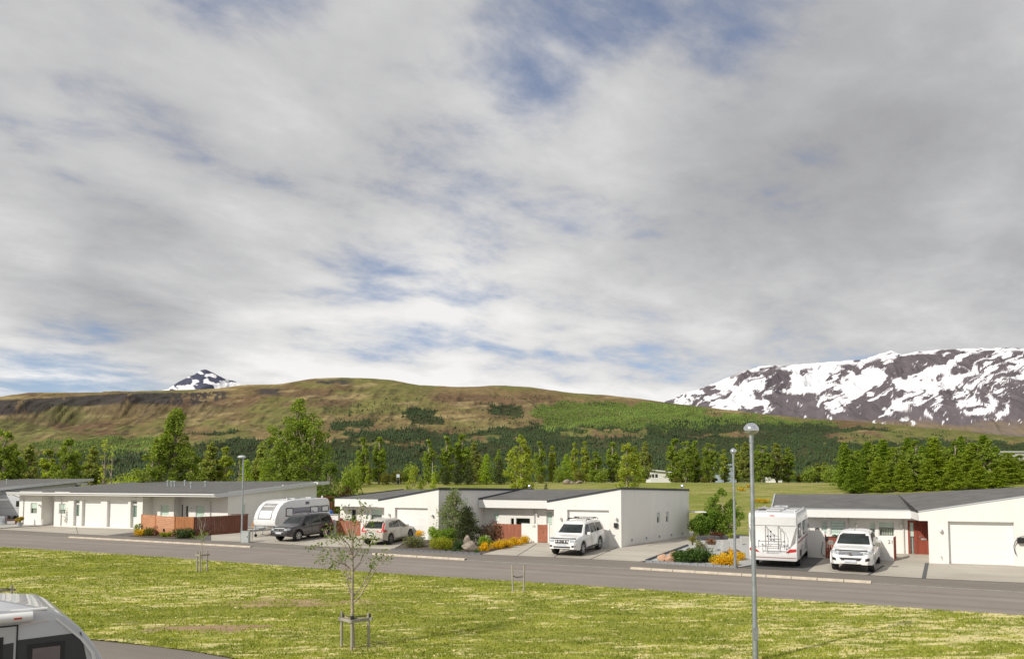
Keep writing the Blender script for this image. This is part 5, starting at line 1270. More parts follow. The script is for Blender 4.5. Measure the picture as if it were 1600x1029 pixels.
    if rails:
        for k in (1, -1):
            mb = MB(); mb.tube([(.15, k*.62, 1.84), (.0, k*.62, 1.92), (-1.7, k*.62, 1.91), (-1.9, k*.62, 1.82)], .022, 6); lmesh(mb, root, 'roof_rail', M_black)
    if cross:
        for x in (-.25, -1.25):
            mb = MB(); mb.box(x-.04, x+.04, -.72, .72, 1.95, 1.985); lmesh(mb, root, 'roof_bar', M_black, bev=.008)
            for k in (1, -1): lbox(root, 'bar_foot', M_black, x-.035, x+.035, k*.62-.03, k*.62+.03, 1.9, 1.952)
    mirrors(root, .72, .90, 1.16, pmat)
    for x in (wf, wr):
        for k in (1, -1): wheel(root, x, k*.81, r_, .25, rim)
    return root

g_off = None
o = offroad('white off-road car with roof bars before the garage of number 19', M_pwhite, M_alloy); place(o, 1.42, .92, 911.4, 867.6, 180+27)
o = offroad('dark grey off-road car parked across the front of the touring caravan', M_pgrey, M_alloy, cross=False); place(o, 1.42, .92, 466.5, 845.6, 180+27)

def estate():
    L, W = 4.69, 1.90; r_ = .36; wf, wr = 1.43, -1.43
    root = thing('parked_car', 'pearl beige estate-like car seen from behind at the red fence', 'car')
    top = [(-2.345, .60), (-2.31, .98), (-2.22, 1.08), (-1.85, 1.48), (-1.70, 1.60), (-1.2, 1.645), (-.3, 1.66), (.2, 1.62), (.38, 1.57), (1.20, 1.08), (1.4, 1.03), (2.0, .93), (2.26, .80), (2.33, .62), (2.345, .5)]
    belt = [(-2.345, 1.06), (-1.6, 1.06), (0, 1.00), (1.2, .96), (2.345, .78)]
    bot = [(-2.345, .44), (-1.9, .30), (-.9, .24), (.9, .24), (1.9, .26), (2.345, .34)]
    vs, fs, mi = shell(L, W, top, belt, bot, (wf, wr), .42, r_, tum=.38, nose=(.7, .24), tail=(.55, .15), crown=.045)
    b, bvh = body_obj('body', vs, fs, mi, [M_pbeige, M_ruba], root); pm = M_pbeige
    patch(bvh, root, 'windscreen', [[(-.74, 1.14), (.74, 1.14), (.60, 1.55), (-.60, 1.55)]], 'F', M_cglassd, .012, 8, 4)
    patch(bvh, root, 'rear_window', [[(-.66, 1.14), (.66, 1.14), (.54, 1.50), (-.54, 1.50)]], 'B', M_cglassd, .012, 8, 4)
    for ax in 'LR':
        for q in ([(.98, 1.07), (.02, 1.08), (-.02, 1.53), (.40, 1.51)], [(-.06, 1.08), (-.98, 1.12), (-.96, 1.52), (-.10, 1.53)], [(-1.04, 1.12), (-1.62, 1.18), (-1.42, 1.43), (-1.02, 1.50)]):
            patch(bvh, root, 'side_window', [q], ax, M_cglassd, .008)
        for x in (-.02, -1.0): patch(bvh, root, 'door_gap', [[(x+.01, .38), (x-.01, .38), (x-.01, 1.05), (x+.01, 1.05)]], ax, M_black, .004, 1, 6)
        patch(bvh, root, 'sill', [[(.95, .27), (-.95, .27), (-.95, .35), (.95, .35)]], ax, M_chrome, .014, 6, 1)
        for x in (.06, -.90): patch(bvh, root, 'door_handle', [[(x+.2, .90), (x, .90), (x, .93), (x+.2, .93)]], ax, pm, .03, 2, 1)
        patch(bvh, root, 'tail_light', [[(-2.28, .90), (-1.98, .94), (-2.04, 1.04), (-2.24, 1.06)]], ax, M_tail, .012, 3, 3)
    for k in (1, -1):
        patch(bvh, root, 'tail_light', [[(k*.38, .93), (k*.86, .90), (k*.84, 1.04), (k*.38, 1.00)]], 'B', M_tail, .014, 5, 3)
        patch(bvh, root, 'tail_light', [[(k*.72, 1.00), (k*.85, 1.02), (k*.71, 1.46), (k*.63, 1.46)]], 'B', M_tail, .016, 3, 5)
        patch(bvh, root, 'headlight', [[(k*.48, .72), (k*.80, .74), (k*.82, .84), (k*.48, .82)]], 'F', M_head, .014, 5, 3)
        patch(bvh, root, 'exhaust_trim', [[(k*.42, .40), (k*.66, .40), (k*.66, .46), (k*.42, .46)]], 'B', M_chrome, .02, 3, 1)
    patch(bvh, root, 'grille', [[(-.38, .50), (.38, .50), (.38, .76), (-.38, .76)]], 'F', M_black, .014, 6, 3)
    patch(bvh, root, 'number_plate', [[(-.26, .72), (.26, .72), (.26, .83), (-.26, .83)]], 'B', M_plate, .02, 4, 2)
    patch(bvh, root, 'bumper_skirt', [[(-.80, .36), (.80, .36), (.80, .50), (-.80, .50)]], 'B', M_ruba, .012, 8, 2)
    lbox(root, 'roof_spoiler', pm, -1.98, -1.72, -.58, .58, 1.565, 1.60, .01)
    for k in (1, -1):
        mb = MB(); mb.tube([(.1, k*.60, 1.64), (-.05, k*.60, 1.685), (-1.45, k*.58, 1.67), (-1.62, k*.58, 1.61)], .016, 6); lmesh(mb, root, 'roof_rail', M_chrome)
    mirrors(root, .74, .90, 1.08, pm)
    for x in (wf, wr):
        for k in (1, -1): wheel(root, x, k*.83, r_, .24, M_alloyd, 5, .68)
    return root
o = estate(); place(o, -1.43, -.93, 610.8, 850.9, 19)

def pickup():
    L, W = 5.33, 1.86; r_ = .385; wf, wr = 1.62, -1.465
    root = thing('parked_car', 'white double-cab pickup truck parked in front of the dark red fence', 'pickup truck')
    top = [(-2.66, .60), (-2.64, 1.12), (-.98, 1.16), (-.96, 1.18), (-.80, 1.70), (-.55, 1.79), (.1, 1.81), (.55, 1.77), (.78, 1.70), (1.42, 1.20), (1.6, 1.15), (2.2, 1.08), (2.5, .97), (2.63, .80), (2.66, .55)]
    belt = [(-2.66, 1.10), (-.96, 1.14), (0, 1.10), (1.4, 1.06), (2.66, .88)]
    bot = [(-2.66, .52), (-2.1, .42), (-.9, .38), (.9, .36), (2.0, .34), (2.66, .42)]
    vs, fs, mi = shell(L, W, top, belt, bot, (wf, wr), .47, r_, tum=.30, nose=(.8, .22), tail=(.3, .03), crown=.035)
    b, bvh = body_obj('body', vs, fs, mi, [M_pwhite, M_ruba], root); pm = M_pwhite
    patch(bvh, root, 'windscreen', [[(-.74, 1.24), (.74, 1.24), (.62, 1.70), (-.62, 1.70)]], 'F', M_cglassd, .012, 8, 4)
    for ax in 'LR':
        for q in ([(1.16, 1.17), (.25, 1.18), (.22, 1.68), (.68, 1.67)], [(.17, 1.18), (-.66, 1.20), (-.58, 1.66), (.14, 1.69)]): patch(bvh, root, 'side_window', [q], ax, M_cglassd, .008)
        for x in (.21, -.72, -.98): patch(bvh, root, 'door_gap', [[(x+.012, .50), (x-.012, .50), (x-.012, 1.12), (x+.012, 1.12)]], ax, M_black, .004, 1, 6)
        patch(bvh, root, 'sill', [[(1.1, .34), (-.9, .36), (-.9, .44), (1.1, .44)]], ax, M_chrome, .05, 6, 1)
        for x in (.3, -.62): patch(bvh, root, 'door_handle', [[(x+.2, 1.0), (x, 1.0), (x, 1.035), (x+.2, 1.035)]], ax, M_chrome, .03, 2, 1)
        for xw in (wf, wr):
            q = []
            for i in range(12):
                a0, a1 = math.pi*i/12, math.pi*(i+1)/12; q.append([(xw+.47*math.cos(a0), r_+.47*math.sin(a0)), (xw+.55*math.cos(a0), r_+.55*math.sin(a0)), (xw+.55*math.cos(a1), r_+.55*math.sin(a1)), (xw+.47*math.cos(a1), r_+.47*math.sin(a1))])
            patch(bvh, root, 'wheel_arch', q, ax, pm, .04, 2, 2)
    # load bed liner and sports bar
    mb = MB(); mb.box(-2.58, -1.02, -.74, .74, 1.165, 1.205); lmesh(mb, root, 'load_bed_cover', M_ruba, bev=.01)
    for k in (1, -1):
        mb = MB(); mb.tube([(-1.08, k*.72, 1.15), (-1.15, k*.66, 1.55), (-1.15, 0, 1.60)], .035, 8); lmesh(mb, root, 'roll_bar', M_chrome)
    for z in (.88, .95): patch(bvh, root, 'grille_bar', [[(-.50, z-.02), (.50, z-.02), (.52, z+.02), (-.52, z+.02)]], 'F', M_chrome, .035, 8, 1)
    patch(bvh, root, 'grille', [[(-.52, .84), (.52, .84), (.54, 1.0), (-.54, 1.0)]], 'F', M_alloyd, .014, 8, 3)
    mb = MB(); mb.lathe([(.085, 0), (.085, .02), (.055, .02), (.055, 0)], 16, Matrix.Translation((2.69, 0, .92)) @ Matrix.Rotation(math.pi/2, 4, 'Y') @ Matrix.Diagonal((.72, 1.1, 1, 1))); lmesh(mb, root, 'emblem', M_chrome)
    patch(bvh, root, 'bumper_opening', [[(-.40, .60), (.40, .60), (.50, .73), (-.50, .73)]], 'F', M_ruba, .014, 8, 2)
    patch(bvh, root, 'number_plate', [[(-.26, .52), (.26, .52), (.26, .63), (-.26, .63)]], 'F', M_plate, .05, 4, 2)
    patch(bvh, root, 'bonnet_guard', [[(-.72, 1.02), (.72, 1.02), (.70, 1.06), (-.70, 1.06)]], 'F', M_black, .03, 10, 1)
    for k in (1, -1):
        patch(bvh, root, 'headlight', [[(k*.54, .86), (k*.82, .92), (k*.88, 1.04), (k*.56, .99)]], 'F', M_head, .016, 5, 3)
        patch(bvh, root, 'headlight', [[(1.95, .93), (2.35, .90), (2.35, .98), (2.1, 1.02)]], 'L' if k > 0 else 'R', M_head, .014, 3, 2)
        patch(bvh, root, 'fog_light', [[(k*.62, .58), (k*.82, .60), (k*.80, .74), (k*.64, .70)]], 'F', M_black, .014, 3, 3)
        patch(bvh, root, 'tail_light', [[(k*.74, .80), (k*.88, .80), (k*.88, 1.1), (k*.74, 1.1)]], 'B', M_tail, .014, 2, 3)
    mb = MB(); mb.tube([(.55, 0, 1.80), (.50, 0, 1.90)], .012, 5); lmesh(mb, root, 'aerial', M_black)
    mirrors(root, .98, .90, 1.20, M_chrome, 1.15)
    for x in (wf, wr):
        for k in (1, -1): wheel(root, x, k*.80, r_, .26, M_alloy)
    return root
o = pickup(); place(o, 1.62, .92, 1366.5, 893.4, 180+31)

# ---------------- caravans and motorhomes: an extruded side profile with rounded edges
def van_shell(prof, W, mats, parent, inset=.0, name='body', rr=.08, sm=32):
    """prof: closed list of (x,z) counter-clockwise, extruded to width W with softened long edges"""
    n = len(prof); ys = [-W/2, -W/2+rr*.3, -W/2+rr, W/2-rr, W/2-rr*.3, W/2]; ins = [rr, rr*.3, 0, 0, rr*.3, rr]
    cxm = sum(p[0] for p in prof)/n; czm = sum(p[1] for p in prof)/n; vs = []; fs = []; mi = []
    for y, q in zip(ys, ins):
        for x, z in prof:
            d = Vector((cxm-x, czm-z)); l = d.length; d = d/l
            vs.append((x+np.sign(cxm-x)*min(q, abs(cxm-x)), y, z+np.sign(czm-z)*min(q, abs(czm-z))))
    for j in range(len(ys)-1):
        for i in range(n): fs.append((j*n+i, j*n+(i+1) % n, (j+1)*n+(i+1) % n, (j+1)*n+i)); mi.append(0)
    fs.append(tuple(range(n))); mi.append(0); fs.append(tuple(range(5*n+n-1, 5*n-1, -1))); mi.append(0)
    return body_obj(name, vs, fs, mi, mats, parent, sm)
def arc(cx, cz, rx, rz, a0, a1, n=8): return [(cx+rx*math.cos(R(a0+(a1-a0)*i/n)), cz+rz*math.sin(R(a0+(a1-a0)*i/n))) for i in range(n+1)]
def framed_window(bvh, root, q, ax, fr=.05, g=None):
    xs = [p[0] for p in q]; zs = [p[1] for p in q]; a, b, lo, hi = min(xs), max(xs), min(zs), max(zs)
    w = patch(bvh, root, 'window', [[(a, lo), (b, lo), (b, hi), (a, hi)]], ax, M_black, .02, 4, 3)
    p = patch(bvh, w, 'pane', [[(a+fr, lo+fr), (b-fr, lo+fr), (b-fr, hi-fr), (a+fr, hi-fr)]], ax, g or M_cglassd, .028, 4, 3); return w
M_cstripe = mat('caravan_purple_grey_band', (.27, .26, .31), .35, noise=.05); M_acryl = mat('smoked_acrylic', (.30, .29, .29), .15, noise=.25, nscale=1.2, coat=1); M_fblind = mat('pale_inner_blind', (.72, .72, .76), .5, noise=.06)

def caravan():
    L = 6.0; root = thing('touring_caravan', 'white touring caravan with large front skylight behind the dark grey off-road car', 'caravan')
    prof = [(-2.95, .45), (-2.2, .38), (1.9, .38), (2.55, .62), (2.95, .78), (3.0, .95), (2.96, 1.25)]+[(2.78, 1.75), (2.45, 2.2), (2.05, 2.48), (1.6, 2.60), (1.0, 2.65), (-2.5, 2.62), (-2.8, 2.54), (-2.97, 2.3), (-3.0, 1.4)]
    b, bvh = van_shell(prof, 2.38, [M_pcar], root, rr=.10)
    for ax, k in (('L', 1), ('R', -1)):
        patch(bvh, root, 'side_stripe', [[(2.0, 1.50), (-2.9, 1.50), (-2.9, 2.02), (1.2, 2.02)]], ax, M_cstripe, .006, 10, 2)
        framed_window(bvh, root, [(1.90, 1.38), (1.15, 2.05)], ax, .07, M_fblind)
        framed_window(bvh, root, [(-.7, 1.48), (-1.6, 2.02)], ax, .07, M_fblind); framed_window(bvh, root, [(-2.0, 1.50), (-2.8, 2.0)], ax, .07, M_fblind)
        patch(bvh, root, 'locker_hatch', [[(-.2, 2.22), (-.6, 2.22), (-.6, 2.44), (-.2, 2.44)]], ax, M_alloyd, .012, 2, 2)
        patch(bvh, root, 'trim_line', [[(2.0, 1.12), (.2, 1.16), (.2, 1.22), (2.0, 1.18)]], ax, M_acryl, .008, 8, 1)
        patch(bvh, root, 'skirt', [[(2.3, .62), (-2.8, .55), (-2.8, .60), (2.3, .68)]], ax, M_pgc, .012, 8, 1)
    patch(bvh, root, 'front_window', [[(-.62, 1.32), (.62, 1.32), (.62, 1.86), (-.62, 1.86)]], 'F', M_fblind, .012, 8, 4)
    patch(bvh, root, 'skylight', [[(-.66, 1.90), (.66, 1.90), (.60, 2.50), (-.60, 2.50)]], 'F', M_acryl, .014, 8, 5)
    patch(bvh, root, 'front_window_frame', [[(-.74, 1.24), (-.62, 1.24), (-.62, 2.5), (-.70, 2.5)], [(.62, 1.24), (.74, 1.24), (.70, 2.5), (.62, 2.5)], [(-.70, 1.24), (.70, 1.24), (.70, 1.32), (-.70, 1.32)]], 'F', M_acryl, .018, 4, 8)
    for x, y in ((1.0, .3), (-.2, 0), (-1.8, .2)): lbox(root, 'roof_hatch', M_pgc, x-.3, x+.3, y-.3, y+.3, 2.62, 2.72, .02)
    for x in (1.3, -2.6): 
        mb = MB(); mb.lathe([(.06, 2.6), (.06, 2.74), (.02, 2.8)], 8, Matrix.Translation((x, .7, 0))); lmesh(mb, root, 'roof_vent', M_pcar)
    # A frame, coupling, jockey wheel, gas lockers fairing
    for k in (1, -1):
        mb = MB(); mb.box(0, 2.0, -.03, .03, .42, .50, lambda a, b_, c: (2.3+a, k*(.62*(1-a/2.0)+.02)+b_, c)); lmesh(mb, root, 'drawbar', M_steel, sm=None)
    lbox(root, 'coupling', M_black, 4.2, 4.55, -.06, .06, .42, .54, .01)
    mb = MB(); mb.tube([(3.9, .12, .10), (3.9, .12, .85)], .03, 8); jw = lmesh(mb, root, 'jockey_wheel_stem', M_steel)
    mb = MB(); mb.lathe([(.02, -.04), (.11, -.04), (.11, .04), (.02, .04)], 14, Matrix.Translation((3.9, .12, .11)) @ Matrix.Rotation(math.pi/2, 4, 'X')); lmesh(mb, jw, 'jockey_wheel', M_rub)
    mb = MB(); mb.prism([(2.9, -.75, .55), (3.75, -.35, .55), (3.75, -.35, .62), (2.9, -.75, .90)], Vector((0, 0, 0.001))); 
    lbox(root, 'drawbar_cover', M_pgc, 3.0, 3.8, -.30, .30, .52, .62, .03)
    mb = MB(); mb.tube([(3.4, -.85, .70), (3.4, .85, .70)], .03, 6); mb.tube([(3.75, -.85, .70), (3.75, .85, .70)], .03, 6)
    for k in (-1, 1): mb.tube([(3.0, k*.5, .70), (3.78, k*.5, .70)], .02, 6)
    o2 = lmesh(mb, root, 'cycle_rack', M_steel); o2['kind'] = 'stuff'
    for k in (1, -1):
        wheel(root, -.35, k*1.06, .33, .2, M_alloy)
        patch(bvh, root, 'wheel_arch', [[(.10, .38), (-.80, .38), (-.66, .78), (-.04, .78)]], 'L' if k > 0 else 'R', M_black, .006, 4, 3)
        patch(bvh, root, 'marker_light', [[(k*.95, 1.22), (k*1.08, 1.22), (k*1.08, 1.26), (k*.95, 1.26)]], 'F', M_alloyd, .012, 2, 1)
        mb = MB(); mb.tube([(2.2, k*.9, .42), (2.35, k*.9, .04)], .03, 6); mb.box(2.25, 2.45, k*.9-.08, k*.9+.08, .0, .03); lmesh(mb, root, 'corner_steady', M_steel)
    return root
o = caravan(); place(o, 3.9, .12, 399.5, 839, 180+29)

def campervan():
    root = thing('motorhome', 'white motorhome seen from behind with an empty cycle rack on its tail', 'motorhome')
    prof = [(-3.5, .52), (-3.45, .38), (-2.4, .34), (3.0, .34), (3.55, .45), (3.62, .7), (3.58, .98), (3.3, 1.12), (2.75, 1.3), (2.1, 1.95), (1.7, 2.35), (1.2, 2.66), (.6, 2.74), (-3.0, 2.76), (-3.38, 2.72), (-3.48, 2.55), (-3.44, 2.1), (-3.42, 1.2), (-3.52, .95)]
    b, bvh = van_shell(prof, 2.30, [M_pcar], root, rr=.09)
    for k in (1, -1):
        ax = 'L' if k > 0 else 'R'
        patch(bvh, root, 'grey_accent', [[(k*.80, 1.02), (k*1.06, 1.28), (k*1.12, 2.0), (k*1.09, 2.0)], [(k*.70, .98), (k*.82, 1.0), (k*1.05, 1.30), (k*.98, 1.26)]], 'B', M_acryl, .012, 4, 6)
        patch(bvh, root, 'tail_light', [[(k*.62, .78), (k*1.10, .86), (k*1.10, .99), (k*.82, .97)]], 'B', M_tail, .02, 6, 2)
        framed_window(bvh, root, [(-2.9, 1.45), (-1.9, 2.15)], ax, .06, M_acryl); framed_window(bvh, root, [(-.9, 1.45), (.0, 2.15)], ax, .06, M_acryl)
        patch(bvh, root, 'entrance_door_gap', [[(.30, .45), (.28, .45), (.28, 2.3), (.30, 2.3)], [(.92, .45), (.90, .45), (.90, 2.3), (.92, 2.3)], [(.92, 2.28), (.28, 2.28), (.28, 2.30), (.92, 2.30)]], ax, M_black, .006, 1, 6)
        patch(bvh, root, 'cab_window', [[(2.5, 1.22), (1.5, 1.22), (1.5, 1.8), (2.05, 1.8)]], ax, M_cglassd, .01, 4, 3)
        patch(bvh, root, 'side_stripe', [[(1.6, 1.22), (-3.2, 1.22), (-3.2, 1.30), (1.6, 1.30)]], ax, mat('maroon_stripe', (.22, .06, .06), .4, noise=.1), .006, 8, 1)
        patch(bvh, root, 'locker_hatch', [[(-1.3, .6), (-1.7, .6), (-1.7, 1.0), (-1.3, 1.0)]], ax, M_pgc, .01, 2, 2)
        for x in (-2.1, 1.95):
            patch(bvh, root, 'wheel_arch', [[(x+.44, .34), (x-.44, .34), (x-.32, .82), (x+.32, .82)]], ax, M_black, .008, 4, 3)
            wheel(root, x, k*1.02, .36, .22, M_alloyd)
        mb = MB(); mb.box(2.25, 2.40, k*1.45, k*1.68, 1.15, 1.50); m_ = lmesh(mb, root, 'wing_mirror', M_black, bev=.03)
        mb = MB(); mb.box(2.235, 2.251, k*1.48, k*1.65, 1.19, 1.46); lmesh(mb, m_, 'mirror_glass', M_chrome, sm=None)
        mb = MB(); mb.tube([(2.3, k*1.1, 1.3), (2.3, k*1.48, 1.34)], .035, 6); lmesh(mb, m_, 'mirror_arm', M_pcar)
        mb = MB(); mb.tube([(1.2, k*1.02, 2.74), (-3.0, k*1.02, 2.78)], .03, 6); lmesh(mb, root, 'roof_rail', M_pcar)
    patch(bvh, root, 'number_plate', [[(-.30, .74), (.30, .74), (.30, .86), (-.30, .86)]], 'B', mat('pale_plate', (.55, .56, .58), .4, noise=.25, nscale=25), .02, 4, 1)
    patch(bvh, root, 'panel_line', [[(-1.08, 2.10), (1.08, 2.10), (1.08, 2.125), (-1.08, 2.125)]], 'B', M_acryl, .014, 10, 1)
    patch(bvh, root, 'bumper_line', [[(-1.08, .52), (1.08, .52), (1.08, .55), (-1.08, .55)]], 'B', mat('rust_red_line', (.3, .12, .1), .5, noise=.1), .012, 10, 1)
    patch(bvh, root, 'windscreen', [[(-.95, 1.36), (.95, 1.36), (.9, 1.95), (-.9, 1.95)]], 'F', M_cglassd, .012, 8, 4)
    # cycle rack (one light tubular part)
    X = -3.62; rk = []
    def tb(p, r_=.014):
        mb = MB(); mb.tube(p, r_, 6); o = lmesh(mb, root, 'cycle_rack_tube', mat('dull_rack_steel', (.22, .21, .21), .4, metal=.5, noise=.1))
    for y in (-.30, .30): tb([(X+.12, y, 2.11), (X, y, 2.05), (X-.02, y, .98), (X-.10, y, .95)], .018)
    for z in (1.62, 1.36, 1.10): tb([(X-.02, -.30, z), (X-.02, .30, z)])
    for z, xo in ((1.36, -.18), (1.12, -.22)): tb([(X+xo, -.62, z), (X+xo, .62, z)], .018)
    for y in (-.62, -.3, .3, .62): tb([(X-.02, y*.5, 1.36), (X-.18, y, 1.36)]); 
    for y in (-.62, .62): tb([(X-.18, y, 1.36), (X-.22, y, 1.12), (X-.2, y*.96, 1.0)])
    tb([(X-.03, -.30, 2.06), (X-.05, -.50, 1.95), (X-.06, -.60, 1.70), (X-.06, -.60, 1.36)]); tb([(X-.03, .26, 2.06), (X-.05, .12, 1.9), (X-.06, .04, 1.78), (X-.06, .04, 1.50)])
    for p in ((.04, 1.84), (.20, 1.60), (.06, 1.58), (-.58, 1.36), (-.58, 1.12), (.6, 1.36)):
        mb = MB(); mb.box(X-.1, X-.03, p[0]-.03, p[0]+.03, p[1]-.035, p[1]+.035); lmesh(mb, root, 'clamp', M_black, sm=None)
    for x, w_ in ((-2.6, .35), (-1.2, .4), (.2, .35)): lbox(root, 'roof_hatch', M_pgc, x-w_, x+w_, -.35, .35, 2.77, 2.87, .02)
    lbox(root, 'solar_panel', M_cglassd, -2.0, -1.0+.3, .45, .95, 2.80, 2.83)
    lbox(root, 'brake_light', M_tail, -3.50, -3.47, -.12, .12, 2.60, 2.63)
    return root
o = campervan(); place(o, -2.1, -1.1, 1250, 884.0, 27.5)

# front-left motorhome or caravan, close to the camera, only its upper side shows
def near_caravan():
    root = thing('touring_caravan', 'near caravan with white roof and dark lower side in the bottom left corner', 'caravan')
    prof = [(-5.9, .40), (1.45, .40), (1.75, .55), (1.86, .85), (1.82, 1.25), (1.74, 1.55), (1.62, 1.80), (1.48, 2.03), (1.34, 2.22), (1.16, 2.40), (.96, 2.52), (.3, 2.60), (-1.2, 2.66), (-5.6, 2.66), (-5.9, 2.5)]
    b, bvh = van_shell(prof, 2.15, [M_pgc], root, rr=.05, sm=25)
    M_anth = mat('anthracite_panel', (.045, .048, .055), .4, noise=.06)
    for ax in 'LR':
        patch(bvh, root, 'lower_panel', [[(1.70, .45), (-5.8, .45), (-5.8, 2.04), (1.36, 2.14)]], ax, M_anth, .006, 30, 8)
        patch(bvh, root, 'edge_trim', [[(1.70, .85), (1.76, .85), (1.55, 1.80), (1.50, 1.80)], [(1.50, 1.80), (1.55, 1.80), (1.40, 2.03), (1.35, 2.03)], [(1.35, 2.03), (1.40, 2.03), (1.05, 2.38), (1.01, 2.38)]], ax, M_pcar, .02, 1, 8)
        w = framed_window(bvh, root, [(.66, 1.1), (1.14, 2.04)], ax, .06, mat('mauve_window_screen', (.16, .13, .14), .25, noise=.12, nscale=2, coat=1))
        a, c, lo, hi = .02, .53, .5, 2.36
        d = patch(bvh, root, 'door', [[(a, lo), (c, lo), (c, hi), (a, hi)]], ax, M_pgc, .010, 4, 6)
        patch(bvh, d, 'door_frame', [[(a, lo), (a+.02, lo), (a+.02, hi), (a, hi)], [(c-.02, lo), (c, lo), (c, hi), (c-.02, hi)], [(a, hi-.02), (c, hi-.02), (c, hi), (a, hi)]], ax, M_black, .018, 4, 8)
        patch(bvh, d, 'door_panel', [[(a+.04, lo), (c-.05, lo), (c-.05, 2.10), (a+.04, 2.07)]], ax, M_anth, .016, 4, 4)
        patch(bvh, d, 'door_window', [[(a+.10, 1.05), (a+.33, 1.05), (a+.33, 2.20), (a+.10, 2.18)]], ax, M_black, .024, 3, 4)
        patch(bvh, d, 'pane', [[(a+.17, 1.08), (a+.29, 1.08), (a+.29, 2.14), (a+.17, 2.12)]], ax, M_cglassd, .030, 3, 4)
        patch(bvh, root, 'flash_stripe', [[(.50, 2.33), (.92, 2.38), (.92, 2.39), (.6, 2.37)]], ax, mat('pale_pink_line', (.7, .6, .58), .4, noise=.05), .012, 6, 1)
    mb = MB(); mb.tube([(-5.5, -1.13, 2.50), (.70, -1.13, 2.47)], .075, 12); aw = lmesh(mb, root, 'awning_case', M_pwhite)
    mb = MB(); mb.tube([(-5.5, -1.05, 2.63), (.90, -1.03, 2.55)], .025, 8); lmesh(mb, aw, 'awning_rail', M_pwhite)
    mb = MB(); mb.box(.46, .56, -1.214, -1.203, 2.455, 2.48); lmesh(mb, aw, 'red_mark', M_tail, sm=None)
    lbox(root, 'roof_hatch', M_pwhite, -3.3, -.9, -.6, .6, 2.6, 2.74, .04)
    for k in (1, -1): wheel(root, -2.2, k*1.0, .33, .2, M_alloy)
    return root
o = near_caravan(); ry = R(39); pr = at(138, 1001, 11.7)
c_, s_ = math.cos(ry), math.sin(ry); lx, ly = 1.45, -1.15
o.rotation_euler = (0, 0, ry); o.location = (pr.x-(lx*c_-ly*s_), pr.y-(lx*s_+ly*c_), pr.z-2.0)

# caravan standing by the far left house
o = thing('touring_caravan', 'pale caravan half hidden behind the left corner of the long bungalow', 'caravan')
prof = [(-3, .4), (2.6, .4), (2.95, .7), (2.98, 1.3), (2.85, 1.9), (2.5, 2.4), (2.0, 2.6), (-2.7, 2.6), (-3, 2.4)]
b, bvh = van_shell(prof, 2.3, [M_pgc], o, rr=.08)
for ax in 'LR':
    framed_window(bvh, o, [(.2, 1.35), (.75, 1.95)], ax, .06); framed_window(bvh, o, [(1.35, 1.25), (1.9, 1.85)], ax, .06)
    patch(bvh, o, 'side_stripe', [[(2.3, 1.18), (-2.9, 1.18), (-2.9, 1.22), (2.3, 1.22)]], ax, M_acryl, .006, 6, 1)
for k in (1, -1): wheel(o, -.3, k*1.0, .33, .2)
p = gz_at(10, 813, FZ); o.location = (p.x+.2, p.y+2.2, FZ+.05); o.rotation_euler = (0, 0, R(-8))
# ================================================================== TREES AND PLANTS
RS = np.random.RandomState(11)
def leaves(name, pts, size, mt, parent, tint, tj=.35, up=.4, seed=0, aspect=.7):
    """pts (n,3) local centres; one small quad leaf at each, tinted per leaf"""
    rs = np.random.RandomState(seed); n = len(pts)
    nrm = rs.normal(size=(n, 3)); nrm[:, 2] = np.abs(nrm[:, 2])+up; nrm /= np.linalg.norm(nrm, axis=1)[:, None]
    a = rs.normal(size=(n, 3)); a -= (a*nrm).sum(1)[:, None]*nrm; a /= np.linalg.norm(a, axis=1)[:, None]; b = np.cross(nrm, a)
    s = (size*rs.uniform(.6, 1.35, n))[:, None]*.5
    V = np.stack([pts-a*s, pts-b*s*aspect+nrm*s*.15, pts+a*s, pts+b*s*aspect+nrm*s*.15], 1).reshape(-1, 3)
    FQ = np.arange(4*n).reshape(n, 4)
    o = np_mesh(name, V, FQ, mt, None, parent)
    t = np.clip(rs.normal(1, tj*.5, n), .45, 1.7)[:, None]*np.array(tint)[None]
    t = t*(1+rs.uniform(-.12, .12, (n, 3))*np.array([1, .4, 1])); add_color(o.data, 'tint', np.repeat(t, 4, axis=0)); return o
def clumps(centres, rad, per, rs, flat=.8):
    c = np.repeat(np.array(centres), per, axis=0); r_ = np.repeat(np.array(rad), per)
    d = rs.normal(size=c.shape); d /= np.linalg.norm(d, axis=1)[:, None]; d *= (rs.uniform(.25, 1, len(c))**.6)[:, None]; d[:, 2] *= flat
    return c+d*r_[:, None]
def branchmesh(name, brs, mt, parent, sides=5):
    mb = MB()
    for pts, rad in brs: mb.tube(pts, rad, sides, cap=False)
    me = bpy.data.meshes.new(name); me.from_pydata(mb.v, [], mb.f); me.materials.append(mt); me.polygons.foreach_set('use_smooth', [True]*len(me.polygons))
    o = bpy.data.objects.new(name, me); C.objects.link(o); o.parent = parent; return o
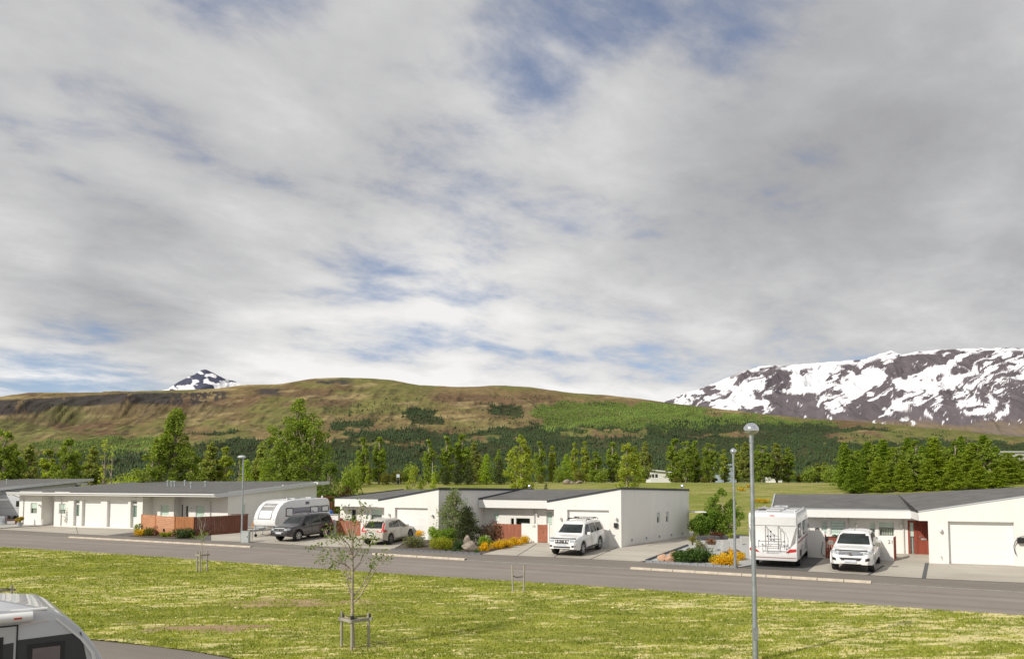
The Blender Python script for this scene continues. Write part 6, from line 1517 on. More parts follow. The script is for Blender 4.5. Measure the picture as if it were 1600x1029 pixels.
ML = {'poplar': leafmat('poplar_leaves', (.265, .335, .06), .5), 'light': leafmat('light_leaves', (.38, .43, .07), .5), 'pop2': leafmat('grey_green_leaves', (.33, .36, .11), .5),
      'larch': leafmat('larch_needles', (.255, .35, .045), .48), 'pine': leafmat('dark_needles', (.055, .075, .025), .2), 'olive': leafmat('olive_leaves', (.19, .195, .04)),
      'brown': leafmat('bronze_leaves', (.15, .085, .05)), 'sage': leafmat('sage_leaves', (.20, .225, .11)), 'yel': leafmat('yellow_blossom', (.86, .56, .012), .3), 'yg': leafmat('yellow_green_leaves', (.36, .38, .03)),
      'jun': leafmat('juniper_needles', (.06, .105, .022), .15), 'rust': leafmat('rusty_tufts', (.22, .10, .045), .2), 'white': leafmat('white_blossom', (.75, .73, .68), .2), 'pink': leafmat('pink_blossom', (.75, .05, .16), .2), 'tan': leafmat('dry_stalks', (.40, .30, .16), .2)}
def poplar(name, H, Wd, seed, mt='poplar', n=5200, size=.26, leaders=4, low=.06, tint=(1, 1, 1), sparse=1.0, gap=.0):
    """broad upright crown of several ascending leaders, each with a ragged outline"""
    rs = np.random.RandomState(seed); root = thing(name, None, 'tree'); cs = []; rd = []; brs = []
    lead = []
    for i in range(leaders):
        off = rs.uniform(-.5, .5)*Wd*.75 if i else 0; offy = rs.uniform(-.5, .5)*Wd*.6 if i else 0; h = H*(1 if i == 0 else rs.uniform(.62, .93)-abs(off)/Wd*.25)
        lead.append((off, offy, h)); k = 6
        pts = [(off*(1-(1-j/k)**2.0), offy*(1-(1-j/k)**2.0), h*.97*j/k) for j in range(k+1)]
        brs.append((pts, [max(.02, H*.016*(1-j/k)*(1 if i == 0 else .6)+.01) for j in range(k+1)]))
        m = int(46*sparse*(h/H)**2*H/10)+10
        for j in range(m):
            t = low+(1-low)*rs.uniform(0, 1)**.85; wr = Wd*.5*(.80 if leaders > 1 else 1)*(math.sin(math.pi*min(1, t*.86+.12))**.6)*(.72+.28*(1-t)); wr *= rs.uniform(.8, 1.25)
            a = rs.uniform(0, 6.28); r_ = wr*rs.uniform(.15, 1)**.5
            q = (off*(1-(1-t*.97)**2.0)+math.cos(a)*r_, offy*(1-(1-t*.97)**2.0)+math.sin(a)*r_, h*t+r_*.25); cs.append(q); rd.append(rs.uniform(.38, .75)*(.42+Wd*.10)*(1.15-.45*t))
            if rs.rand() < .5:
                b0 = (off*(1-(1-t*.85)**2.0), offy*(1-(1-t*.85)**2.0), max(.2, h*t*.80)); brs.append(([b0, tuple((np.array(b0)+np.array(q))/2+np.array([0, 0, -.1])), q], [H*.004+.008, H*.003+.005, .006]))
    branchmesh('trunk', brs, M_barkl, root)
    P_ = clumps(cs, rd, max(4, n//len(cs)), rs, 1.05); P_[:, 2] = np.maximum(P_[:, 2], .25)
    leaves('crown', P_, size, ML[mt], root, tint, .5, .2, seed); return root
def conifer(name, H, Wd, seed, mt='larch', n=3600, size=.24, tint=(1, 1, 1), power=.85, low=.03):
    rs = np.random.RandomState(seed); root = thing(name, None, 'tree'); brs = [([(0, 0, 0), (0, 0, H*.5), (rs.uniform(-.02, .02)*H, 0, H*.97)], [H*.014+.02, H*.008+.01, .01])]; P_ = []
    nb = int(62+H*6)
    for i in range(nb):
        t = low+(.98-low)*(i+rs.uniform(0, 1))/nb; L = Wd*.5*((1-t)**power)*rs.uniform(.7, 1.22)*min(1, .55+t*4)+.06; a = i*2.4+rs.uniform(-.5, .5); dr = rs.uniform(-.05, .28)*L
        tip = np.array([math.cos(a)*L, math.sin(a)*L, H*t+dr]); b0 = np.array([0, 0, H*t]); 
        if i % 2 == 0: brs.append(([tuple(b0), tuple(tip)], [.012+H*.0015, .005]))
        k = max(5, int(n/nb*(.3+1.4*(1-t)))); u = rs.uniform(.12, 1.02, k)**.75
        q = b0[None]+(tip-b0)[None]*u[:, None]; sp = L*.24*(1.2-u)+.07
        q = q+rs.normal(size=(k, 3))*np.stack([sp, sp, sp*.55], 1); P_.append(q)
    branchmesh('trunk', brs, M_bark, root, 4); P_ = np.concatenate(P_); P_[:, 2] = np.maximum(P_[:, 2], .1)
    leaves('crown', P_, size, ML[mt], root, tint, .45, .5, seed); return root
def bush(name, Wd, Dp, H, seed, mt, n=1500, size=.12, tint=(1, 1, 1), lumps=9, flowers=None, cat='shrub', ragged=.3, stems=True, fl_n=.3):
    rs = np.random.RandomState(seed); root = thing(name, None, cat); cs = []; rd = []
    for i in range(lumps):
        a = rs.uniform(0, 6.28); r_ = rs.uniform(0, 1)**.5*.62; z = H*rs.uniform(.28, .72)*(1-.45*r_); cs.append((math.cos(a)*r_*Wd*.5, math.sin(a)*r_*Dp*.5, z)); rd.append(rs.uniform(.24, .38)*min(Wd, Dp, H*1.4))
    P_ = clumps(cs, rd, n//lumps, rs, .9)
    k = int(n*ragged); P2 = P_[:k]*1; P2 = P2*np.array([1.12, 1.12, 1.15]); P_[:k] = P2
    P_[:, 2] = np.clip(P_[:, 2], .04, H*1.08)
    if stems:
        brs = [([(0, 0, 0), (c[0]*.5, c[1]*.5, c[2]*.6), c], [.03*H+.01, .015*H+.006, .006]) for c in cs]; branchmesh('stem', brs, M_bark, root, 4)
    leaves('foliage', P_, size, ML[mt], root, tint, .5, .4, seed)
    if flowers:
        m = int(n*fl_n); Pf = P_[rs.choice(len(P_), m)]; Pf = Pf+np.sign(Pf-np.array([0, 0, H*.35]))*np.array([.03, .03, .05])*rs.uniform(0, 1.6, (m, 1)); leaves('blossom', Pf, size*.9, ML[flowers], root, (1, 1, 1), .3, .8, seed+1)
    return root
def settree(root, x, Y, z=None, rz=None, s=None, label=None, group=None, cat=None, name=None):
    X = XatY(x, Y); root.location = (X, Y, (hgt(X, Y) if z is None else z)-.05)
    if rz is not None: root.rotation_euler = (0, 0, rz)
    if s is not None: root.scale = s
    if label: root['label'] = label
    if group: root['group'] = group
    if cat: root['category'] = cat
    return root
proto = {}
def inst(kind, x, Y, ytop, wpx, label, group, seed=0):
    """tree of the given kind: top at row ytop, crown wpx wide"""
    X = XatY(x, Y); z0 = hgt(X, Y); H = max(.6, Zat(ytop, Y)-z0); Wd = wpx/scl(Y)
    if kind not in proto:
        proto[kind] = PROTO[kind](); o = proto[kind]
    else: o = copy_tree(proto[kind])
    h0, w0 = PD[kind]; s = (Wd/w0, Wd/w0, H/h0)
    settree(o, x, Y, None, rnd.uniform(0, 6.28), s, label, group); return o
PD = {}
def defp(kind, h, w, f): PD[kind] = (h, w); PROTO[kind] = f
PROTO = {}
defp('popA', 9, 4, lambda: poplar('poplar_tree', 9, 4, 1, 'poplar', 8500, .24, 4))
defp('popB', 9, 3, lambda: poplar('poplar_tree', 9, 3, 2, 'pop2', 6500, .25, 3))
defp('popC', 9, 2.4, lambda: poplar('poplar_tree', 9, 2.4, 3, 'light', 4600, .26, 2))
defp('popD', 9, 2.6, lambda: poplar('poplar_tree', 9, 2.6, 4, 'poplar', 4600, .27, 3, tint=(1.1, 1.1, 1.1)))
defp('larA', 9, 4.4, lambda: conifer('larch_tree', 9, 4.4, 5, 'larch', 7500, .25, (1, 1, 1), .78))
defp('larB', 9, 4.2, lambda: conifer('larch_tree', 9, 4.2, 6, 'larch', 7500, .26, (1.2, 1.08, 1), .66))
defp('larC', 9, 4.2, lambda: conifer('larch_tree', 9, 4.2, 16, 'larch', 7000, .26, (.84, .86, .8), .70))
defp('pin', 5, 2.8, lambda: conifer('pine_tree', 5, 2.8, 7, 'pine', 2600, .2, (1.4, 1.35, 1.2), .6))
defp('brt', 5, 2.6, lambda: conifer('larch_tree', 5, 2.6, 8, 'larch', 2400, .2, (1.3, 1.25, .9), .6))
defp('shr', 2.6, 3.2, lambda: bush('shrub', 3.2, 3.0, 2.6, 9, 'olive', 1500, .24, cat='shrub', lumps=14))
defp('shg', 2.6, 3.2, lambda: bush('shrub', 3.2, 3.0, 2.6, 10, 'poplar', 1500, .24, cat='shrub', lumps=14))
ORD = ['first', 'second', 'third', 'fourth', 'fifth', 'sixth', 'seventh', 'eighth', 'ninth', 'tenth', 'eleventh', 'twelfth', 'thirteenth', 'fourteenth', 'fifteenth', 'sixteenth', 'seventeenth', 'eighteenth', 'nineteenth', 'twentieth', 'twenty-first', 'twenty-second', 'twenty-third', 'twenty-fourth', 'twenty-fifth', 'twenty-sixth', 'twenty-seventh', 'twenty-eighth', 'twenty-ninth', 'thirtieth', 'thirty-first', 'thirty-second', 'thirty-third', 'thirty-fourth', 'thirty-fifth', 'thirty-sixth']
# --- big individual poplars on the left
T = poplar('poplar_tree', 10.6, 5.2, 21, 'poplar', 22000, .21, 6, .03); settree(T, 272, 84, label='tall broad poplar rising behind the middle of the long left roof', group='poplars behind the left houses')
X = XatY(272, 84); T.scale = (1.14, 1.1, (Zat(641, 84)-hgt(X, 84))/10.6)
T = poplar('poplar_tree', 11.5, 6.6, 22, 'poplar', 26000, .21, 8, .02, tint=(.95, .97, 1)); settree(T, 463, 88, label='largest poplar with spiky top behind the right end of the long roof', group='poplars behind the left houses')
X = XatY(463, 88); T.scale = (1.38, 1.2, (Zat(626, 88)-hgt(X, 88))/11.5)
T = poplar('poplar_tree', 7, 3.6, 23, 'poplar', 6000, .20, 4, .01, tint=(.72, .78, .9)); settree(T, 515, 80, label='dark leafy tree beside the right gable of the long left house', group='poplars behind the left houses')
X = XatY(515, 80); T.scale = (1, 1, (Zat(722, 80)-hgt(X, 80))/7)
row = [('popA', 3, 92, 664, 58), ('popB', 45, 98, 694, 44), ('popA', 108, 94, 679, 54), ('popC', 75, 104, 703, 40), ('popB', 143, 100, 697, 40), ('popB', 328, 96, 691, 46), ('popC', 352, 100, 699, 34), ('popC', 300, 104, 706, 30),
       ('popB', 407, 100, 690, 40), ('popA', -60, 95, 660, 70), ('popD', 25, 104, 706, 34), ('shg', 548, 102, 722, 36), ('brt', 385, 96, 716, 34), ('brt', 412, 93, 724, 30)]
nmk = {'popA': 'leafy green poplar', 'popB': 'grey-green poplar', 'popC': 'pale green slender poplar', 'popD': 'slender poplar', 'larA': 'bright green larch', 'larB': 'broad green larch', 'larC': 'darker green larch', 'pin': 'dark green pine', 'brt': 'bright green young larch', 'shr': 'olive shrub', 'shg': 'green shrub'}
def rowtrees(row, where, group):
    row = sorted(row, key=lambda r: r[1]); cnt = {}
    tot = {}
    for r_ in row: tot[r_[0]] = tot.get(r_[0], 0)+1
    for r_ in row:
        k = r_[0]; cnt[k] = cnt.get(k, 0)+1
        lab = f'{ORD[cnt[k]-1]} {nmk[k]} from the left {where}' if tot[k] > 1 else f'only {nmk[k]} {where}'
        inst(k, r_[1], r_[2], r_[3], r_[4], lab, group)
rowtrees(row, 'behind the left houses', 'trees behind the left houses')
# round willow and half-bare trees
o = bush('willow_shrub', 6.4, 4.5, 3.9, 31, 'light', 7000, .18, (1.05, 1.08, .9), 24, cat='shrub'); settree(o, 205, 92, label='wide rounded bright green willow behind the roof of the left bungalow')
o.scale = (1.1, 1, (Zat(726, 92)-hgt(XatY(205, 92), 92))/4.0)
for (x, Y, yt, sd, lab) in ((163, 88, 686, 33, 'sparse half-bare poplar with pale trunk left of the round willow'), (174, 91, 694, 34, 'thin dead-topped birch beside the half-bare poplar'), (374, 92, 716, 35, 'pale leafless shrub behind the roof near the left lamp post')):
    H = Zat(yt, Y)-hgt(XatY(x, Y), Y); o = poplar('sparse_tree', H, 2.6, sd, 'light', 700 if sd == 33 else 160, .22, 2, .02, sparse=.35); settree(o, x, Y, label=lab)
# --- middle distance trees along the field
row = [('popD', 566, 140, 684, 26), ('popD', 592, 142, 683, 30), ('popC', 576, 138, 722, 14), ('shr', 545, 135, 730, 26), ('shg', 556, 132, 728, 22), ('popD', 669, 140, 687, 24), ('popD', 697, 142, 682, 30), ('popD', 722, 144, 679, 34), ('popB', 740, 143, 688, 26),
       ('pin', 715, 132, 720, 20), ('pin', 733, 131, 718, 22), ('pin', 697, 132, 728, 18), ('brt', 760, 131, 708, 28), ('pin', 781, 130, 716, 26), ('popD', 843, 138, 690, 24), ('popC', 863, 140, 697, 18), ('brt', 885, 136, 708, 24), ('popC', 898, 142, 692, 18), ('popC', 914, 142, 690, 20), ('popD', 931, 138, 706, 28),
       ('popD', 957, 140, 691, 30), ('popB', 1008, 140, 689, 24), ('popD', 993, 142, 697, 22), ('popD', 822, 144, 706, 24), ('popD', 780, 145, 702, 18),
       ('shr', 845, 130, 737, 16), ('shr', 905, 132, 732, 22), ('shg', 874, 134, 728, 20), ('shr', 622, 139, 731, 26), ('shg', 640, 141, 722, 28), ('shr', 604, 137, 734, 20), ('shg', 800, 138, 722, 26), ('shr', 750, 134, 732, 20), ('shg', 940, 136, 730, 26), ('shr', 972, 137, 730, 20), ('shg', 680, 137, 733, 18), ('shg', 1000, 139, 728, 26)]
rowtrees(row, 'along the far field edge', 'trees along the middle of the field edge')
# nearer single trees on the field
def single(kind_f, x, Y, ytop, wpx, h0, w0, label):
    o = kind_f(); X = XatY(x, Y); H = Zat(ytop, Y)-hgt(X, Y); Wd = wpx/scl(Y); settree(o, x, Y, s=(Wd/w0, Wd/w0, H/h0), label=label); return o
single(lambda: poplar('poplar_tree', 8, 3.4, 41, 'light', 5200, .22, 3, .01), 814, 96, 679, 50, 8, 3.4, 'well leafed single poplar on the field left of the roof vent')
single(lambda: poplar('poplar_tree', 7, 3.2, 42, 'light', 4200, .22, 3, .01), 979, 100, 690, 46, 7, 3.2, 'single poplar in front of the tree line behind number 19')
single(lambda: poplar('birch_tree', 4, 2.4, 43, 'light', 2600, .16, 3, .01), 648, 84, 728, 30, 4, 2.4, 'small bright birch just behind the left roof of the pair')
single(lambda: conifer('larch_tree', 3.4, 1.6, 44, 'larch', 1600, .14, (1.5, 1.35, .9)), 677, 80, 736, 20, 3.4, 1.6, 'small yellow-green larch peeping over the roof corner')
single(lambda: conifer('pine_tree', 1.4, 1.2, 45, 'pine', 700, .12, (1.6, 1.6, 1.2)), 853, 92, 755, 13, 1.4, 1.2, 'tiny dark pine on the field above the roof of number 19')
single(lambda: bush('shrub', 1.4, 1.2, 1.6, 46, 'tan', 260, .10), 877, 92, 753, 11, 1.6, 1.4, 'small dry brown sapling on the field above number 19')
single(lambda: bush('shrub', 3.2, 3.0, 3.0, 47, 'brown', 1400, .2), 536, 88, 744, 26, 3, 3.2, 'reddish brown shrub right of the long house on the field edge')
# right of the middle
row = [('popD', 1056, 140, 686, 36), ('popA', 1072, 138, 685, 34), ('popD', 1087, 142, 689, 28), ('popA', 1110, 138, 689, 38), ('popC', 1132, 143, 702, 20), ('popB', 1166, 142, 690, 34), ('popA', 1190, 140, 692, 40), ('popB', 1214, 142, 692, 36), ('popD', 1232, 143, 700, 28),
       ('popC', 1152, 145, 694, 20), ('shg', 1265, 142, 728, 30), ('popC', 1278, 143, 724, 22), ('shg', 1296, 140, 726, 26), ('shr', 1250, 143, 738, 18), ('popC', 1290, 145, 722, 20), ('shr', 1058, 134, 741, 14), ('shr', 1100, 134, 742, 14)]
rowtrees(row, 'right of the white far building', 'trees along the right of the field edge')
row = []
rr2 = random.Random(4)
for i, (x, yt) in enumerate(((1320, 688), (1341, 702), (1357, 688), (1381, 684), (1399, 697), (1420, 682), (1443, 694), (1460, 681), (1484, 697), (1503, 679), (1521, 690), (1538, 678), (1557, 696), (1574, 706))):
    row.append((('larA', 'larB', 'larC')[i % 3], x, 98+rr2.uniform(-3, 8), yt, 48+rr2.uniform(-6, 12)))
for x, yt in ((1333, 712), (1372, 706), (1410, 710), (1450, 708), (1490, 706), (1528, 712), (1560, 722)): row.append(('larC' if x % 2 else 'larB', x, 92, yt+6, 38))
for x, yt, k_ in ((1330, 698, 'popA'), (1368, 695, 'popD'), (1407, 693, 'popA'), (1432, 688, 'popD'), (1470, 691, 'popA'), (1494, 689, 'popD'), (1528, 690, 'popA'), (1548, 688, 'popD')): row.append((k_, x, 96+rr2.uniform(-3, 6), yt, 34))
for x, yt in ((1596, 708), (1625, 698), (1660, 690)): row.append(('popA', x, 108, yt, 44))
row.append(('popA', 1583, 116, 704, 30))
rowtrees(row, 'in the grove behind number 21', 'trees in the grove behind number 21')

# --- garden plants (position by the pixel of their foot)
def gp(o, x, y, label, cat='shrub', z=None, rz=0, Yadd=0):
    p = G(x, y); p.y += Yadd; o.location = (p.x, p.y, hgt(p.x, p.y)+.03 if z is None else z); o.rotation_euler = (0, 0, rz); o['label'] = label; o['category'] = cat; return o
s_ = lambda y: (y-750)/4.3
gp(bush('shrub', 1.75, 1.3, .85, 51, 'sage', 3600, .07, (.9, .9, .95), 16, 'yel', fl_n=.05), 645, 857.0, 'grey-green low bush at the left end of the middle bed', Yadd=.7)
gp(bush('flowering_shrub', .85, .8, .5, 52, 'yel', 900, .06, (1, 1, 1), 8), 650, 852, 'patch of yellow blossom above the grey-green bush', Yadd=1.4).location.z += .45
gp(bush('shrub', 2.1, 1.3, .78, 53, 'yg', 5200, .06, (1, 1, 1), 22), 690, 860, 'wide low yellow-green bush at the front of the middle bed', Yadd=.7)
gp(bush('shrub', .9, .9, .7, 54, 'jun', 1800, .06, (.8, .9, 1), 8), 717, 861, 'small dark green bush just left of the tall boulder', Yadd=.7)
gp(bush('shrub', 1.0, 1.0, 1.35, 55, 'light', 2200, .09, (.9, 1.1, .8), 9), 675, 852, 'light green shrub before the garage corner with the hidden wall', Yadd=1.6)
gp(bush('shrub', 1.9, 1.2, 1.25, 56, 'poplar', 5000, .08, (.8, .95, .8), 16), 698, 854, 'mid green shrub low behind the yellow-green bush', Yadd=1.5)
o = poplar('birch_tree', 3.35, 1.9, 57, 'sage', 6500, .085, 5, .12, (1.0, 1.12, .8), 1.2); gp(o, 707, 852, 'grey-green small birch standing against the shaded wall', 'tree', Yadd=1.9); o.scale = (1.35, .8, 1.03)
o = conifer('spruce_tree', 2.35, 1.75, 58, 'pine', 7500, .075, (.9, .85, .8), .5, .16); gp(o, 728, 856, 'dark spruce in front of the birch in the middle bed', 'tree', Yadd=1.0); o.scale = (1, 1, 1.1)
gp(bush('shrub', 2.2, 1.3, 2.0, 59, 'brown', 2600, .085, (1, 1, 1), 18, ragged=.6), 764, 856.5, 'bronze-leaved shrub right of the dark spruce', Yadd=1.7)
gp(bush('shrub', 1.1, .8, 1.0, 60, 'poplar', 1700, .08, (1, 1.15, 1), 10), 756, 860, 'green leafy shrub behind the boulder under the bronze shrub', Yadd=1.0)
gp(bush('shrub', 1.2, .8, 1.2, 92, 'white', 700, .07, (1, 1, 1), 8), 751, 858, 'white blossoming shrub between spruce and bronze shrub', Yadd=1.5)
for i, (x, y, w_, h_) in enumerate(((757, 860.5, 1.0, .5), (775, 858.0, 1.1, .62), (791, 855.5, 1.1, .55), (806, 852.0, 1.1, .6), (820, 849, .95, .55))):
    gp(bush('flowering_shrub', w_, .8, h_, 61+i, 'yel', 1300, .06, (1, .93, 1), 9, 'yg', fl_n=.35), x, y, f'yellow flowering mound, {ORD[i]} from the left in the row beside the driveway of number 19').update_tag()
for i, (x, y) in enumerate(((712, 862.5), (741, 864), (700, 861.5))):
    gp(bush('ground_cover', .8, .3, .16, 70+i, 'jun', 500, .05, (1, 1.4, 1), 5), x, y, ['creeping green plant left of the foot of the boulder', 'creeping green plant right of the foot of the boulder', 'creeping green plant along the edging of the middle bed'][i], Yadd=.3)
# bed left of number 19's neighbour (brown fence)
gp(bush('flowering_shrub', 1.5, 1.0, .62, 73, 'yel', 1500, .08, (1, .95, 1), 9, 'yg', fl_n=.5), 216, 838, 'yellow flowering bush at the left end of the brown fence', Yadd=.5)
gp(bush('shrub', 1.5, .9, .68, 74, 'olive', 1500, .08, (1, 1, 1), 9), 226, 838.5, 'olive low bush next to the yellow one by the brown fence', Yadd=.5)
gp(bush('shrub', .6, .5, .9, 75, 'brown', 400, .07, (1.0, .7, .9), 5), 239, 839, 'small purplish plant against the brown fence', Yadd=.5)
gp(bush('shrub', 1.4, .7, .42, 76, 'yg', 1200, .07, (.8, .9, 1), 8), 252, 840, 'low green plant in the middle of the brown fence', Yadd=.5)
gp(bush('shrub', 2.0, 1.2, 1.0, 77, 'jun', 3000, .09, (1.1, 1.0, 1.2), 12), 281, 842, 'dark green bush at the corner of the brown fence', Yadd=.5)
gp(bush('rose_bush', .9, .6, 1.1, 78, 'poplar', 260, .10, (1, 1, 1), 7, 'white', fl_n=.3), 213, 833.5, 'thin rose bush with white blossom left of the brown fence')
# bed in front of the motorhome
gp(bush('juniper', 3.0, 2.0, .75, 79, 'jun', 9000, .07, (1.15, 1.25, 1), 30), 1088, 882, 'spreading dark green juniper in the gravel bed', Yadd=.9)
gp(bush('flowering_shrub', 1.55, 1.2, .62, 80, 'yel', 3600, .055, (1, .93, 1), 16, 'yg', fl_n=.2), 1137, 886.3, 'front yellow blossoming mound at the foot of the middle lamp post', Yadd=.6)
gp(bush('flowering_shrub', 1.3, 1.0, .55, 81, 'yel', 2200, .055, (1, .93, 1), 12, 'yg', fl_n=.2), 1156, 878, 'second yellow blossoming mound behind the lamp post', Yadd=.7)
gp(bush('shrub', .6, .5, .28, 82, 'brown', 500, .05, (.35, .2, .5), 5), 1136, 880, 'small dark purple plant among the yellow blossom').location.z += .35
gp(bush('shrub', 1.9, 1.3, 2.4, 83, 'poplar', 6500, .12, (.62, .78, .7), 20), 1097, 841, 'dark green shrub beside the far corner of number 19')
o = poplar('birch_tree', 3.3, 2.2, 84, 'poplar', 7500, .12, 5, .02, (.80, .9, .8)); gp(o, 1130, 838, 'taller loose green shrub left of the middle lamp post', 'tree')
o.scale = (1, 1, (Zat(766, o.location.y)-o.location.z)/3.3)
gp(bush('shrub', 1.9, 1.2, 2.7, 85, 'poplar', 6500, .11, (.75, .92, .75), 20), 1113, 838, 'green shrub filling the gap between dark shrub and taller one')
gp(bush('shrub', 1.3, .8, .65, 86, 'brown', 1300, .07, (.9, .55, .5), 9), 1121, 843, 'dark reddish shrub on the low dark wall')
gp(bush('shrub', .8, .7, .9, 87, 'olive', 500, .07, (1, 1, 1), 7, 'white', fl_n=.25), 1093, 862, 'small loose shrub with white blossom behind the juniper')
gp(bush('shrub', .9, .7, .8, 88, 'olive', 380, .07, (1.1, 1, .8), 6), 1082, 852, 'straggly olive shrub at the end of the path edging')
gp(bush('shrub', .6, .5, .6, 89, 'light', 500, .06, (1, 1, 1), 5), 1141, 843, 'small light green shrub over the tall planter')
# yellow drift on the field
for i, (x, y) in enumerate(((1160, 781), (1172, 780), (1187, 784), (1196, 783))):
    gp(bush('flowering_shrub', 1.6, 1.0, .45, 93+i, 'yel', 260, .12, (1, .95, 1), 6, 'yg', fl_n=.8), x, y, f'yellow flower patch out on the field, {ORD[i]} from the left')

# --- staked young trees on the verge: posts, rails, ties, thin trunk
def stakes(root, p, posts, h, rails, tie=True):
    for i, (x, y) in enumerate(posts):
        mb = MB(); lean = (rnd.uniform(-.03, .03), rnd.uniform(-.03, .03)); b = Vector((p.x+x, p.y+y, p.z-.05)); t = b+Vector((lean[0], lean[1], h+.05+rnd.uniform(-.04, .04))); mb.tube([b, b.lerp(t, .5), t], [.037, .036, .033], 9); mb.build('post', M_greyw, root, smooth=50)
    for a, b in rails:
        A = Vector((p.x+posts[a][0], p.y+posts[a][1], p.z+h*.78)); B = Vector((p.x+posts[b][0], p.y+posts[b][1], p.z+h*.78)); d = (B-A).normalized(); A -= d*.08; B += d*.08; n_ = Vector((d.y, -d.x, 0))*.045
        mb = MB(); mb.add([A+n_, B+n_, B+n_*1.5, A+n_*1.5]+[q+Vector((0, 0, .075)) for q in (A+n_, B+n_, B+n_*1.5, A+n_*1.5)], [(0, 1, 2, 3), (4, 5, 6, 7), (0, 1, 5, 4), (1, 2, 6, 5), (2, 3, 7, 6), (3, 0, 4, 7)]); mb.build('rail', M_greyw, root)
p = G(552, 1014.0); st = thing('tree_stakes', 'three grey posts with rails round the young tree in the foreground', 'tree stake', tuple(p)); sc_ = scl(p.y)
posts = [(-19.5/sc_, .10), (.5/sc_, -.22), (22.5/sc_, .10)]
stakes(st, p, posts, .95, ((0, 1), (1, 2), (0, 2)))
for i, (x, y) in enumerate(posts):
    mb = MB(); mb.lathe([(.045, 0), (.05, .03), (.045, .10), (.04, .11)], 10, Matrix.Translation((p.x+x, p.y+y, p.z+.80))); mb.build('rubber_tie', M_black, st)
    mb = MB(); mb.tube([(p.x+x, p.y+y, p.z+.86), (p.x, p.y, p.z+.84)], .012, 5); mb.build('strap', M_black, st)
def traced_tree(name, base_px, Y, brs, leafpts, label, seed, lsize=.06, per=16, r0=.045, rad=.16):
    rs = random.Random(seed); root = thing(name, label, 'tree', tuple(at(base_px[0], base_px[1], Y)))
    all_ = []
    for j, (pts, r_a, r_b) in enumerate(brs):
        dy = 0 if j == 0 else rs.uniform(-.75, .75); n = len(pts); P_ = []
        for i, (x, y) in enumerate(pts): P_.append(at(x, y, Y+dy*(i/(n-1))**1.2 if j else Y))
        rads = [r_a+(r_b-r_a)*i/(n-1) for i in range(n)]; all_.append((P_, rads, dy))
    base = Vector(root.location)
    b2 = []
    for P_, rads, dy in all_: b2.append(([q-base for q in P_], rads))
    for P_, rads, dy in all_[1:]:      # side twigs
        for i in range(1, len(P_)):
            for q in range(2):
                s0 = P_[i-1].lerp(P_[i], rs.random()); d = Vector((rs.uniform(-1, 1), rs.uniform(-1, 1), rs.uniform(.3, 1.2))).normalized()*rs.uniform(.12, .34); b2.append(([s0-base, s0+d-base], [.006, .003]))
    branchmesh('trunk', b2, M_barkl, root, 6)
    L = []
    for (x, y, k) in leafpts:
        dy = rs.uniform(-.5, .5); c = at(x, y, Y+dy)-base
        for q in range(k): L.append((c.x+rs.gauss(0, rad), c.y+rs.gauss(0, rad), c.z+rs.gauss(0, rad*.8)))
    leaves('crown', np.array(L), lsize, ML['pop2'], root, (.52, .66, .45), .5, .1, seed); return root
Z8 = lambda l: [(480+x/5.714, 780+y/5.714) for x, y in l]
yt = p.y
br = [([(552, 1013), (550.5, 960), (550.6, 930)]+Z8([(405, 620), (403, 430), (402, 330), (425, 200), (455, 100), (480, 40)]), .048, .006)]
for l in ([(405, 640), (340, 575), (290, 540), (215, 470), (150, 420), (60, 430)], [(390, 725), (340, 665), (290, 610), (230, 565), (110, 545)], [(405, 530), (340, 430), (270, 370), (180, 330), (160, 290)], [(405, 530), (450, 470), (490, 390), (520, 330)],
          [(408, 640), (470, 560), (505, 490), (520, 450)], [(412, 865), (490, 770), (560, 650), (590, 570), (600, 510)], [(416, 920), (480, 850), (560, 700), (630, 600), (690, 540), (720, 505)], [(398, 860), (365, 770), (350, 660), (340, 560)], [(395, 735), (350, 600), (335, 540)],
          [(400, 380), (350, 260), (330, 160)], [(402, 420), (430, 300), (470, 200), (500, 130)], [(405, 500), (370, 400), (290, 330), (250, 250)], [(402, 330), (380, 220), (365, 120)], [(340, 575), (270, 560), (240, 590)], [(290, 540), (250, 470), (210, 440)]):
    br.append((Z8(l), .020, .004))
lf = [(x, y, k) for (x, y), k in zip(Z8([(60, 430), (40, 430), (120, 400), (150, 430), (180, 460), (160, 500), (115, 530), (120, 555), (150, 550), (230, 555), (210, 580), (260, 570), (240, 600), (280, 470), (320, 460), (330, 480), (310, 500), (370, 500), (355, 520), (250, 350), (270, 330), (300, 345), (330, 340), (350, 320), (340, 300), (215, 370), (185, 340), (240, 300), (370, 350), (180, 260), (260, 240),
      (355, 160), (335, 90), (370, 150), (420, 170), (440, 190), (470, 30), (510, 30), (490, 60), (460, 140), (480, 160), (500, 130), (440, 390), (430, 360), (470, 370), (560, 380), (570, 350), (600, 360), (620, 350), (560, 300), (530, 330), (520, 460), (510, 480), (600, 540), (580, 590), (600, 610), (570, 570), (690, 460), (710, 520), (680, 540), (650, 500), (715, 535), (560, 210), (550, 250), (420, 420), (400, 300)]), [14]*80)]
traced_tree('young_tree', (552, 1013), yt, br, lf, 'staked young tree with sparse leaves in the foreground verge', 5, .066, 11, .05, .085)
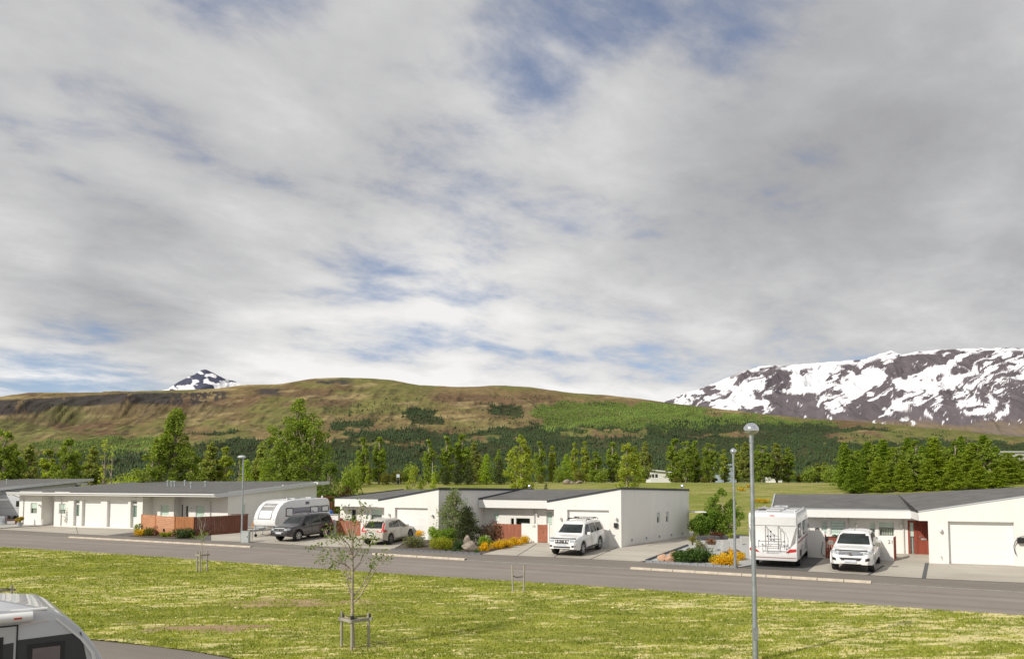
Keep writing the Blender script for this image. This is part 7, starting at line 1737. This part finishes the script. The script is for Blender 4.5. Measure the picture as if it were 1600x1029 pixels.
# second young tree with three posts by the brown fence
p2 = G(315.5, 893); st = thing('tree_stakes', 'three short posts with a crossbar round the bare sapling', 'tree stake', tuple(p2)); sc_ = scl(p2.y)
stakes(st, p2, [(-8.5/sc_, .05), (.5/sc_, -.25), (6.5/sc_, .12)], 1.0, ((0, 1), (1, 2)))
br = [([(315.5, 892), (315.5, 865), (316, 846), (315, 830), (316, 812)], .022, .005)]+[(l, .010, .003) for l in ([(315.5, 836), (311, 822), (310, 808)], [(316, 832), (320, 818), (321, 806)], [(315.5, 850), (309, 842), (304, 838)], [(316, 842), (321, 838), (326, 834)], [(315.5, 826), (313, 812), (314, 802)])]
traced_tree('young_tree', (315.5, 892), p2.y, br, [(304, 838, 12), (306, 837, 8), (311, 836, 8), (315, 836, 14), (319, 834, 14), (316, 840, 10), (321, 835, 8), (312, 842, 10), (317, 833, 8)], 'bare sapling with a few bright leaves in front of the brown fence', 6, .085, 10, .02, .09)
# lone pair of posts
p3 = G(809, 926); st = thing('tree_stakes', 'pair of pale posts with a black tie on the verge right of centre', 'tree stake', tuple(p3)); sc_ = scl(p3.y)
stakes(st, p3, [(-7.5/sc_, .12), (9/sc_, -.02)], 1.08, ())
for i, z in enumerate((.62, .70)):
    pass
mb = MB(); a = Vector((p3.x-7.5/sc_, p3.y+.1, p3.z+.66)); b = Vector((p3.x+9/sc_, p3.y, p3.z+.64)); mb.tube([a, a.lerp(b, .35)-Vector((0, 0, .05)), a.lerp(b, .6)-Vector((0, 0, .02)), b], .02, 5); mb.build('rubber_tie', M_black, st, smooth=60)
mb = MB(); c = a.lerp(b, .5); mb.tube([(c.x, c.y, 0.0), (c.x+.02, c.y, .6), (c.x-.02, c.y, 1.0)], [.008, .006, .003], 5); mb.build('sapling_stem', M_barkl, st)
# stakes behind the near caravan
p4 = G(6, 962); st = thing('tree_stakes', 'grey post and rail frame behind the near caravan at the left edge', 'tree stake', tuple(p4)); sc_ = scl(p4.y)
stakes(st, p4, [(9.5/sc_, .05), (-28/sc_, .05), (-8/sc_, -.3)], 1.02, ((0, 1), (1, 2), (0, 2)))
mb = MB(); mb.tube([(p4.x+9.5/sc_, p4.y, .88), (p4.x-28/sc_, p4.y, .88)], .012, 5); mb.build('strap', M_black, st)
o = bush('shrub', .5, .4, .7, 97, 'poplar', 160, .07, (1, 1, 1), 5); gp(o, -2, 962, 'few green leaves of a sapling inside the frame at the left edge')

# --- foreground grass: real blades and pale clippings over the verge
def grass_blades(name, n, seed, hlo, hhi, wlo, whi, mt, lean, straws):
    rs = np.random.RandomState(seed); X = rs.uniform(-36, 30, n*4); Y = 17.3+35*rs.uniform(0, 1, n*4)**1.8; k = (np.abs(X/Y) < .78); X, Y = X[k], Y[k]; k = in_poly(X, Y, LP); X, Y = X[k], Y[k]
    st, so, ma, to = lawn_fields(X, Y); pr = (st*(1-so)) if straws else (1-.75*st)*(1-.85*so); k = rs.rand(len(X)) < pr; X, Y, st, so, ma, to = [q[k][:n] for q in (X, Y, st, so, ma, to)]
    n = len(X); far_ = (Y/20.)**.8; a = rs.uniform(-.6, .6, n) if straws else rs.uniform(0, 6.28, n); w_ = rs.uniform(wlo, whi, n)*far_; h = rs.uniform(hlo, hhi, n); l = rs.uniform(lean*.3, lean, n)*(1 if straws else 1); b = rs.uniform(0, 6.28, n)
    base = np.stack([X, Y, np.full(n, .025)], 1); dx = np.stack([np.cos(a)*w_, np.sin(a)*w_, 0*w_], 1); up = np.stack([np.cos(b)*l, np.sin(b)*l, h], 1)
    V = np.stack([base-dx, base+dx, base+up+dx*.55, base+up-dx*.55], 1).reshape(-1, 3); o = np_mesh(name, V, np.arange(4*n).reshape(n, 4), mt, 'stuff')
    if straws: c = np.ones((n, 3))
    else: c = np.array([.55, .62, .6])[None]*(1-to[:, None])+np.array([1.35, 1.25, 1.3])[None]*to[:, None]
    c = c*rs.uniform(.72, 1.28, (n, 1)); add_color(o.data, 'tint', np.repeat(c, 4, axis=0)); return o
M_gr = leafmat('grass_blades', (.30, .345, .055), .45); M_st = leafmat('dry_clippings', (.66, .58, .30), .3)
tag(grass_blades('grass', 110000, 101, .02, .065, .008, .022, M_gr, .04, False), 'short rough green grass of the verge', 'grass')
tag(grass_blades('mown_clippings', 45000, 102, .008, .035, .02, .055, M_st, .05, True), 'pale dry mown clippings lying in streaks on the verge', 'grass')
# ================================================================== LAMPS, ROCKS, POTS AND OTHER SMALL THINGS
def lamp(label, px, py, ytop, r0, r1, head, z=0):
    p = G(px, py); H = Zat(ytop, p.y)-p.z; root = thing('street_lamp', label, 'street lamp', tuple(p), group='street lamps')
    mb = MB(); mb.tube([p, p+Vector((0, 0, .9)), p+Vector((0, 0, 1.0)), p+Vector((0, 0, H-.05))], [r0, r0, r0*.88, r1], 14); mb.build('pole', M_steel, root, smooth=50)
    mb = MB(); mb.box(p.x-.06, p.x+.06, p.y-r0-.012, p.y-r0+.02, p.z+.55, p.z+.85); mb.build('service_door', M_steel, root)
    top = p+Vector((0, 0, H)); Mx = Matrix.Translation(top)
    if head == 'dome':
        w = .185 if ytop < 690 else .155
        mb = MB(); mb.lathe([(w*.98, -.03), (w, .01), (w*.93, .06), (w*.75, .11), (w*.5, .15), (w*.2, .17), (.01, .172)], 24, Mx); hd = mb.build('lamp_head', M_chrome, root, smooth=50)
        mb = MB(); mb.lathe([(w*.94, -.03), (w*.80, -.07), (w*.45, -.105), (.06, -.12), (.05, -.20), (.04, -.20)], 24, Mx); mb.build('diffuser', mat('lamp_diffuser', (.42, .43, .42), .25, noise=.2, nscale=8, coat=.5), hd, smooth=50)
        mb = MB(); mb.lathe([(r1*1.25, -.32), (r1*1.25, -.12)], 12, Mx); mb.build('collar', M_steel, hd, smooth=50)
    else:
        M2 = Mx @ Matrix.Translation((-.12, 0, 0)) @ Matrix.Diagonal((1.5, 1, 1, 1))
        mb = MB(); mb.lathe([(.19, -.02), (.20, .02), (.17, .08), (.10, .13), (.01, .14)], 20, M2); hd = mb.build('lamp_head', mat('lamp_head_grey', (.50, .53, .55), .35, noise=.08, coat=.5), root, smooth=50)
        mb = MB(); mb.lathe([(.17, -.02), (.12, -.07), (.02, -.08)], 20, M2); mb.build('diffuser', mat('lamp_diffuser', (.42, .43, .42), .25), hd, smooth=50)
    return root
lamp('nearest tall grey street lamp with shiny dome head on the verge', 1180.6, 1034, 671, .068, .045, 'dome')
lamp('middle street lamp with small dome head beside the yellow blossom', 1148.8, 887.5, 705, .072, .045, 'dome')
lamp('far street lamp with oval head in front of the brown fence', 377.5, 847, 714, .075, .048, 'oval')

# utility box and marker post by the far lamp
p = G(382.5, 848); o = thing('utility_cabinet', 'pale grey utility cabinet at the foot of the far street lamp', 'utility box', tuple(p))
mb = MB(); mb.box(p.x-.27, p.x+.27, p.y, p.y+.35, p.z, p.z+.80); mb.build('cabinet', mat('cabinet_paint', (.50, .53, .52), .6, noise=.07), o, bevel=.015)
mb = MB(); mb.box(p.x-.29, p.x+.29, p.y-.02, p.y+.37, p.z+.801, p.z+.84); mb.build('lid', MATS['cabinet_paint'], o, bevel=.01)
mb = MB(); mb.box(p.x-.24, p.x+.24, p.y-.012, p.y-.001, p.z+.08, p.z+.74); d = mb.build('door', MATS['cabinet_paint'], o); mb = MB(); mb.box(p.x+.15, p.x+.18, p.y-.03, p.y-.012, p.z+.4, p.z+.5); mb.build('handle', M_black, d)
p = G(388.3, 846); o = thing('marker_post', 'thin marker post with orange top behind the utility cabinet', 'marker post', tuple(p)); p = p+Vector((.12, .4, 0))
mb = MB(); mb.tube([p, p+Vector((0, 0, .95))], .025, 6); mb.build('post', M_steel, o); mb = MB(); mb.tube([p+Vector((0, 0, .95)), p+Vector((0, 0, 1.38))], .04, 8); mb.build('orange_top', mat('orange_plastic', (.85, .32, .02), .5, noise=.08), o)

# rocks
def rock(label, x, y, w, d, h, seed, mt, Yadd=0, rot=0, name='boulder', pointy=0, zadd=0):
    p = G(x, y); p.y += Yadd; rs = random.Random(seed); bm = bmesh.new(); bmesh.ops.create_icosphere(bm, subdivisions=3, radius=.5)
    offs = [(Vector((rs.uniform(-1, 1), rs.uniform(-1, 1), rs.uniform(-1, 1))).normalized(), rs.uniform(.30, .44)) for _ in range(11)]
    for v in bm.verts:
        for n_, k in offs:
            e = v.co.dot(n_)-k
            if e > 0: v.co -= n_*e*.92
    for v in bm.verts:
        q = v.co*1.0; f = 1-pointy*max(0, q.z+.1); v.co = Vector((q.x*w*f*1.15, q.y*d*f*1.15, (q.z+.40)*h*1.12)); v.co += v.co.normalized()*rs.uniform(-.012, .012)
    me = bpy.data.meshes.new(name); bm.to_mesh(me); bm.free(); me.materials.append(mt); finish(me, 24); o = bpy.data.objects.new(name, me); C.objects.link(o)
    o.location = (p.x, p.y, hgt(p.x, p.y)-.03+zadd); o.rotation_euler = (0, 0, rot); tag(o, label, 'rock'); return o
M_rg = mat('grey_brown_rock', (.25, .21, .17), .95, noise=.4, nscale=4, bump=1, bscale=14); M_ro = mat('orange_rock', (.50, .31, .20), .95, noise=.25, nscale=3, bump=1, bscale=12); M_rb = mat('dark_brown_rock', (.22, .14, .10), .95, noise=.35, nscale=4, bump=1, bscale=12)
rock('large grey-brown boulder in the middle bed', 733, 862.5, 1.15, .8, .72, 1, M_rg, .5, pointy=.5)
rock('upright pale stone leaning on top of the large boulder', 729, 861, .5, .35, .95, 2, M_rg, .75, pointy=.25)
rock('left half of the big orange boulder pair in the gravel bed', 1038.5, 879, .60, .5, .46, 3, M_ro, .35)
rock('right half of the big orange boulder pair in the gravel bed', 1050.5, 880, .58, .5, .40, 4, M_ro, .4, .5)
rock('small orange rock behind the boulder pair', 1056, 867, .62, .4, .28, 5, M_ro, 0)
rock('small tan rock at the left end of the orange rocks', 1049, 868.5, .42, .35, .22, 6, M_ro, 0)
rock('tan rock half hidden behind the juniper', 1079, 863, .5, .4, .30, 7, M_ro, 0)
rock('brown rock between the juniper and the yellow blossom', 1124.5, 881, .66, .5, .42, 8, M_rb, .9)
rock('pointed dark brown rock behind the yellow blossom', 1141, 868, .50, .4, .52, 9, M_rb, 0, pointy=.5)
rock('flat topped dark rock next to the pointed one', 1151, 867.5, .55, .4, .38, 10, M_rb, 0)
# concrete planters
def planter(label, x0, x1, ybot, ytop, dep=.55, plant=None, name='concrete_planter', cat='planter'):
    a = G(x0, ybot); b = G(x1, ybot); Y = (a.y+b.y)/2; zt = Zat(ytop, Y); z0 = min(a.z, b.z)-.02
    o = thing(name, label, cat, (a.x, Y, z0)); w = .05; X0, X1 = a.x, b.x
    mb = MB(); mb.box(X0, X1, Y, Y+w, z0, zt); mb.box(X0, X1, Y+dep-w, Y+dep, z0, zt); mb.box(X0, X0+w, Y+w, Y+dep-w, z0, zt); mb.box(X1-w, X1, Y+w, Y+dep-w, z0, zt); mb.build('box', M_planter, o)
    mb = MB(); mb.box(X0+w, X1-w, Y+w, Y+dep-w, z0, zt-.06); mb.build('soil', M_gsoil, o); return o, Vector(((X0+X1)/2, Y+dep/2, zt-.06))
planter('left concrete planter behind the juniper', 1087, 1103, 860.5, 849)
o, c = planter('concrete planter with a rusty grass tuft', 1105, 1121, 861.5, 850.5)
q = bush('grass_tuft', .85, .6, .45, 98, 'rust', 1200, .05, (1.1, 1.1, 1), 8, cat='plant', stems=False); q.location = c; q['label'] = 'rusty brown grass tuft growing in the concrete planter'
planter('tall concrete planter in the middle of the row', 1130, 1141, 865, 844)
planter('wide concrete planter left of the motorhome', 1142, 1160, 852, 841.5)
planter('far concrete planter at the back of the row', 1160, 1171, 850, 838)
planter('rightmost concrete planter behind the motorhome corner', 1171, 1184, 850, 838.5)
# low dark block wall behind the planters
A = gz_at(1084, 845, .28); B = gz_at(1168, 842, .28); Wq = Wall(A, B); o = thing('block_wall', 'low dark block wall behind the planters and shrubs', 'garden wall', (A.x, A.y, 0))
n = int(Wq.L/.5)
for r_ in range(2):
    for i in range(n):
        mb = MB(); mb.box(i*.5+(.25*r_)+.01, i*.5+.49+(.25*r_), rnd.uniform(-.01, .01), .25, .2+r_*.2, .39+r_*.2, Wq.T); mb.build('block', M_edge, o, bevel=.01)
# pot with small reddish conifer beside the door of number 21
p = Vector(Wr.T(WD.S(1408)-0, 0, 0)) if False else gz_at(1408, 866.5, .2)
o = thing('plant_pot', 'pale stone pot with a small reddish conifer beside the red door', 'plant pot', tuple(p)); Mx = Matrix.Translation(p+Vector((0, .2, 0)))
mb = MB(); mb.lathe([(.14, 0), (.17, .02), (.20, .28), (.22, .30), (.22, .34), (.18, .34), (.17, .28)], 16, Mx); mb.build('pot', mat('stone_pot', (.46, .42, .36), .9, noise=.15, bump=.3), o, smooth=40)
q = conifer('dwarf_conifer', .72, .34, 99, 'rust', 1500, .04, (1.3, 1.2, .8), .7); q.location = p+Vector((0, .2, .28)); q['label'] = 'small rusty green conifer growing in the pot beside the red door'; q['category'] = 'plant'
# pink flowers in a box over the dark red fence
Pf = gz_at(1304, 871.8, .2); zf_ = Zat(838.5, Pf.y+.1); o = thing('flower_box', 'narrow dark flower box with green plants on the dark red fence', 'flower box', (Pf.x, Pf.y, zf_-.15))
mb = MB(); mb.box(Pf.x-.45, Pf.x+.6, Pf.y+.12, Pf.y+.32, zf_-.18, zf_+.02); mb.build('box', M_black, o)
for i, (dx, mtn, lab) in enumerate(((-.38, 'pink', 'bright pink flowers at the left end of the flower box'), (.1, 'jun', 'dark green leaves in the middle of the flower box'), (.45, 'jun', 'dark green leaves at the right end of the flower box'))):
    q = bush('potted_flower', .45 if i else .32, .22, .16, 120+i, mtn, 300, .04, (1, 1, 1), 5, cat='plant', stems=False); q.location = (Pf.x+dx, Pf.y+.22, zf_); q['label'] = lab
# pots in front of the long left house
def pot(x, y, w, h, label, mt=M_planter, r1=.8):
    p = gz_at(x, y, FZ+.02); o = thing('plant_pot', label, 'plant pot', tuple(p)); mb = MB(); mb.lathe([(w*r1, 0), (w, h*.85), (w*1.06, h*.88), (w*1.06, h), (w*.85, h), (w*.8, h*.85)], 14, Matrix.Translation(p)); mb.build('pot', mt, o, smooth=40); return p+Vector((0, 0, h*.85))
M_tpot = mat('terracotta_pot', (.40, .20, .11), .85, noise=.15); M_gpot = mat('grey_blue_pot', (.36, .39, .43), .7, noise=.1)
c = pot(31, 821.5, .24, .34, 'grey-blue pot at the left corner of the long house', M_gpot)
q = bush('potted_shrub', .75, .6, .8, 130, 'yg', 900, .08, (1.2, .85, .8), 9, cat='plant'); q.location = c; q['label'] = 'golden leafed shrub in the grey-blue pot'
c = pot(102.5, 819.5, .16, .30, 'pale pot with a tan bundle below the second window', M_planter)
q = bush('dry_bundle', .42, .4, 1.35, 131, 'tan', 900, .09, (1.1, 1, .9), 9, cat='plant'); q.location = c; q['label'] = 'tan drooping dry plant under the second window'
c = pot(107, 819.8, .14, .22, 'small dark pot beside the pale pot', M_black)
q = conifer('potted_conifer', 1.45, .42, 132, 'jun', 1100, .07, (1.2, 1.2, 1), .35); q.location = c; q['label'] = 'slim green columnar shrub beside the tan dry plant'; q['category'] = 'plant'
c = pot(73.5, 817.0, .16, .72, 'tall white pot in the entrance recess', M_white2)
q = bush('potted_shrub', .42, .4, .75, 133, 'jun', 700, .07, (1, 1.1, 1), 6, cat='plant'); q.location = c; q['label'] = 'green shrub in the tall white pot of the entrance recess'
for x, y, lab in ((53.5, 819.6, 'small white figure left of the entrance recess'), (66, 819.8, 'small white figure at the entrance corner')):
    p = gz_at(x, y, FZ); mb = MB(); mb.lathe([(.10, 0), (.12, .05), (.07, .16), (.10, .30), (.05, .38), (.07, .46), (.02, .54)], 12, Matrix.Translation(p)); o = mb.build('garden_ornament', M_white2, None, smooth=50); tag(o, lab, 'ornament')
for x, y, lab in ((122.5, 820.2, 'brown shoes on the mat of the left slim door'),):
    p = gz_at(x, y, FZ); o = thing('shoes', lab, 'shoes', tuple(p))
    for k in (-.12, .1):
        mb = MB(); mb.box(p.x+k-.09, p.x+k+.09, p.y-.12, p.y+.15, p.z+.01, p.z+.10); mb.build('shoe', M_brownw, o, bevel=.03)
# picnic bench and crate by the far left caravan
p = gz_at(14, 818, FZ); o = thing('garden_bench', 'dark wooden bench in front of the half hidden caravan', 'bench', tuple(p))
for k in range(3):
    mb = MB(); mb.box(p.x-.75, p.x+.75, p.y+k*.13, p.y+k*.13+.11, p.z+.42, p.z+.46); mb.build('seat_board', M_brownw, o)
for k in (-.6, .55):
    mb = MB(); mb.box(p.x+k, p.x+k+.06, p.y, p.y+.36, p.z, p.z+.42); mb.build('leg', M_brownw, o)
p = gz_at(1, 818, FZ); o = thing('storage_crate', 'grey slatted crate left of the dark bench', 'crate', tuple(p))
for k in range(5):
    mb = MB(); mb.box(p.x-.35, p.x+.35, p.y, p.y+.4, p.z+k*.15, p.z+k*.15+.12); mb.build('slat', M_gpot, o)
# wooden play frame with a blue barrel behind the grey off-road car
P0_ = at(508, 800, 74); z0 = hgt(P0_.x, 74); sc_ = scl(74); o = thing('play_frame', 'brown timber frame behind the white garden wall at the field edge', 'play frame', (P0_.x, 74, z0)); zt_ = Zat(777, 74)
xa, xb = P0_.x-8/sc_, P0_.x+9/sc_
for x in (xa, (xa+xb)/2, xb):
    for dy in (0, 1.2):
        mb = MB(); mb.box(x-.07, x+.07, 74+dy-.07, 74+dy+.07, z0, zt_-(.0 if x < xb else .35)); mb.build('post', M_redpale, o)
for z_ in (zt_, zt_-.65):
    for dy in (0, 1.2):
        mb = MB(); mb.box(xa-.3, xb+.1, 74+dy-.09, 74+dy+.09, z_, z_+.13); mb.build('beam', M_redpale, o)
mb = MB(); n = 6
for i in range(n):
    mb = MB(); mb.box(xa+(xb-xa)*i/n, xa+(xb-xa)*(i+.9)/n, 73.9, 73.95, z0+.3, z0+1.5); mb.build('board', M_redpale, o)
p = at(515, 798, 70); z0 = hgt(p.x, 70); mb = MB(); mb.lathe([(.30, 0), (.40, .3), (.40, .9), (.30, 1.25), (.05, 1.35)], 12, Matrix.Translation((p.x, 70, z0))); o = mb.build('blue_barrel', mat('blue_plastic', (.03, .16, .55), .4, noise=.1), None, smooth=50); tag(o, 'blue barrel standing in front of the brown timber frame', 'barrel'); o.scale = (1, 1, 1)
# far buildings and vehicles beyond the field
def far_building(nm, label, x0, x1, ytop, ybot, Y, wallm, roofm, wins, rake=0):
    a = XatY(x0, Y); b = XatY(x1, Y); z0 = hgt((a+b)/2, Y)-.2; zt = Zat(ytop, Y); o = thing(nm, label, 'building', (a, Y, z0)); D_ = 6
    mb = MB(); mb.add([(a, Y, z0), (b, Y, z0), (b, Y, zt-rake), (a, Y, zt), (a, Y+D_, z0), (b, Y+D_, z0), (b, Y+D_, zt-rake), (a, Y+D_, zt)], [(0, 1, 2, 3), (5, 4, 7, 6), (1, 5, 6, 2), (4, 0, 3, 7)]); mb.build('wall', wallm, o)
    mb = MB(); mb.prism([(a-.4, Y-.4, zt+.02), (b+.4, Y-.4, zt-rake+.02), (b+.4, Y+D_+.4, zt-rake+.3), (a-.4, Y+D_+.4, zt+.3)], Vector((0, 0, .18))); mb.build('roof', roofm, o)
    W_ = Wall((a, Y), (b, Y))
    for (u0, u1, v0, v1) in wins:
        za, zb = z0+(zt-z0)*v0, z0+(zt-z0)*v1; mb = MB(); mb.box((b-a)*u0, (b-a)*u1, -.03, -.001, za, zb, W_.T); w = mb.build('window', M_dark, o)
    return o
far_building('white_building', 'small white building at the far edge of the golf field', 1017, 1048, 734.5, 749, 152, M_white2, M_white2, [(.06, .16, .45, .72), (.22, .34, .45, .72)], .5)
far_building('grey_blue_building', 'blue-grey roofed building half hidden by poplars left of the lamps', 1127, 1152, 727, 744, 158, mat('grey_blue_wall', (.30, .36, .42), .7, noise=.1), mat('blue_grey_roof', (.25, .33, .40), .6, noise=.1), [(.3, .45, .4, .65)])
far_building('white_hut', 'pale hut between the poplars right of the nearest lamp post', 1212, 1222, 736, 748, 150, M_white2, M_white2, [(.3, .6, .4, .7)])
far_building('pale_roofed_barn', 'low building with long pale roof beyond the grove at the right edge', 1566, 1640, 706, 712, 190, M_planter, M_white2, [(.2, .3, .3, .6)])
for i, (x, hx, lab) in enumerate(((1078, 8, 'dark car far off under the trees, leftmost of three'), (1093, 5, 'pale car far off under the trees, middle of three'), (1103, 12, 'dark car far off under the trees, rightmost of three'))):
    mtp = (M_pgrey, M_pwhite, M_pgrey)[i]; c = thing('distant_car', lab, 'car'); vs, fs, mi = shell(4.4, 1.8, [(-2.2, .6), (-2.1, 1.0), (-1.6, 1.42), (.2, 1.45), (.9, 1.0), (2.0, .85), (2.2, .5)], [(-2.2, .95), (2.2, .85)], [(-2.2, .35), (2.2, .35)], (-1.3, 1.3), .38, .32, n=20)
    b, bvh = body_obj('body', vs, fs, mi, [mtp, M_ruba], c)
    for ax in 'LR':
        patch(bvh, c, 'side_window', [[(.6, 1.0), (-1.6, 1.0), (-1.4, 1.34), (.2, 1.36)]], ax, M_cglassd, .01)
    for q in (-1.3, 1.3):
        for k in (1, -1):
            mb = MB(); mb.lathe([(.05, -.1), (.32, -.1), (.32, .1), (.05, .1)], 14, Matrix.Translation((q, k*.78, .32)) @ Matrix.Rotation(math.pi/2, 4, 'X')); lmesh(mb, c, 'wheel', M_rub)
    X = XatY(x, 147); c.location = (X, 147, hgt(X, 147)); c.rotation_euler = (0, 0, R(hx))
# small signs and poles out on the field
X = XatY(622, 132); z0 = hgt(X, 132); o = thing('field_sign', 'small pale blue board standing at the far edge of the field', 'sign', (X, 132, z0)); z1 = Zat(743, 132)
mb = MB(); mb.box(X-.28, X+.28, 131.95, 132.05, z1-.28, z1+.30); mb.build('board', mat('pale_blue_board', (.55, .63, .72), .5, noise=.1), o)
for k in (-.22, .22):
    mb = MB(); mb.tube([(X+k, 132.1, z0-.1), (X+k, 132.1, z1)], .03, 5); mb.build('post', M_steel, o)
X = XatY(675.5, 110); z0 = hgt(X, 110); mb = MB(); mb.tube([(X, 110, z0), (X, 110, Zat(722, 110))], [.05, .035], 6); o = mb.build('field_pole', mat('pale_grey_pole', (.5, .52, .54), .5, noise=.08), None); tag(o, 'thin grey pole standing on the field behind the left unit of the pair', 'pole')
for (x, yt, yb, Y, lab) in ((1276, 741, 751, 146, 'short white post near the small trees on the field'),):
    X = XatY(x, Y); z0 = hgt(X, Y); mb = MB(); mb.tube([(X, Y, z0-.2), (X, Y, Zat(yt, Y))], .09, 6); o = mb.build('field_post', M_white2, None); tag(o, lab, 'post')
# tan stony bank with small rocks at the field edge
for i, (x, y, w, lab) in enumerate(((886, 747.5, 1.6, 'pale rock on the bare bank at the far field edge, leftmost'), (894, 747, 1.0, 'small grey rock in the middle of the bare field bank'), (905, 746.5, 1.3, 'pale flat rock on the bare bank, rightmost'), (1252, 770, 1.2, 'tan stone at the mound edge above the roof of number 21'))):
    Yq = 126 if i < 3 else 85; X = XatY(x, Yq); bm = None; r = rock(lab, 800, 860, w, w*.7, w*.55, 40+i, M_rg); r.location = (X, Yq, hgt(X, Yq)-.1)
